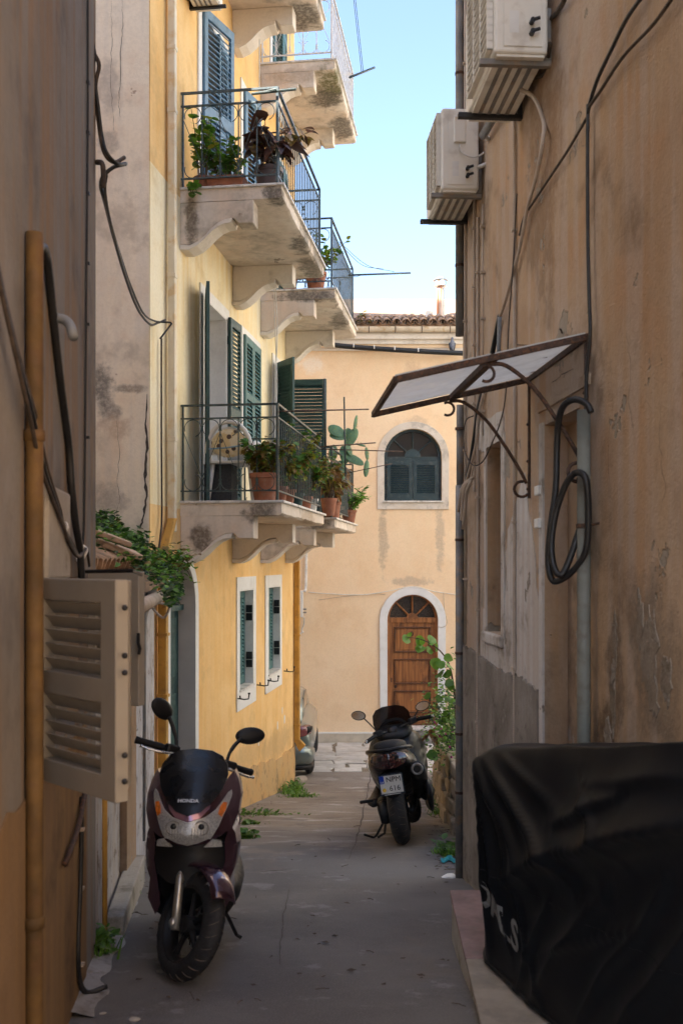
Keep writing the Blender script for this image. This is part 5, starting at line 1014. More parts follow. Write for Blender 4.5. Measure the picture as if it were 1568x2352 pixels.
def fold_d(y, z):
    d = 0
    for (y0_, z0_, y1_, z1_, w_, a_) in FOLDS:
        dy, dz = y1_ - y0_, z1_ - z0_; L2 = dy * dy + dz * dz; t = max(0, min(1, ((y - y0_) * dy + (z - z0_) * dz) / L2))
        q = math.hypot(y - y0_ - t * dy, z - z0_ - t * dz); sgn = ((y - y0_) * dz - (z - z0_) * dy); w2 = w_ * (.55 if sgn > 0 else 1.35)
        d += a_ * math.exp(-(q / w2) ** 1.25) * (.35 + .65 * math.sin(math.pi * min(1, t * .9 + .1)))
    return d
def cover_pt(u, v):
    y = 4.62 - 1.95 * u; bx_ = .585 + max(0, 4.4 - y) * .29; wx_ = 1.36 - .063 * y - .02; hem = -1.775
    end = max(0, 1 - u / .09); top = -.80 + .18 * (4.4 - y) - .3 * end ** 2.2
    pr = [(0, 0), (0, .18), (0, .36), (0, .54), (.0, .7), (.015, .84), (.07, .94), (.2, .99), (.45, 1.0), (.8, .99), (.97, .9), (1, .4), (1, 0)]
    f = v * (len(pr) - 1); i = min(int(f), len(pr) - 2); t = f - i; a, b = pr[i], pr[i + 1]
    p0, p3 = pr[max(i - 1, 0)], pr[min(i + 2, len(pr) - 1)]
    cr_ = lambda k: .5 * (2 * a[k] + (b[k] - p0[k]) * t + (2 * p0[k] - 5 * a[k] + 4 * b[k] - p3[k]) * t * t + (3 * a[k] - p0[k] - 3 * b[k] + p3[k]) * t ** 3)
    px_, pz_ = cr_(0), cr_(1); z = hem + (top - hem) * pz_; y2 = y + mnoise.noise(V(y * 3, z * 3, 2)) * .03; z2 = z + mnoise.noise(V(y * 3, z * 3, 9)) * .03
    side = max(0, 1 - px_ * 4); k = fold_d(y2, z2) * 1.25 * (.15 + .85 * side) + .005 * mnoise.noise(V(y * 5, z * 5, 5))
    x = bx_ + (wx_ - bx_) * px_ + .06 * side - k + .05 * end ** 2 * side; z += .02 * mnoise.noise(V(y * 2.3, px_ * 2, 0)) * (1 - side)
    return V(min(x, wx_), y, z)
cm, nt_, b_ = new_mat('black_cover_fabric'); b_.inputs['Base Color'].default_value = (.006, .007, .009, 1); b_.inputs['Roughness'].default_value = .46; b_.inputs['Specular IOR Level'].default_value = .16
bumpn(nt_, b_, mul(nt_, nz(nt_, 11, 3, (1, .5, 1)), mul(nt_, nz(nt_, 260, 2), .04), 'ADD'), .2, .008)
cc_ = obj('cover', MB().grid(cover_pt, 170, 120), cm, cov, smooth=True, solid=.004)
obj('hem', MB().tube([cover_pt(i / 80, .004) + V(-.004, 0, .01) for i in range(81)], .009, 6), cm, cov, smooth=True)
obj('seam', MB().tube([cover_pt(i / 80, .2) + V(-.001, 0, 0) for i in range(81)], .0025, 4), cm, cc_, smooth=True)
endr = [cover_pt(0, j / 66) for j in range(67)]
obj('cover_end', MB().add(endr + [V(sum(p.x for p in endr) / 67, 4.64, sum(p.z for p in endr) / 67)], [(i, i + 1, 67) for i in range(66)]), cm, cov, smooth=True, solid=.004)
lt_ = simple('faded_print', (.16, .16, .155), .6)
tb = text_mb('OALS', .17, V(0, 0, 0), V(0, -1, 0), V(0, 0, 1), .002, bold=.003)
for i, v in enumerate(tb.v):
    y, z = 4.28 + v.y * .95, -1.50 + v.z + (-v.y) * -.28; best = min((cover_pt((4.62 - y) / 1.95, q / 84) for q in range(1, 36)), key=lambda p: abs(p.z - z)); tb.v[i] = V(best.x - .008 - (0.001 if v.x > 0 else 0), y, z)
obj('lettering', tb, lt_, cc_)
for y in (4.2,):
    obj('wheel', MB().loft([[Matrix.Translation((.86, y, gz(y) + .37)) @ AX @ V(r * math.cos(2 * math.pi * k / 24), r * math.sin(2 * math.pi * k / 24), z) for k in range(24)] for r, z in wheel_prof(.28, .12)], False, True), M['rubber'], cov, smooth=True)

# ---- grey car whose tail shows past the corner of the yellow house
car = thing('parked_car', V(-1.33, 18.6, gz(18)), 'grey green car whose tail pokes out behind the yellow house corner', 'car')
CXc, gz0, y0c = -1.335, -3.66, 16.72
carm = paint('grey_green_car_paint', (.16, .2, .19), (.3, .33, .31), .28)
def cs(y, hw, zb, zt, p=3.2): return (y0c + y, CXc, gz0 + (zb + zt) / 2, hw, (zt - zb) / 2, p)
obj('body', hull([cs(.06, .62, .42, .9), cs(.1, .76, .3, .96), cs(.22, .83, .26, 1.0), cs(.6, .865, .24, 1.0), cs(1.4, .875, .22, .98), cs(2.6, .875, .22, .95), cs(3.4, .85, .24, .9), cs(3.9, .78, .28, .78), cs(4.08, .6, .36, .66)], 36), carm, car, smooth=True)
obj('rear_bumper', hull([cs(-.05, .6, .3, .52, 4), cs(.0, .78, .24, .58, 4), cs(.1, .865, .2, .6, 4), cs(.35, .885, .22, .58, 4), cs(.6, .87, .26, .5, 4)], 32), carm, car, smooth=True)
obj('bumper_skirt', hull([cs(-.02, .7, .17, .27, 4), cs(.1, .84, .15, .27, 4), cs(.5, .86, .15, .26, 4)], 24), M['black_plastic'], car, smooth=True)
obj('cabin', hull([cs(.2, .66, .9, 1.02), cs(.45, .7, .9, 1.28), cs(.75, .68, .9, 1.42), cs(1.6, .68, .9, 1.46), cs(2.3, .68, .9, 1.36), cs(3.0, .7, .85, .95)], 36), carm, car, smooth=True)
rwm = glass('car_glass', (.05, .055, .05), .05, 1)
obj('rear_window', hull([cs(.17, .5, .97, 1.03, 5), cs(.4, .6, .97, 1.27, 5), cs(.6, .58, 1.0, 1.36, 5)], 24), rwm, car, smooth=True)
obj('side_window', hull([(y0c + .75, CXc + .665, gz0 + 1.17, .015, .13), (y0c + 1.6, CXc + .675, gz0 + 1.18, .02, .17), (y0c + 2.2, CXc + .67, gz0 + 1.14, .015, .12)], 12), rwm, car)
tl = simple('tail_lamp_red', (.2, .06, .06), .12, 0, .2, 20, coat=.8)
for s in (1, -1):
    t_ = obj('tail_light', hull([(y0c + .035, CXc + s * .55, gz0 + .8, .08, .075, 4), (y0c + .07, CXc + s * .62, gz0 + .81, .12, .085, 4), (y0c + .2, CXc + s * .74, gz0 + .83, .09, .085, 4)], 16), tl, car, smooth=True)
    obj('reverse_lamp', hull([(y0c + .1, CXc + s * .755, gz0 + .83, .03, .06), (y0c + .2, CXc + s * .81, gz0 + .845, .025, .05), (y0c + .3, CXc + s * .835, gz0 + .85, .01, .03)], 12), M['black_gloss'], t_, smooth=True)
    for yy in (.75, 3.3): 
        w_ = obj('wheel', MB().loft([[Matrix.Translation((CXc + s * .77, y0c + yy, gz(y0c + yy) + .3)) @ AX @ V(r * math.cos(2 * math.pi * k / 30), r * math.sin(2 * math.pi * k / 30), z) for k in range(30)] for r, z in wheel_prof(.3, .18)], False, True), M['rubber'], car, smooth=True)
obj('wiper', MB().tube([V(CXc + .42, y0c + .28, gz0 + 1.08), V(CXc + .3, y0c + .27, gz0 + 1.1), V(CXc + .1, y0c + .27, gz0 + 1.07)], .012, 6), M['black_plastic'], car)
obj('antenna_pod', MB().ball((CXc + .5, y0c + .36, gz0 + 1.13), (.035, .03, .055)), M['black_plastic'], car, smooth=True)
# ================================================================== air conditioners
def aircon(label, org, ax_out, ax_along, w, d, h, dirn, rusty=False, pipes=True):
    """org: near lower corner at the wall; ax_along runs away from the viewer along the wall."""
    o = thing('air_conditioner', org, label, 'air conditioner', 'air conditioner units on the walls')
    g0 = org + ax_out * .03
    obj('casing', MB().par(g0, ax_out * d, ax_along * w, UP * h), M['ac_body'], o, bevel=.016, seg=3)
    obj('base_pan', MB().par(g0 + ax_out * .015 + ax_along * .015 - UP * .012, ax_out * (d - .03), ax_along * (w - .03), UP * .012), M['ac_body'], o)
    for k in range(4): obj('pan_rib', MB().par(g0 + ax_out * (.05 + k * .05) + ax_along * .08 - UP * .018, ax_out * .022, ax_along * (w - .2), UP * .007), M['zinc'], o, bevel=.003)
    f0 = g0 + ax_out * (d + .001)
    obj('fan_opening', MB().par(f0 + ax_along * .04 + UP * .04, ax_out * .004, ax_along * (w - .25), UP * (h - .08)), M['ac_dark'], o)
    for k in range(15): obj('grille_bar', MB().par(f0 + ax_along * .03 + UP * (.03 + k * (h - .06) / 14), ax_out * .028, ax_along * (w - .23), UP * .007), M['ac_body'], o)
    for k in range(4): obj('grille_post', MB().par(f0 + ax_along * (.03 + k * (w - .24) / 3) + UP * .03, ax_out * .03, ax_along * .008, UP * (h - .055)), M['ac_body'], o)
    # service side facing the viewer
    s0 = g0 - ax_along * .006
    obj('side_panel', MB().par(s0 + ax_out * .03 + UP * .03, ax_out * (d * .72), -ax_along * -.004, UP * (h - .09)), M['ac_body'], o, bevel=.004)
    tc_ = obj('terminal_cover', MB().par(s0 + ax_out * (d * .36) + UP * (h * .56), ax_out * (d * .33), -ax_along * .022, UP * (h * .32)), M['ac_body'], o, bevel=.01)
    obj('cover_handle', MB().par(s0 + ax_out * (d * .38) + UP * (h * .85) - ax_along * .024, ax_out * (d * .29), -ax_along * .012, UP * .02), M['ac_body'], tc_, bevel=.004)
    obj('data_label', MB().par(s0 + ax_out * (d * .55) + UP * (h * .16), ax_out * (d * .17), -ax_along * .0012, UP * (h * .18)), M['white_pvc'], o)
    for z_ in (.12, .21):
        vv = s0 + ax_out * (d * .32) + UP * (h * z_ + .02); va = obj('valve', MB().tube([vv, vv - ax_along * .035], .013, 8), M['black_iron'], o)
        obj('valve_nut', MB().tube([vv - ax_along * .03 - ax_out * .0, vv - ax_along * .03 - ax_out * .035 + UP * .012], .009, 6), M['black_iron'], va)
    for k, t_ in enumerate((.05, w - .12)):
        b0 = org + ax_along * t_ - UP * .035; bm_ = M['rust_iron'] if rusty else M['zinc']
        obj('bracket', MB().par(b0, ax_out * (d + .09), ax_along * .035, UP * .03), bm_ if k == 0 else M['black_iron'], o, bevel=.003)
        obj('bracket_leg', MB().par(b0 + UP * .031, ax_out * .03, ax_along * .035, UP * .26), bm_ if k == 0 else M['black_iron'], o, bevel=.003)
        obj('bracket_gusset', MB().prism([(0, 0), (.09, 0), (.03, .03), (0, .1)], b0 + ax_out * .03 + UP * .03, ax_out, UP, ax_along * .006), bm_, o)
    return o
a2 = aircon('lower pale air conditioner unit on the right wall near its far corner', RW(6.62, 0, 2.48), RN, RU, .68, .25, .54, 1)
a1 = aircon('upper pale air conditioner unit cut by the top edge on the right wall', RW(4.92, 0, 2.515), RN, RU, .76, .27, .6, 1)
a3 = aircon('grey air conditioner on a rusty bracket high on the yellow house', YW(10.1, 0, 5.86), YN, YU, .5, .3, .55, 1, True)
# small unit on the far wall
fo = E(676, 1417); ac4 = thing('air_conditioner', fo, 'small white air conditioner beside the yellow corner on the far wall', 'air conditioner', 'air conditioner units on the walls')
W4 = (700 - 640) / F * EY; H4 = 60 / F * EY; b4 = V(ex(697) - W4, EY - .33, ez(1416))
obj('casing', MB().par(b4, (W4, 0, 0), (0, .26, 0), (0, 0, H4)), simple('white_enamel', (.62, .62, .6), .45, 0, .04, 3), ac4, bevel=.015)
for k in range(13): obj('grille_bar', MB().par(b4 + V(.03, -.012, .035 + k * (H4 - .07) / 12), (W4 - .12, 0, 0), (0, .012, 0), (0, 0, .014)), M['ac_body'], ac4)
obj('brand_panel', MB().par(b4 + V(W4 - .28, -.018, H4 * .38), (.17, 0, 0), (0, .006, 0), (0, 0, .13)), M['white_pvc'], ac4)
obj('brand_ring', MB().tube([b4 + V(W4 - .215 + .04 * math.cos(R(a)), -.021, H4 * .38 + .065 + .045 * math.sin(R(a))) for a in range(-150, 151, 25)], .006, 5), simple('logo_red', (.3, .02, .03), .5), ac4)
obj('brand_dot', MB().lathe([(.016, 0), (.016, .003)], Matrix.Translation(b4 + V(W4 - .225, -.019, H4 * .38 + .065)) @ Matrix.Rotation(R(90), 4, 'X')), simple('logo_grey', (.2, .2, .22), .5), ac4)
for z_ in (.1, .17): obj('valve', MB().tube([b4 + V(W4, .1, z_), b4 + V(W4 + .07, .1, z_)], .016, 8), M['zinc'], ac4)
obj('bracket', MB().par(b4 + V(.05, 0, -.04), (.04, 0, 0), (0, .33, 0), (0, 0, .035)), M['zinc'], ac4)
def cable(label, pts, r, mat='cable', cat='cable', name='cable', n=6, sm=6, group=None): return tag(obj(name, MB().tube(smooth_path(pts, sm) if sm else pts, r, n), M[mat], smooth=True), label, cat, group)
cable('white pipe running down the far wall into the small air conditioner', [E(704, 1230, .05), E(703, 1300, .05), E(702, 1352, .08), E(699, 1357, .2)], .03, 'white_pvc', 'pipe', 'wall_pipe')
cable('thin white conduit looping below the small far air conditioner', [E(698, 1417, .2), E(698, 1433, .1), E(693, 1447, .05), E(696, 1452, .05), E(689, 1462, .05), E(686, 1540, .05), E(684, 1640, .05)], .016, 'white_pvc', 'pipe', 'wall_pipe')

# ================================================================== iron and plastic awning over the right door
awn = thing('door_awning', RW(4.9, 0, .99), 'sloping translucent awning on scrolled iron arms over the right door', 'awning')
tA, tB, pj, zw, zo = 4.38, 5.41, .85, .995, .797
def aw(t, o, dz=0): return RW(t, o, zw + (zo - zw) * o / pj + dz)
def lbar(p, q, nm, w=.022, h=.03): 
    d = (q - p).normalized(); s = d.cross(UP).normalized(); return obj(nm, MB().par(p - s * w / 2 - UP * h / 2, q - p, s * w, UP * h), M['rust_iron'], awn, bevel=.003)
lbar(aw(tA, 0), aw(tB, 0), 'wall_bar'); lbar(aw(tA, pj), aw(tB, pj), 'front_bar'); lbar(aw(tA, .0), aw(tA, pj), 'side_bar'); lbar(aw(tB, 0), aw(tB, pj), 'side_bar'); lbar(aw(tA, .42), aw(tB, .42), 'middle_bar', .034)
def poly_mat():
    m, nt, b = new_mat('milky_polycarbonate'); b.inputs['Base Color'].default_value = (.68, .71, .73, 1); b.inputs['Roughness'].default_value = .3
    t = nt.nodes.new('ShaderNodeBsdfTranslucent'); t.inputs['Color'].default_value = (.85, .87, .88, 1); tr = nt.nodes.new('ShaderNodeBsdfTransparent'); tr.inputs['Color'].default_value = (.75, .78, .8, 1)
    m1 = nt.nodes.new('ShaderNodeMixShader'); m2 = nt.nodes.new('ShaderNodeMixShader'); m1.inputs[0].default_value = .72
    nt.links.new(rmp(nt, nz(nt, 5, 4), .3, .7, .4, .2), m2.inputs[0])
    nt.links.new(b.outputs[0], m1.inputs[1]); nt.links.new(t.outputs[0], m1.inputs[2]); nt.links.new(m1.outputs[0], m2.inputs[1]); nt.links.new(tr.outputs[0], m2.inputs[2]); nt.links.new(m2.outputs[0], nt.nodes['Material Output'].inputs['Surface']); return m
pmt = poly_mat()
for a_, b_2 in ((.01, .41), (.43, pj)):
    obj('roof_panel', MB().par(aw(tA + .01, a_, .018), RU * (tB - tA - .02), aw(tA, b_2) - aw(tA, a_), UP * .006), pmt, awn)
lm = simple('leaf_dirt', (.12, .08, .05), .9, 0, .4, 30); 
for k in range(14): 
    r_ = random.Random(k + 50); p = aw(r_.uniform(tA + .05, tB - .05), r_.uniform(.03, .35), .027); obj('twig', MB().tube([p, p + V(r_.uniform(-.08, .08), r_.uniform(-.08, .08), .006)], .003, 4), lm, awn)
for t in (tA + .015, tB - .015):
    obj('wall_post', MB().par(RW(t - .01, 0, .35 if t > 5 else .42), RU * .02, RN * .012, UP * (.64 if t > 5 else .57)), M['rust_iron'], awn)
    pts = smooth_path([aw(t, .44, -.02), RW(t, .36, .865), RW(t, .24, .77), RW(t, .13, .62), RW(t, .055, .5), RW(t, .02, .43)], 5)
    obj('arm', MB().tube(pts, .0095, 7), M['rust_iron'], awn, smooth=True)
    c = aw(t, .45, -.06); obj('scroll', MB().tube([c + RN * (.035 * math.cos(R(a))) + UP * (.035 * math.sin(R(a))) for a in range(60, 301, 20)], .007, 6), M['rust_iron'], awn, smooth=True)
    c = RW(t, .045, .40); obj('scroll', MB().tube([c + RN * (.042 * math.cos(R(a))) + UP * (.042 * math.sin(R(a))) for a in range(180, -181, -20) if not -180 <= a < -170 and a < 180][3:16], .008, 6), M['rust_iron'], awn, smooth=True)
    for z_ in (.4, .55, .75): obj('bolt', MB().ball(RW(t, .014, z_), .008, nu=8, nv=5), M['rust_iron'], awn)

# ================================================================== cables and hoses on the right wall
def rp(px, py, o=.02): return P(px, py, rt(px) * (1 - o * .9))
cable('thick black cable curving down the upper right wall', [rp(1490, -30), rp(1440, 40), rp(1405, 110), rp(1372, 180), rp(1354, 235), rp(1349, 260)], .0085, 'cable')
cable('grey cable beside the thick black one at the top right', [rp(1560, -30), rp(1500, 55), rp(1430, 130), rp(1380, 205), rp(1352, 245)], .007, 'cable_old')
cable('black cable dropping straight down to the awning on the right wall', [rp(1349, 240), rp(1348, 380), rp(1349, 560), rp(1352, 690), rp(1354, 770), rp(1346, 860), rp(1345, 925)], .008, 'cable')
cable('brown diagonal cable crossing the right wall below the upper unit', [rp(1348, 268), rp(1300, 350), rp(1250, 425), rp(1205, 495), rp(1192, 540)], .0065, 'cable_old')
cable('ribbed drain hose hanging from the upper air conditioner', [P(1195, 206, 5.25), P(1225, 225, 5.2), P(1247, 280, 5.1), rp(1246, 320, .03), rp(1232, 400, .03), rp(1210, 480, .025), rp(1190, 580, .02), rp(1160, 690, .02), rp(1148, 725, .02)], .011, 'conduit', 'hose', 'drain_hose')
cable('thick black conduit running down from the hose behind the awning', [rp(1147, 725), rp(1132, 800), rp(1122, 850), rp(1100, 930), rp(1088, 1010), rp(1080, 1060), rp(1066, 1130), rp(1062, 1160)], .016, 'cable', 'conduit', 'wall_conduit')
cable('short grey ribbed conduit beside the thick black one', [rp(1147, 728, .035), rp(1145, 790, .035), rp(1143, 850, .03)], .013, 'grey_pvc', 'conduit', 'wall_conduit')
cable('thin beige conduit strapped along the thick black one', [rp(1109, 905, .035), rp(1097, 960, .035), rp(1090, 1030, .035), rp(1068, 1110, .035), rp(1056, 1125, .05)], .009, 'conduit', 'conduit', 'wall_conduit')
cable('thin grey wire looping in front of the blind window', [rp(1186, 445, .03), rp(1178, 600, .03), rp(1168, 740, .03), rp(1161, 900, .04), rp(1148, 970, .06), rp(1128, 1020, .08), rp(1108, 1060, .1), rp(1085, 1068, .11), rp(1068, 1040, .11), rp(1064, 1000, .1), rp(1070, 965, .09), rp(1087, 955, .05)], .004, 'cable_old', 'wire', 'wire')
for k, (x0_, x1_) in enumerate(((1058, 1052), (1063, 1059), (1070, 1062))): cable(('short beige hose end tied outermost on the corner drainpipe', 'middle one of three beige hose ends at the drainpipe', 'longest beige hose end curling down beside the drainpipe')[k], [rp(1088 - k * 3, 1095 + k * 4, .05), rp(x0_ + 8, 1112, .07), rp(x0_, 1135, .08), rp(x1_, 1175 + k * 20, .08)], .011, 'conduit', 'hose', 'drain_hose', group='hose ends at the drainpipe')
cable('dark refrigerant pipe looping behind the upper air conditioner', [P(1240, 40, 4.95), P(1262, 45, 5.0), rp(1290, 10, .03), rp(1300, -20, .03)], .012, 'cable_old', 'pipe', 'insulated_pipe')
cable('dark insulated pipe under the upper air conditioner', [P(1200, 195, 5.3), P(1225, 180, 5.2), P(1252, 165, 5.1), rp(1262, 100, .03)], .011, 'cable_old', 'pipe', 'insulated_pipe')
cable('fat white insulated pipe bent at the lower air conditioner', [P(1098, 384, 6.6), P(1120, 374, 6.55), P(1135, 352, 6.6), P(1137, 330, 6.65), P(1128, 315, 6.72), rp(1118, 318, .02)], .015, 'white_pvc', 'pipe', 'insulated_pipe')
cable('thin white cable from the lower air conditioner cover', [P(1054, 332, 6.6), P(1060, 350, 6.58), P(1085, 361, 6.58), P(1108, 352, 6.6), P(1125, 330, 6.7), P(1150, 285, 6.75), rp(1152, 255, .02)], .006, 'white_pvc', 'cable')
cable('dark window frame bar seen between the two air conditioners', [rp(1150, 240, .04), rp(1108, 312, .04)], .03, 'grey_pvc', 'frame', 'frame_bar', 4, 0)
hs = [P(1357, 947, 4.18), P(1345, 927, 4.2), P(1318, 918, 4.25), P(1295, 930, 4.3), P(1283, 960, 4.35), P(1278, 1020, 4.4), P(1275, 1120, 4.4), P(1262, 1220, 4.4), P(1258, 1290, 4.4), P(1266, 1330, 4.38), P(1285, 1333, 4.35), P(1320, 1305, 4.3), P(1345, 1260, 4.25), P(1350, 1180, 4.22), P(1346, 1110, 4.2), P(1335, 1087, 4.22), P(1315, 1090, 4.28), P(1295, 1120, 4.32), P(1275, 1180, 4.36), P(1265, 1250, 4.36), P(1272, 1305, 4.34), P(1288, 1320, 4.32), P(1305, 1290, 4.32), P(1322, 1240, 4.32), P(1330, 1215, 4.36)]
hose = thing('hanging_hose', P(1290, 1333, 4.35), 'coiled black hose hanging from the grey pipe on the right', 'hose')
obj('tube', MB().tube(smooth_path(hs, 6), .0145, 9), M['cable'], hose, smooth=True)
obj('hook', MB().tube([P(1336, 1100, 4.3) + V(.02 * math.cos(R(a)), 0, .02 * math.sin(R(a))) for a in range(0, 300, 30)], .005, 6), M['rust_iron'], hose)
cable('small iron nail sticking out above the awning', [rp(1290, 765, 0), rp(1286, 756, .06)], .004, 'rust_iron', 'nail', 'nail', 5, 0)

# ================================================================== cables on the left
def lp(px, py, o=.02): return P(px, py, lt(px) * (1 - o * .9))
blk = cable('thin black cable clipped straight down the left foreground wall', [lp(202, -40), lp(202, 300), lp(199, 640), lp(197, 900), lp(194, 1180), lp(190, 1260)], .006, 'cable')
for py in (190, 305, 445, 605, 745, 1005): obj('clip', MB().box(lp(203, py), (.016, .02, .012)), M['cable'], blk)
cable('thick twisted cable running down the corner of the grey house', [P(186, -40, 5.0), P(200, 60, 5.0), P(215, 118, 5.0), P(228, 150, 5.0), P(220, 200, 5.02), P(228, 290, 5.05), P(240, 350, 5.05), P(262, 373, 5.1), P(286, 362, 5.2)], .011, 'cable_old')
cable('second strand of the twisted cable bundle at the corner', [P(192, -40, 5.0), P(206, 60, 5.0), P(218, 125, 4.99), P(214, 160, 5.0), P(224, 230, 5.02), P(234, 310, 5.05), P(246, 352, 5.04), P(270, 376, 5.1), P(290, 376, 5.2)], .01, 'cable')
cable('slack black cable sagging from the corner to the cream downpipe', [P(290, 376, 5.2), P(262, 384, 5.2), P(240, 402, 5.2), P(232, 425, 5.25), P(243, 470, 5.5), P(262, 545, 6.2), P(290, 640, 7.2), P(318, 712, 8.2), P(345, 745, 9.0), P(362, 742, 9.3), P(380, 735, 9.4)], .011, 'cable')
cable('second slack black cable sagging beside the first one', [P(245, 402, 5.2), P(242, 440, 5.3), P(254, 510, 5.8), P(278, 590, 6.8), P(302, 660, 7.8), P(330, 720, 8.7), P(358, 738, 9.25), P(392, 741, 9.35), P(388, 752, 9.35), P(368, 778, 9.3)], .009, 'cable')
cable('bundle of thin cables running down the cream corner strip', [YW(yt(364), .03, zz(775, 9.4)), YW(yt(364), .03, zz(1000, 9.4)), YW(yt(365), .03, zz(1180, 9.4)), YW(yt(360), .04, zz(1225, 9.4)), YW(yt(352), .04, zz(1290, 9.4))], .01, 'cable_old')
cable('stub of a wooden peg on the corner of the grey house', [P(222, 372, 5.02), P(236, 378, 5.0), P(238, 420, 5.0), P(234, 430, 5.0)], .014, 'cable_old', 'peg', 'peg')
cable('fat black hose hanging from the ochre pipe on the left', [lp(82, 572, .05), lp(92, 566, .05), lp(104, 575, .05), lp(112, 620, .04), lp(124, 740, .03), lp(140, 880, .03), lp(158, 1020, .03), lp(165, 1120, .04), lp(174, 1200, .05), lp(184, 1260, .06), lp(188, 1330, .06)], .0155, 'cable', 'hose', 'hanging_hose', 8)
for k, (dx, c_) in enumerate(((0, 'cable_old'), (8, 'cable'), (14, 'cable_old'))):
    cable(('grey slack cable crossing the left foreground diagonally', 'black slack cable crossing between two grey ones on the left', 'upper grey slack cable crossing the left foreground')[k], [lp(-60, 480 + dx * 2, .02), lp(-20 + dx * .3, 570, .03), lp(8 + dx * .3, 690, .05), lp(40 + dx * .5, 830, .08), lp(70 + dx, 960, .08), lp(95 + dx, 1075, .08), lp(130 + dx * .6, 1170, .08), lp(147, 1212, .08), lp(160 + dx * .5, 1250, .08), lp(178 + dx * .3, 1278, .08), lp(192, 1268, .08), lp(200, 1262, .08), lp(206, 1300, .07)], .0065, c_, 'cable')
cable('white cable tie ring knotting the slack cables', [P(146, 1206, 3.75), P(152, 1200, 3.72), P(156, 1212, 3.7), P(150, 1224, 3.72), P(145, 1215, 3.75)], .004, 'white_pvc', 'tie', 'cable_tie')
cable('white loop of cable ends above the beige shutter', [P(186, 1250, 4.3), P(200, 1262, 4.3), P(194, 1278, 4.28), P(184, 1290, 4.28), P(176, 1282, 4.28), P(186, 1268, 4.3)], .006, 'white_pvc')
dbp = cable('dark blue pipe running down to the ground at the left wall foot', [lp(188, 1830, .03), lp(186, 2000, .03), lp(180, 2200, .03), LW(lt(178), .03, gz(4.3) + .03), LW(lt(178) + .05, .12, gz(4.35) + .03)], .012, 'cable', 'pipe', 'wall_pipe')
for py in (1905, 2040, 2215, 2300): obj('pipe_clip', MB().box(lp(186, py, .03), (.03, .03, .012)), M['conduit'], dbp)
cable('rusty iron stay leaning below the beige shutter', [lp(196, 1820, .05), lp(180, 1900, .06), lp(150, 1985, .05)], .012, 'rust_iron', 'stay', 'iron_stay', 6, 3)
cable('beige rubber hose looping below the shed gutter', [P(345, 1380, 8.2), P(370, 1385, 8.3), P(388, 1392, 8.4), P(384, 1410, 8.4), P(372, 1418, 8.4), P(350, 1395, 8.3), P(340, 1372, 8.2)], .011, 'conduit', 'hose', 'drain_hose')

# ================================================================== things across the far house and the sky
fcb = cable('thick black cable strung along the far house below the cornice', [E(700, 782, .25), E(790, 795, .22), E(900, 803, .22), E(985, 808, .22), E(1075, 812, .22)], .055, 'cable', 'cable', 'overhead_cable', 8)
for px in (812, 859, 906, 960): obj('tie_ring', MB().lathe([(.058, -.012), (.058, .012)], Matrix.Translation(E(px, 792 + (px - 770) * .068, .225)) @ AX, 12), M['white_pvc'], fcb)
cable('thin white wires looped along the far wall above the door', [E(708, 1360, .03), E(760, 1364, .03), E(830, 1366, .03), E(890, 1358, .04), E(948, 1347, .08), E(995, 1358, .04), E(1050, 1366, .03)], .008, 'white_pvc', 'wire', 'wall_wire')
cable('thin grey wire hanging below the white ones on the far wall', [E(732, 1378, .02), E(790, 1370, .02), E(860, 1364, .02), E(884, 1366, .02)], .005, 'conduit', 'wire', 'wall_wire')
cable('thin wire running down the right side of the white door arch', [E(1018, 1362, .03), E(1020, 1400, .03), E(1026, 1430, .06), E(1018, 1440, .07), E(1006, 1440, .07)], .006, 'conduit', 'wire', 'wall_wire')
# pigeon on the cable
pg_ = E(1038, 806, .22); pig = thing('pigeon', pg_, 'grey pigeon perched on the black cable at the far house', 'pigeon')
pm1 = simple('pigeon_grey', (.13, .15, .2), .7, 0, .3, 30); pm2 = simple('pigeon_dark', (.03, .035, .05), .6)
PS = [(-.02, .0, .02, .045), (.03, .0, .05, .055), (.1, .0, .06, .065), (.16, .0, .05, .055), (.2, .0, .03, .035), (.225, .0, .028, .03), (.25, -.005, .026, .028), (.268, -.005, .012, .014)]
obj('body', MB().loft([[pg_ + V(r1 * math.cos(2 * math.pi * k / 14), dy + r2 * math.sin(2 * math.pi * k / 14), z_ + .03) for k in range(14)] for z_, dy, r1, r2 in PS]), pm1, pig, smooth=True)
for s in (-1, 1):
    obj('wing', MB().ball(pg_ + V(s * .05, .01, .1), (.022, .05, .085), Matrix.Rotation(R(s * 8), 4, 'Y')), pm2, pig, smooth=True)
    obj('leg', MB().tube([pg_ + V(s * .02, 0, .05), pg_ + V(s * .022, -.01, .05 - .0)], .005, 5), M['terracotta'], pig)
obj('tail', MB().par(pg_ + V(-.025, -.02, -.06), (.05, 0, 0), (0, .02, .0), (0, .01, .1)), pm2, pig); obj('beak', MB().lathe([(.006, 0), (.001, .02)], Matrix.Translation(pg_ + V(0, -.035, .275)) @ Matrix.Rotation(R(100), 4, 'X'), 6), pm2, pig)
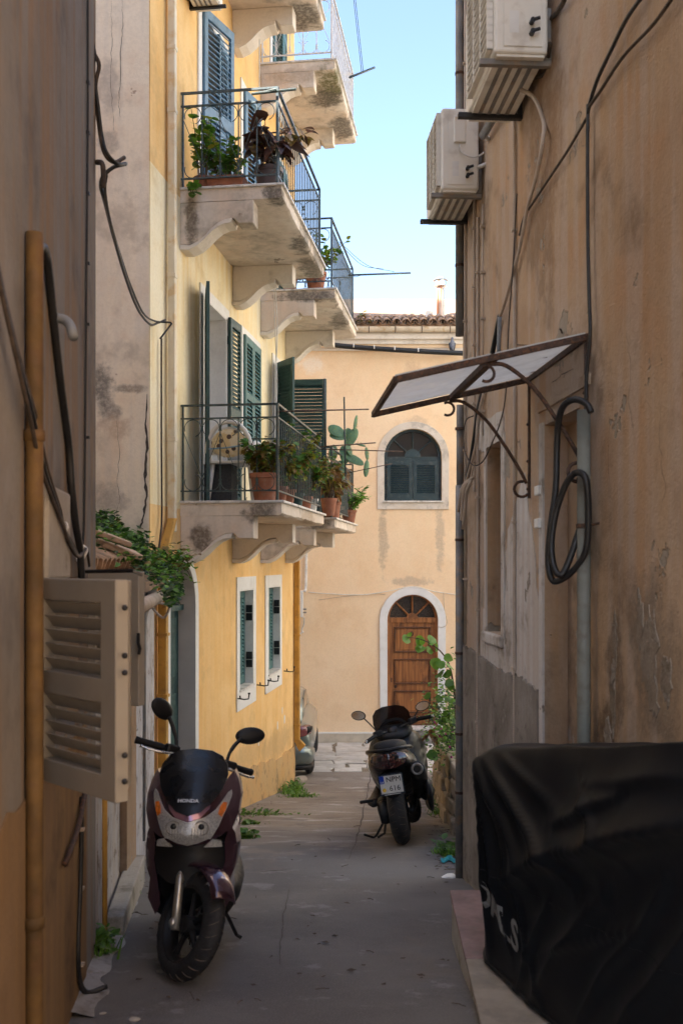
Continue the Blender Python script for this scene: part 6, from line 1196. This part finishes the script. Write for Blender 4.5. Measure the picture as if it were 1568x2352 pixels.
# drying lines: rods sticking out from the balconies, with wires
def rod(label, p, q, r, mat): return cable(label, [p, q], r, mat, 'rod', 'drying_rod', 6, 0, 'drying rods on the balconies')
rod('upper rusty drying rod reaching out from the first floor balcony', P(640, 945, 10.1), P(846, 940, 11.4), .008, 'rust_iron')
rod('rusty drying rod at mid height beside the cactus', P(735, 1026, 12.6), P(862, 1017, 13.2), .008, 'rust_iron')
rod('long thin rusty drying rod in front of the cactus', P(720, 1031, 12.8), P(925, 1037, 13.6), .007, 'rust_iron')
rod('lower slanting drying rod below the cactus', P(800, 1086, 14.2), P(900, 1065, 14.6), .006, 'rust_iron')
rod('upright green drying pole carrying the rods by the cactus', P(790, 912, 12.9), P(793, 1095, 12.9), .011, 'rail_green')
rod('thick green post standing beside the facing shutter', P(745, 870, 13.2), P(747, 1030, 13.2), .017, 'rail_green')
rod('drying rod reaching out into the sky from the second floor balcony', P(800, 632, 14.5), P(942, 627, 15), .014, 'rail_blue')
rod('drying rod slanting out under the top white balcony', P(802, 178, 14.3), P(860, 155, 14.5), .016, 'rail_blue')
for k, (a_, b_3) in enumerate((((778, 555, 14.4), (905, 624, 14.9)), ((780, 560, 14.4), (880, 618, 14.8)), ((784, 600, 14.4), (836, 630, 14.6)))):
    A_, B_ = P(*a_), P(*b_3); cable(('uppermost sagging drying wire against the sky', 'second sagging drying wire just below the uppermost', 'short lowest drying wire against the sky')[k], [A_, A_.lerp(B_, .5) - UP * .12, B_], .004, 'rail_blue', 'wire', 'drying_wire', 5, 6, 'drying wires against the sky')
for k in (0, 1): cable(('left one of two wires hanging to the slanting rod', 'right one of two wires hanging to the slanting rod')[k], [P(810 + k * 4, -20, 14.4), P(830 + k * 4, 165, 14.4)], .005, 'rail_blue', 'wire', 'drying_wire', 5, 0, 'drying wires against the sky')
cable('pair of pale cords hanging from the upper balcony corbel', [P(629, 660, 12.4), P(632, 760, 12.5), P(636, 880, 12.6), P(632, 985, 12.6)], .006, 'white_pvc', 'cord', 'clothesline')
cable('second pale cord hanging beside the first below the balcony', [P(633, 660, 12.4), P(637, 770, 12.5), P(632, 880, 12.6), P(634, 985, 12.6)], .006, 'white_pvc', 'cord', 'clothesline')
cable('pale cord hanging down past the top corbel of the yellow house', [P(596, 90, 12.3), P(596, 215, 12.4)], .007, 'white_pvc', 'cord', 'clothesline', 6, 0)

# ================================================================== plants
def leaf_mesh(name, mat, L, W, shape='oval', fold=.25, droop=.25):
    n = 5; vs = []; 
    for i in range(n + 1):
        t = i / n; w = {'oval': math.sin(math.pi * min(1, t * .94 + .04)) ** .8, 'round': math.sqrt(max(0, 1 - (2 * t - 1) ** 2)) ** .9 + .02, 'point': math.sin(math.pi * t ** .7) ** 1.0 * (1 - .2 * t) + .02, 'heart': (math.sin(math.pi * (t * .9 + .1)) ** .7) * (1.1 - .4 * t)}[shape] * W / 2
        z = -droop * L * t * t; vs += [V(-w, L * t, z + fold * w), V(0, L * t, z), V(w, L * t, z + fold * w)]
    return MB().add(vs, [q for i in range(n) for q in ((3 * i, 3 * i + 1, 3 * i + 4, 3 * i + 3), (3 * i + 1, 3 * i + 2, 3 * i + 5, 3 * i + 4))]).mesh(name, mat, True)
def lmat(p, d, up, s=1.0, roll=0):
    d = d.normalized(); x = d.cross(up); x = x.normalized() if x.length > 1e-4 else V(1, 0, 0); z = x.cross(d)
    return fr(p, x, d, z) @ Matrix.Rotation(roll, 4, 'Y') @ Matrix.Scale(s, 4)
def rdir(r, up=.2): 
    a = r.uniform(0, 2 * math.pi); return V(math.cos(a), math.sin(a), r.uniform(-.6, .8) + up)
def join_leaves(mesh, mats):                    # many leaves in one mesh
    mb = MB(); vs = [v.co.copy() for v in mesh.vertices]; fs = [tuple(p.vertices) for p in mesh.polygons]
    for M_ in mats: mb.add([M_ @ v for v in vs], fs)
    return mb
LEAVES = {}
def get_leaf(key, *a, **k):
    if key not in LEAVES: LEAVES[key] = leaf_mesh('leaf', *a, **k)
    return LEAVES[key]
def pot(o, base, r, h, mat, rim_=True):
    T = Matrix.Translation(base)
    obj('pot', MB().lathe([(r * .68, 0), (r * .72, .01), (r * .95, h * .82), (r * 1.04, h * .83), (r * 1.06, h), (r * .95, h), (r * .92, h * .9), (.01, h * .88)], T, 20), mat, o, smooth=False, angle=40)
    obj('soil', MB().lathe([(r * .93, h * .885), (.01, h * .93)], T, 16), M['soil'], o)
def potted(label, base, r, h, potm, stems, leafs, sd, spread, tall, lean=V(0, 0, 0), parts=None, cat='potted plant', ls=(.7, 1.2), droopy=0.0, group='potted plants on the balconies', per=6):
    o = thing('potted_plant', base, label, cat, group); rr = random.Random(sd)
    if potm: pot(o, base, r, h, potm)
    top = base + V(0, 0, h * .9); mats = []
    for k in range(stems):
        a = 2 * math.pi * k / stems + rr.uniform(-.4, .4); e = top + V(math.cos(a) * spread * rr.uniform(.3, 1), math.sin(a) * spread * rr.uniform(.3, 1), tall * rr.uniform(.45, 1)) + lean * rr.uniform(.5, 1)
        s0 = top + V(math.cos(a), math.sin(a), 0) * r * .4; m = s0.lerp(e, .5) + V(0, 0, tall * .12)
        path = smooth_path([s0, m, e - V(0, 0, droopy * tall * .3)], 5); obj('stem', MB().tube(path, [.006 * (1 - .6 * i / len(path)) for i in range(len(path))], 5), M['stem'], o)
        for i in range(per):
            q = path[min(len(path) - 1, int((.25 + .75 * i / max(1, per - 1)) * (len(path) - 1)))]; mats.append((lmat(q, rdir(rr, .1 - droopy), V(rr.uniform(-.3, .3), rr.uniform(-.3, .3), 1), rr.uniform(*ls)), rr.choice(leafs)))
    if parts is None: parts = len(mats) < 90
    if parts:
        for m_, key in mats: inst('leaf', LEAVES[key], m_, o)
    else:
        for key in sorted(set(k for _, k in mats)):
            f_ = obj('foliage', join_leaves(LEAVES[key], [m_ for m_, k in mats if k == key]), LEAVES[key].materials[0], o, smooth=True); f_['kind'] = 'stuff'
    return o
get_leaf('red', M['leaf_red'], .17, .1, 'point', .2, .35); get_leaf('redg', M['leaf_coleus'], .15, .09, 'point', .2, .35)
get_leaf('gr', M['leaf_green'], .075, .065, 'round', .15, .2); get_leaf('br', M['leaf_bright'], .07, .06, 'round', .15, .2); get_leaf('ye', M['leaf_yellow'], .07, .055, 'round', .15, .2)
get_leaf('col', M['leaf_coleus'], .075, .05, 'point', .2, .3); get_leaf('coy', M['leaf_yellow'], .06, .036, 'point', .2, .3); get_leaf('dk', M['leaf_dark'], .07, .045, 'oval', .2, .3)
get_leaf('sm', M['leaf_green'], .035, .026, 'oval', .2, .2); get_leaf('smb', M['leaf_bright'], .035, .028, 'oval', .2, .2); get_leaf('smd', M['leaf_dark'], .035, .026, 'oval', .2, .2)
get_leaf('jud', M['leaf_bright'], .115, .13, 'heart', .1, .2); get_leaf('judd', M['leaf_green'], .115, .13, 'heart', .1, .2); get_leaf('dry', M['leaf_dry'], .09, .05, 'oval', .4, .4)
get_leaf('ivy', M['leaf_green'], .05, .05, 'heart', .2, .3); get_leaf('ivyd', M['leaf_dark'], .055, .05, 'heart', .2, .3); get_leaf('ivyr', M['leaf_coleus'], .055, .05, 'heart', .2, .3)
# second floor balcony, nearest end
potted('leafy green trailing plant on the near corner of the second floor balcony', YW(10.3, .2, ZB + .005), .1, .14, M['terracotta'], 12, ['gr', 'br', 'br', 'ye'], 31, .14, .72, lean=V(0, 0, 0), per=13, ls=(.8, 1.25))
potted('bushy green plant in a long brown trough on the second floor balcony', YW(10.35, .42, ZB + .005), .14, .13, M['terracotta'], 18, ['gr', 'br', 'ye', 'gr'], 32, .26, .46, per=12, ls=(.8, 1.2))
obj('trough', MB().loft([[YW(10.22, .28, ZB + .004), YW(10.46, .28, ZB + .004), YW(10.46, .62, ZB + .004), YW(10.22, .62, ZB + .004)], [YW(10.19, .25, ZB + .13), YW(10.49, .25, ZB + .13), YW(10.49, .65, ZB + .13), YW(10.19, .65, ZB + .13)]]), M['terracotta'], bpy.data.objects['potted_plant.001'], bevel=.006)
tr = potted('trailing green shoots hanging over the near edge of the second floor balcony', YW(10.14, .14, ZB + .02), .01, .02, None, 4, ['gr', 'br'], 33, .05, .08, lean=V(.02, -.14, -.22), per=6, ls=(.8, 1.2), cat='plant')
potted('dark red broad leaved plant in a dark pot on the second floor balcony', YW(10.42, .86, ZB + .005), .145, .25, M['brown_pot'], 12, ['red', 'red', 'red', 'redg'], 34, .3, .6, lean=V(.06, 0, 0), per=7, ls=(.8, 1.4), droopy=.5)
potted('dark red shoots reaching out over the second floor railing', YW(10.7, 1.0, ZB + .5), .02, .05, None, 3, ['red', 'red', 'redg'], 35, .1, .25, lean=V(.32, .1, .1), per=6, ls=(.6, 1), droopy=.4, cat='plant')
cable('bare stalks standing in the dark pot of the red plant', [YW(10.42, .86, ZB + .2), YW(10.43, .84, ZB + .62)], .012, 'stem', 'stalk', 'plant_stalk', 6, 0)
potted('yellow green geranium in a clay pot on the far second floor balcony', YW(14.15, .75, ZB + .005), .15, .27, M['terracotta'], 18, ['ye', 'br', 'ye', 'gr'], 36, .34, .5, lean=V(.14, 0, 0), per=11, ls=(.9, 1.4))
potted('small plant in a clay pot at the wall side of the far second floor balcony', YW(14.15, .38, ZB + .005), .12, .25, M['terracotta'], 6, ['gr', 'dk'], 37, .15, .2, per=5)
potted('withered shoots dangling from the far second floor balcony', YW(16.2, 1.05, ZB + .0), .02, .03, None, 4, ['col', 'gr'], 38, .12, .3, lean=V(.25, 0, -.1), per=5, cat='plant')
# first floor balcony
potted('olive and rust coleus in a big clay pot on the first floor balcony', YW(10.32, .84, ZA + .005), .15, .28, M['terracotta'], 24, ['col', 'coy', 'col', 'gr'], 41, .32, .42, per=20, ls=(.75, 1.3), droopy=.25)
for k, (t, lab) in enumerate(((10.75, 'rusty coleus trailing over the first floor railing beside the big clay pot'), (11.2, 'olive coleus hanging through the middle of the first floor railing'), (11.75, 'tall rusty coleus rising over the first floor railing'), (12.35, 'drooping coleus at the far end of the first floor railing'), (12.8, 'rusty coleus at the corner post of the first floor balcony'))):
    potted(lab, YW(t, .9, ZA + .005), .1, .18, (M['terracotta'], M['terracotta'], M['shut_green'], M['terracotta'], M['white_pvc'])[k], 17, ['col', 'coy', 'coy', 'gr'], 50 + k, .27, (.55, .55, .95, .6, .65)[k], lean=V(.14, 0, 0), per=24, ls=(.75, 1.3), droopy=.35)
for k, (t, lab) in enumerate(((13.85, 'withered brown coleus between the two first floor balconies'), (14.3, 'coleus in a clay pot at the near end of the far first floor balcony'))):
    potted(lab, YW(t, .98, ZA + (.0 if k else .02)), .11, .24, M['terracotta'], 18, ['col', 'col', 'dry', 'coy'], 60 + k, .27, .66, per=11, ls=(1.0, 1.5), droopy=.4)
potted('bright green leafy plant at the far end of the first floor balcony', YW(15.9, 1.0, ZA + .005), .12, .2, M['terracotta'], 16, ['br', 'gr', 'br'], 63, .3, .45, lean=V(.15, 0, 0), per=10, ls=(.9, 1.4))
potted('spiky green grass like plant behind the first floor railing', YW(12.0, .85, ZA + .005), .09, .15, M['brown_pot'], 9, ['smb', 'sm'], 64, .25, .4, per=4)
# prickly pear
cb = YW(15.9, .72, ZA + .01); cac = thing('cactus', cb, 'prickly pear cactus with flat green pads behind the drying rods', 'cactus', 'potted plants on the balconies')
pot(cac, cb, .14, .26, M['terracotta'])
sp_ = MB()
def pad(c, d, L, W, yaw): 
    d = d.normalized(); x = V(math.cos(yaw), math.sin(yaw), 0); x = (x - d * x.dot(d)).normalized(); y = d.cross(x)
    obj('pad', MB().ball((0, 0, 0), (W / 2, .017, L / 2), nu=16, nv=10).tf(fr(c, x, y, d)), M['cactus'], cac, smooth=True)
    for q in range(26):
        a_ = random.Random(q + int(L * 1e4)); u_, v_ = a_.uniform(-.8, .8), a_.uniform(-.85, .85)
        if u_ * u_ + v_ * v_ < .8: sp_.tube([c + x * (u_ * W / 2) + d * (v_ * L / 2) - y * .016, c + x * (u_ * W / 2) + d * (v_ * L / 2) - y * .034 + V(0, 0, .006)], [.0022, .0008], 4)
sy = 14.9
for px, py, L, W, ang, yaw in ((772, 990, .27, .2, 60, .2), (776, 1002, .26, .17, 80, .1), (800, 998, .2, .13, 5, .1), (808, 1004, .3, .16, -28, .3), (816, 972, .25, .1, -10, 1.1), (800, 1030, .26, .12, 20, .8), (828, 1022, .17, .09, 75, .9), (842, 1042, .2, .085, 5, .9), (812, 1055, .34, .15, 62, .2), (841, 1076, .26, .1, -6, .6), (790, 1045, .28, .14, 10, .3), (783, 1080, .3, .15, 5, .2), (765, 1040, .25, .14, -5, .2)):
    pad(P(px, py, sy), V(-math.sin(R(ang)), .05, math.cos(R(ang))), L, W, yaw)
_s = obj('spine', sp_, M['leaf_yellow'], cac); _s['kind'] = 'stuff'
# plastic chair with flowered cushion, white bag, small table on the first floor balcony
ch0 = YW(10.75, .42, ZA + .003)
chair = thing('plastic_chair', ch0, 'white plastic garden chair with a flowered cushion on the first floor balcony', 'chair')
wp = simple('white_plastic', (.68, .64, .58), .45, 0, .04, 4)
def cp(x, y, z): return ch0 + YN * x + YU * y + UP * z
for sx in (-.2, .22):
    for sy_ in (-.2, .22): obj('leg', MB().tube([cp(sx * 1.15, sy_ * 1.15, 0), cp(sx * .95, sy_ * .95, .42)], [.02, .028], 8), wp, chair, smooth=True)
    ap = smooth_path([cp(sx * 1.05, -.2, .42), cp(sx * 1.15, -.22, .6), cp(sx * 1.2, -.1, .64), cp(sx * 1.15, .15, .62), cp(sx * 1.05, .22, .45)], 4); obj('arm', MB().tube(ap, .022, 8), wp, chair, smooth=True)
obj('seat', MB().box(cp(0, 0, .43), (.46, .46, .03)), wp, chair, bevel=.012)
bk = [cp(.24 * math.cos(R(a)), -.24 - .02 * math.sin(R(a)), .52 + .33 * max(0, math.sin(R(a)))) for a in range(0, 181, 15)]
obj('back_frame', MB().tube(bk, .026, 8), wp, chair, smooth=True)
obj('back_panel', MB().prism([(.22 * math.cos(R(a)), .3 * math.sin(R(a))) for a in range(0, 181, 15)], cp(0, -.235, .5), YN, UP, YU * .012), wp, chair)
def flower_cloth():
    m, nt, b = new_mat('flowered_cushion'); vo = nt.nodes.new('ShaderNodeTexVoronoi'); vo.inputs['Scale'].default_value = 11; gg = nt.nodes.new('ShaderNodeNewGeometry'); nt.links.new(gg.outputs['Position'], vo.inputs['Vector'])
    nt.links.new(mixc(nt, rmp(nt, vo.outputs['Distance'], .26, .3), (.1, .06, .04), mixc(nt, rmp(nt, nz(nt, 9, 3), .45, .55), (.62, .45, .22), (.7, .58, .38))), b.inputs['Base Color']); b.inputs['Roughness'].default_value = .9; return m
obj('cushion', MB().ball(cp(0, -.262, .62), (.19, .03, .15), Matrix.Rotation(R(-8), 4, 'Z'), 18, 12), flower_cloth(), chair, smooth=True)
obj('cushion_tie', MB().tube([cp(-.2, -.3, .56), cp(0, -.31, .57), cp(.2, -.3, .6)], .008, 6), simple('blue_ribbon', (.2, .32, .4), .8), chair)
tag(obj('dark_table', MB().lathe([(.02, 0), (.2, .01), (.03, .04), (.025, .58), (.26, .6), (.27, .61), (.27, .63), (.01, .63)], Matrix.Translation(YW(10.95, .72, ZA + .003)), 22), M['black_plastic'], smooth=False, angle=40), 'small round dark table behind the coleus on the first floor balcony', 'table')
bg = YW(10.95, .4, ZA + .64 - .16)
bagm = simple('white_bag', (.66, .66, .66), .5, 0, .05, 6, .4, 30, dirt=(.35, .45, .55), dirt_amt=.25)
tag(obj('plastic_bag', MB().lathe([(.05, 0), (.09, .03), (.1, .13), (.075, .22), (.035, .3), (.015, .34), (.004, .36)], Matrix.Translation(bg), 14).jit(.012, 14), bagm, smooth=True), 'white plastic bag standing on the chair of the first floor balcony', 'bag')
tag(obj('wall_box', MB().par(YW(10.6, .12, ZA + .003), YU * .28, YN * .3, UP * .42), simple('dark_woven_crate', (.03, .03, .032), .7, 0, .3, 60, .8, 90), bevel=.01), 'dark woven crate under the plastic chair', 'crate')

# overgrowth on the shed roof
ov = thing('roof_creeper', roofp(.6, .7), 'green creeper covering the tiled roof of the lean-to shed', 'creeper'); rr = random.Random(77); groups = {'ivy': [], 'ivyd': [], 'sm': [], 'smb': [], 'smd': [], 'ivyr': []}
for k in range(9000):
    b = rr.uniform(.45, 1.0) if rr.random() < .92 else rr.uniform(.3, .5); a = min(1.12, rr.gauss(.66, .26)); p = roofp(a, b) + V(0, 0, .09 + .3 * rr.random() * (.25 + 1.0 * abs(mnoise.noise(V(a * 4, b * 9, 0)))))
    if a > 1: p -= V(0, 0, (a - 1) * 1.3)
    groups[rr.choices(['ivy', 'ivyd', 'sm', 'smb', 'smd', 'ivyr'], [3, 3, 3, 1.4, 3, .25])[0]].append(lmat(p, rdir(rr, .2), V(rr.uniform(-.5, .5), rr.uniform(-.5, .5), 1), rr.uniform(.7, 1.3)))
tip = P(395, 1290, 8.9)
for k in range(420):
    p = tip + V(rr.gauss(0, .09), rr.gauss(0, .2), rr.gauss(.02, .055)); groups[rr.choice(['ivy', 'smb', 'ivyr', 'smd', 'sm'])].append(lmat(p, rdir(rr, .1), V(0, 0, 1), rr.uniform(.8, 1.5)))
for k_, ms in groups.items(): f_ = obj('foliage', join_leaves(LEAVES[k_], ms), LEAVES[k_].materials[0], ov, smooth=True); f_['kind'] = 'stuff'
for k in range(16):
    st = tip + V(rr.uniform(-.1, .12), rr.uniform(-.2, .2), rr.uniform(-.05, .08)); en = st + V(rr.uniform(.02, .16), rr.uniform(-.1, .1), rr.uniform(-.16, .06)); obj('shoot', MB().tube([st, st.lerp(en, .5) + V(0, 0, .03), en], .003, 4), M['stem'], ov)
    for q in range(3): inst('leaf', LEAVES['smb' if q else 'ivy'], lmat(en.lerp(st, q * .2), rdir(rr, -.1), UP, 1.3), ov)
# loose broken tiles at the near end of the roof
for k, (px, py, Y_) in enumerate(((250, 1232, 6.5), (275, 1262, 6.6))):
    p = P(px, py, Y_); obj('loose_tile', MB().box((0, 0, 0), (.3, .14, .035)).jit(.012, 9, k).tf(Matrix.Translation(p) @ Matrix.Rotation(R(22), 4, 'Y') @ Matrix.Rotation(R(20 + 15 * k), 4, 'Z')), simple('pale_tile', (.4, .28, .2), .9, 0, .2, 9, .5, 40), shed, bevel=.01)

# shrub above the garden wall with the arching round leaved branch
jb = P(1046, 1640, 10.6); jt = thing('judas_tree', V(jb.x, jb.y, -2.2), 'young tree with round bright leaves arching over the garden wall', 'tree', )
main = smooth_path([P(1052, 1720, 10.6), P(1045, 1620, 10.5), P(1040, 1570, 10.4), P(1030, 1525, 10.3), P(1012, 1497, 10.2), P(990, 1480, 10.15), P(965, 1468, 10.1), P(930, 1463, 10.05)], 5)
obj('trunk', MB().tube(main, [.014 - .011 * i / len(main) for i in range(len(main))], 6), M['stem'], jt)
for k, (px, py, s) in enumerate(((930, 1466, 1.1), (950, 1462, 1), (962, 1475, 1.1), (978, 1464, 1.15), (975, 1484, 1.1), (990, 1470, 1.1), (985, 1492, 1), (1000, 1474, 1), (1012, 1482, 1), (1003, 1512, 1.3), (1026, 1508, 1), (1013, 1533, 1), (1034, 1530, 1.1), (1022, 1550, 1.1), (1043, 1548, 1.1), (1028, 1568, 1), (1042, 1570, .8), (1034, 1612, 1.2), (1038, 1640, 1.3), (1045, 1660, 1.2), (1007, 1605, .9), (995, 1598, .9), (988, 1728, 1.3), (1012, 1660, .9))):
    p = P(px, py, 10.15 + .02 * (k % 5)); r_ = random.Random(k); inst('leaf', LEAVES['jud' if k < 13 else 'judd'], lmat(p - V(.03, 0, 0), V(r_.uniform(-.6, 1), r_.uniform(-.5, .5), r_.uniform(-.5, .2)), V(r_.uniform(-.3, .3), -.9, .75), s * .85), jt)
sh = thing('garden_shrub', P(1035, 1740, 10.8), 'small leaved shrub with tiny pink flowers on the garden wall', 'shrub'); gs = {'sm': [], 'smb': [], 'smd': []}
for k in range(1900):
    px, py, Y_ = rr.gauss(1028, 24), rr.gauss(1660, 48), rr.uniform(10.0, 12.2)
    if px > 1075 or py > 1770: continue
    gs[rr.choice(['sm', 'smb', 'smb', 'smd'])].append(lmat(P(px, py, Y_), rdir(rr, .2), V(rr.uniform(-.5, .5), rr.uniform(-.5, .5), 1), rr.uniform(.8, 1.5)))
for k_, ms in gs.items(): f_ = obj('foliage', join_leaves(LEAVES[k_], ms), LEAVES[k_].materials[0], sh, smooth=True); f_['kind'] = 'stuff'
for k in range(12):
    a, b = P(rr.uniform(1030, 1060), 1750, 11), P(rr.uniform(985, 1045), rr.uniform(1600, 1700), 11); obj('branch', MB().tube([a, a.lerp(b, .6) + V(0, 0, .1), b], .005, 5), M['stem'], sh)
fm_ = simple('pink_petal', (.5, .03, .25), .6)
for k in range(9): obj('flower', MB().ball(P(rr.uniform(985, 1045), rr.uniform(1650, 1740), 10.3), .012, nu=6, nv=4), fm_, sh)
for k in range(7): inst('dry_leaf', LEAVES['dry'], lmat(P(rr.uniform(985, 1005), rr.uniform(1672, 1705), 10.3), rdir(rr, -.4), UP, 1.3), sh)

# weeds at the foot of the walls
def blade(p, d, L, w):
    s = V(-d.y, d.x, 0).normalized() * w; q = [p, p + d * L * .5 + V(0, 0, L * .5), p + d * L + V(0, 0, L * .6)]
    return [q[0] - s, q[0] + s, q[1] + s * .7, q[1] - s * .7, q[2]], [(0, 1, 2, 3), (3, 2, 4)]
def weed(label, x, y, rad, n, L, mats=('leaf_green', 'leaf_bright'), zoff=0, leafy=0):
    o = thing('weed_clump', V(x, y, gz(y) + zoff), label, 'weed', 'weeds along the walls'); r_ = random.Random(int(x * 97 + y * 31) % 999)
    for mi, mm in enumerate(mats):
        mb = MB()
        for k in range(n // len(mats)):
            a = r_.uniform(0, 6.28); d = V(math.cos(a), math.sin(a), 0) * r_.uniform(.2, .9); px, py = x + r_.gauss(0, rad[0]), y + r_.gauss(0, rad[1]); vs, fs = blade(V(px, py, gz(py) + zoff), d, L * r_.uniform(.4, 1.1), .004 + .004 * r_.random()); mb.add(vs, fs)
        f_ = obj('foliage', mb, M[mm], o); f_['kind'] = 'stuff'
    if leafy:
        ms = [lmat(V(x + r_.gauss(0, rad[0]), y + r_.gauss(0, rad[1]), gz(y) + zoff + r_.random() * leafy), rdir(r_, .2), UP, r_.uniform(.8, 2.2)) for k in range(int(n * .8))]
        f_ = obj('leaves', join_leaves(LEAVES['sm'], ms), M['leaf_green'], o, smooth=True); f_['kind'] = 'stuff'
    return o
def gp2(px, py):                               # point of the street under a pixel of the photograph
    y = 4.0
    while y < 22 and (HY - py) / F * y > gz(y): y += .01
    return (px - CX) / F * y, y
for px, py, rd, n, L, lab, lf in ((672, 1818, (.08, .25), 260, .16, 'thick tuft of grass at the far corner of the yellow house', .1), (690, 1830, (.12, .1), 120, .1, 'low grass spilling from the far corner onto the road', .03), (590, 1872, (.2, .12), 160, .04, 'flat moss and weeds at the foot of the yellow plinth', .02),
    (566, 1924, (.05, .05), 120, .06, 'small round weed cushion on the road behind the purple scooter', .05), (575, 1893, (.06, .04), 60, .05, 'tiny weed in a crack near the yellow plinth', .02), (325, 1930, (.09, .2), 240, .2, 'tall leafy weeds behind the purple scooter', .5), (285, 2060, (.03, .1), 90, .08, 'weeds along the step of the shed', .06), (250, 2120, (.03, .06), 60, .08, 'thin weeds at the foot of the flaking wall', .04), (222, 2190, (.04, .08), 160, .16, 'grass tuft at the foot of the left wall', .1),
    (1018, 1870, (.08, .25), 160, .12, 'weeds at the foot of the garden wall', .08), (1030, 1960, (.06, .12), 120, .1, 'dark weeds near the corner drainpipe', .06), (1000, 1830, (.06, .3), 140, .12, 'ivy and weeds on the face of the garden wall', .3)):
    x, y = gp2(px, py); weed(lab, x, y, rd, n, L, leafy=lf)

# cracks, litter and stains with real shape on the road
def gpt(px, py, dz=.012): x, y = gp2(px, py); return V(x, y, gz(y) + .012 * mnoise.noise(V(x * .9, y * .7, 3)) + dz)
for pts, w in (([(862, 1725), (855, 1750), (850, 1790), (845, 1815), (838, 1850), (828, 1890), (822, 1920), (812, 1950), (800, 1985)], .01), ([(600, 2005), (640, 2003), (664, 2002)], .012), ([(664, 2040), (655, 2080), (648, 2130), (644, 2180), (642, 2230)], .004)):
    q = []; r_ = random.Random(len(pts))
    for a, b in zip(pts, pts[1:]):
        for k in range(4): q.append(gpt(a[0] + (b[0] - a[0]) * k / 4 + r_.uniform(-3, 3), a[1] + (b[1] - a[1]) * k / 4, .008))
    strip_path('crack', q, w, M['crack'], road, UP, .003)
lit = MB(); r_ = random.Random(91)
for k in range(90):
    px, py = r_.uniform(300, 1040), r_.uniform(1840, 2330); p = gpt(px, py, .01)
    if k % 3 == 0: d = V(r_.uniform(-1, 1), r_.uniform(-1, 1), .05).normalized() * r_.uniform(.02, .07); lit.tube([p, p + d * .5 + V(0, 0, .004), p + d], .0022, 4)
    else: s = r_.uniform(.006, .017); a = r_.uniform(0, 6.28); lit.add([p + V(math.cos(a + t) * s * (1.6 if i % 2 else .8), math.sin(a + t) * s, r_.uniform(0, .006)) for i, t in enumerate((0, 1.5, 3.1, 4.6))], [(0, 1, 2, 3)])
for k in range(140):
    e_ = r_.uniform(0, 1); px, py = 300 + 90 * e_ + r_.gauss(0, 22), 2060 - 150 * e_ + r_.gauss(0, 16)
    if k % 2: px, py = r_.gauss(545 + 60 * e_, 14), 1895 - 45 * e_ + r_.gauss(0, 8)
    p = gpt(px, py, .01); s = r_.uniform(.005, .014); a = r_.uniform(0, 6.28); lit.add([p + V(math.cos(a + t) * s * 1.4, math.sin(a + t) * s, r_.uniform(0, .006)) for t in (0, 1.5, 3.1, 4.6)], [(0, 1, 2, 3)])
for k in range(90):
    px, py = r_.gauss(1020, 18), r_.uniform(1860, 2000); p = gpt(px, py, .01); d = V(r_.uniform(-1, 1), r_.uniform(-1, 1), .1).normalized() * r_.uniform(.02, .09); lit.tube([p, p + d], .002, 4)
tag(obj('leaf_litter', lit, M['leaf_dry'] if False else simple('litter_brown', (.07, .05, .035), .9, 0, .5, 60)), 'scattered twigs and dry leaf crumbs on the road', 'litter', None, 'stuff')
rag = MB().grid(lambda a, b: gpt(1012 + 36 * a, 1972 + 9 * b + 3 * math.sin(a * 9), .012) + V(0, 0, .035 * math.sin(math.pi * a) * math.sin(math.pi * b) * (.6 + .6 * mnoise.noise(V(a * 7, b * 6, 0)))), 16, 8)
tag(obj('rag', rag, simple('teal_cloth', (.02, .26, .3), .9, 0, .15, 30, .5, 90), smooth=True, solid=.004), 'crumpled turquoise rag lying by the corner drainpipe', 'rag')
for k, (px, py, s) in enumerate(((1032, 2016, .06), (372, 2232, .025), (236, 2330, .016), (310, 2345, .025), (478, 2195, .012), (340, 1975, .05))):
    p = gpt(px, py, .005); mb = MB().ball((0, 0, 0), (s, s * .6, s * .25), nu=9, nv=6).jit(s * .3, 20, k).tf(Matrix.Translation(p))
    tag(obj('debris_chip', mb, M['bare_concrete'] if k else M['white_trim']), ('flat white mortar splash at the foot of the corner drainpipe', 'crumpled pale scrap in front of the front wheel of the purple scooter', 'small pale pebble near the bottom left', 'white crushed scrap at the bottom edge left of centre', 'small stone beside the purple scooter wheel', 'rounded stone in the weeds by the shed')[k], 'debris', 'small debris on the road')
# loose stone under the car and old concrete skirt by the left wall
p = gpt(690, 1795, .03); tag(obj('stone', MB().ball(p, (.12, .1, .06), nu=10, nv=7).jit(.04, 8), M['stone']), 'rough stone lying at the yellow corner under the car', 'stone')
sk = [gp2(158, 2339), gp2(202, 2235), gp2(252, 2116), gp2(288, 2044)]
def skirt(a, b):
    f = a * (len(sk) - 1); i = min(int(f), len(sk) - 2); t = f - i; x = sk[i][0] + (sk[i + 1][0] - sk[i][0]) * t; y = sk[i][1] + (sk[i + 1][1] - sk[i][1]) * t
    w_ = .15 + .06 * mnoise.noise(V(a * 9, 2, 0)) ; return V(x - .09 + w_ * 1.3 * b, y, gz(y) + .02 - .016 * b ** 3 + .035 * (1 - b) ** 2 + .004 * mnoise.noise(V(a * 60, b * 9, 0)))
obj('mortar_skirt', MB().grid(skirt, 140, 10), plaster('pale_mortar', (.3, .28, .26), (.38, .37, .36), stain=(.18, .16, .14), stain_amt=.8, scale=4, bump=.6, off=191), road, smooth=True)
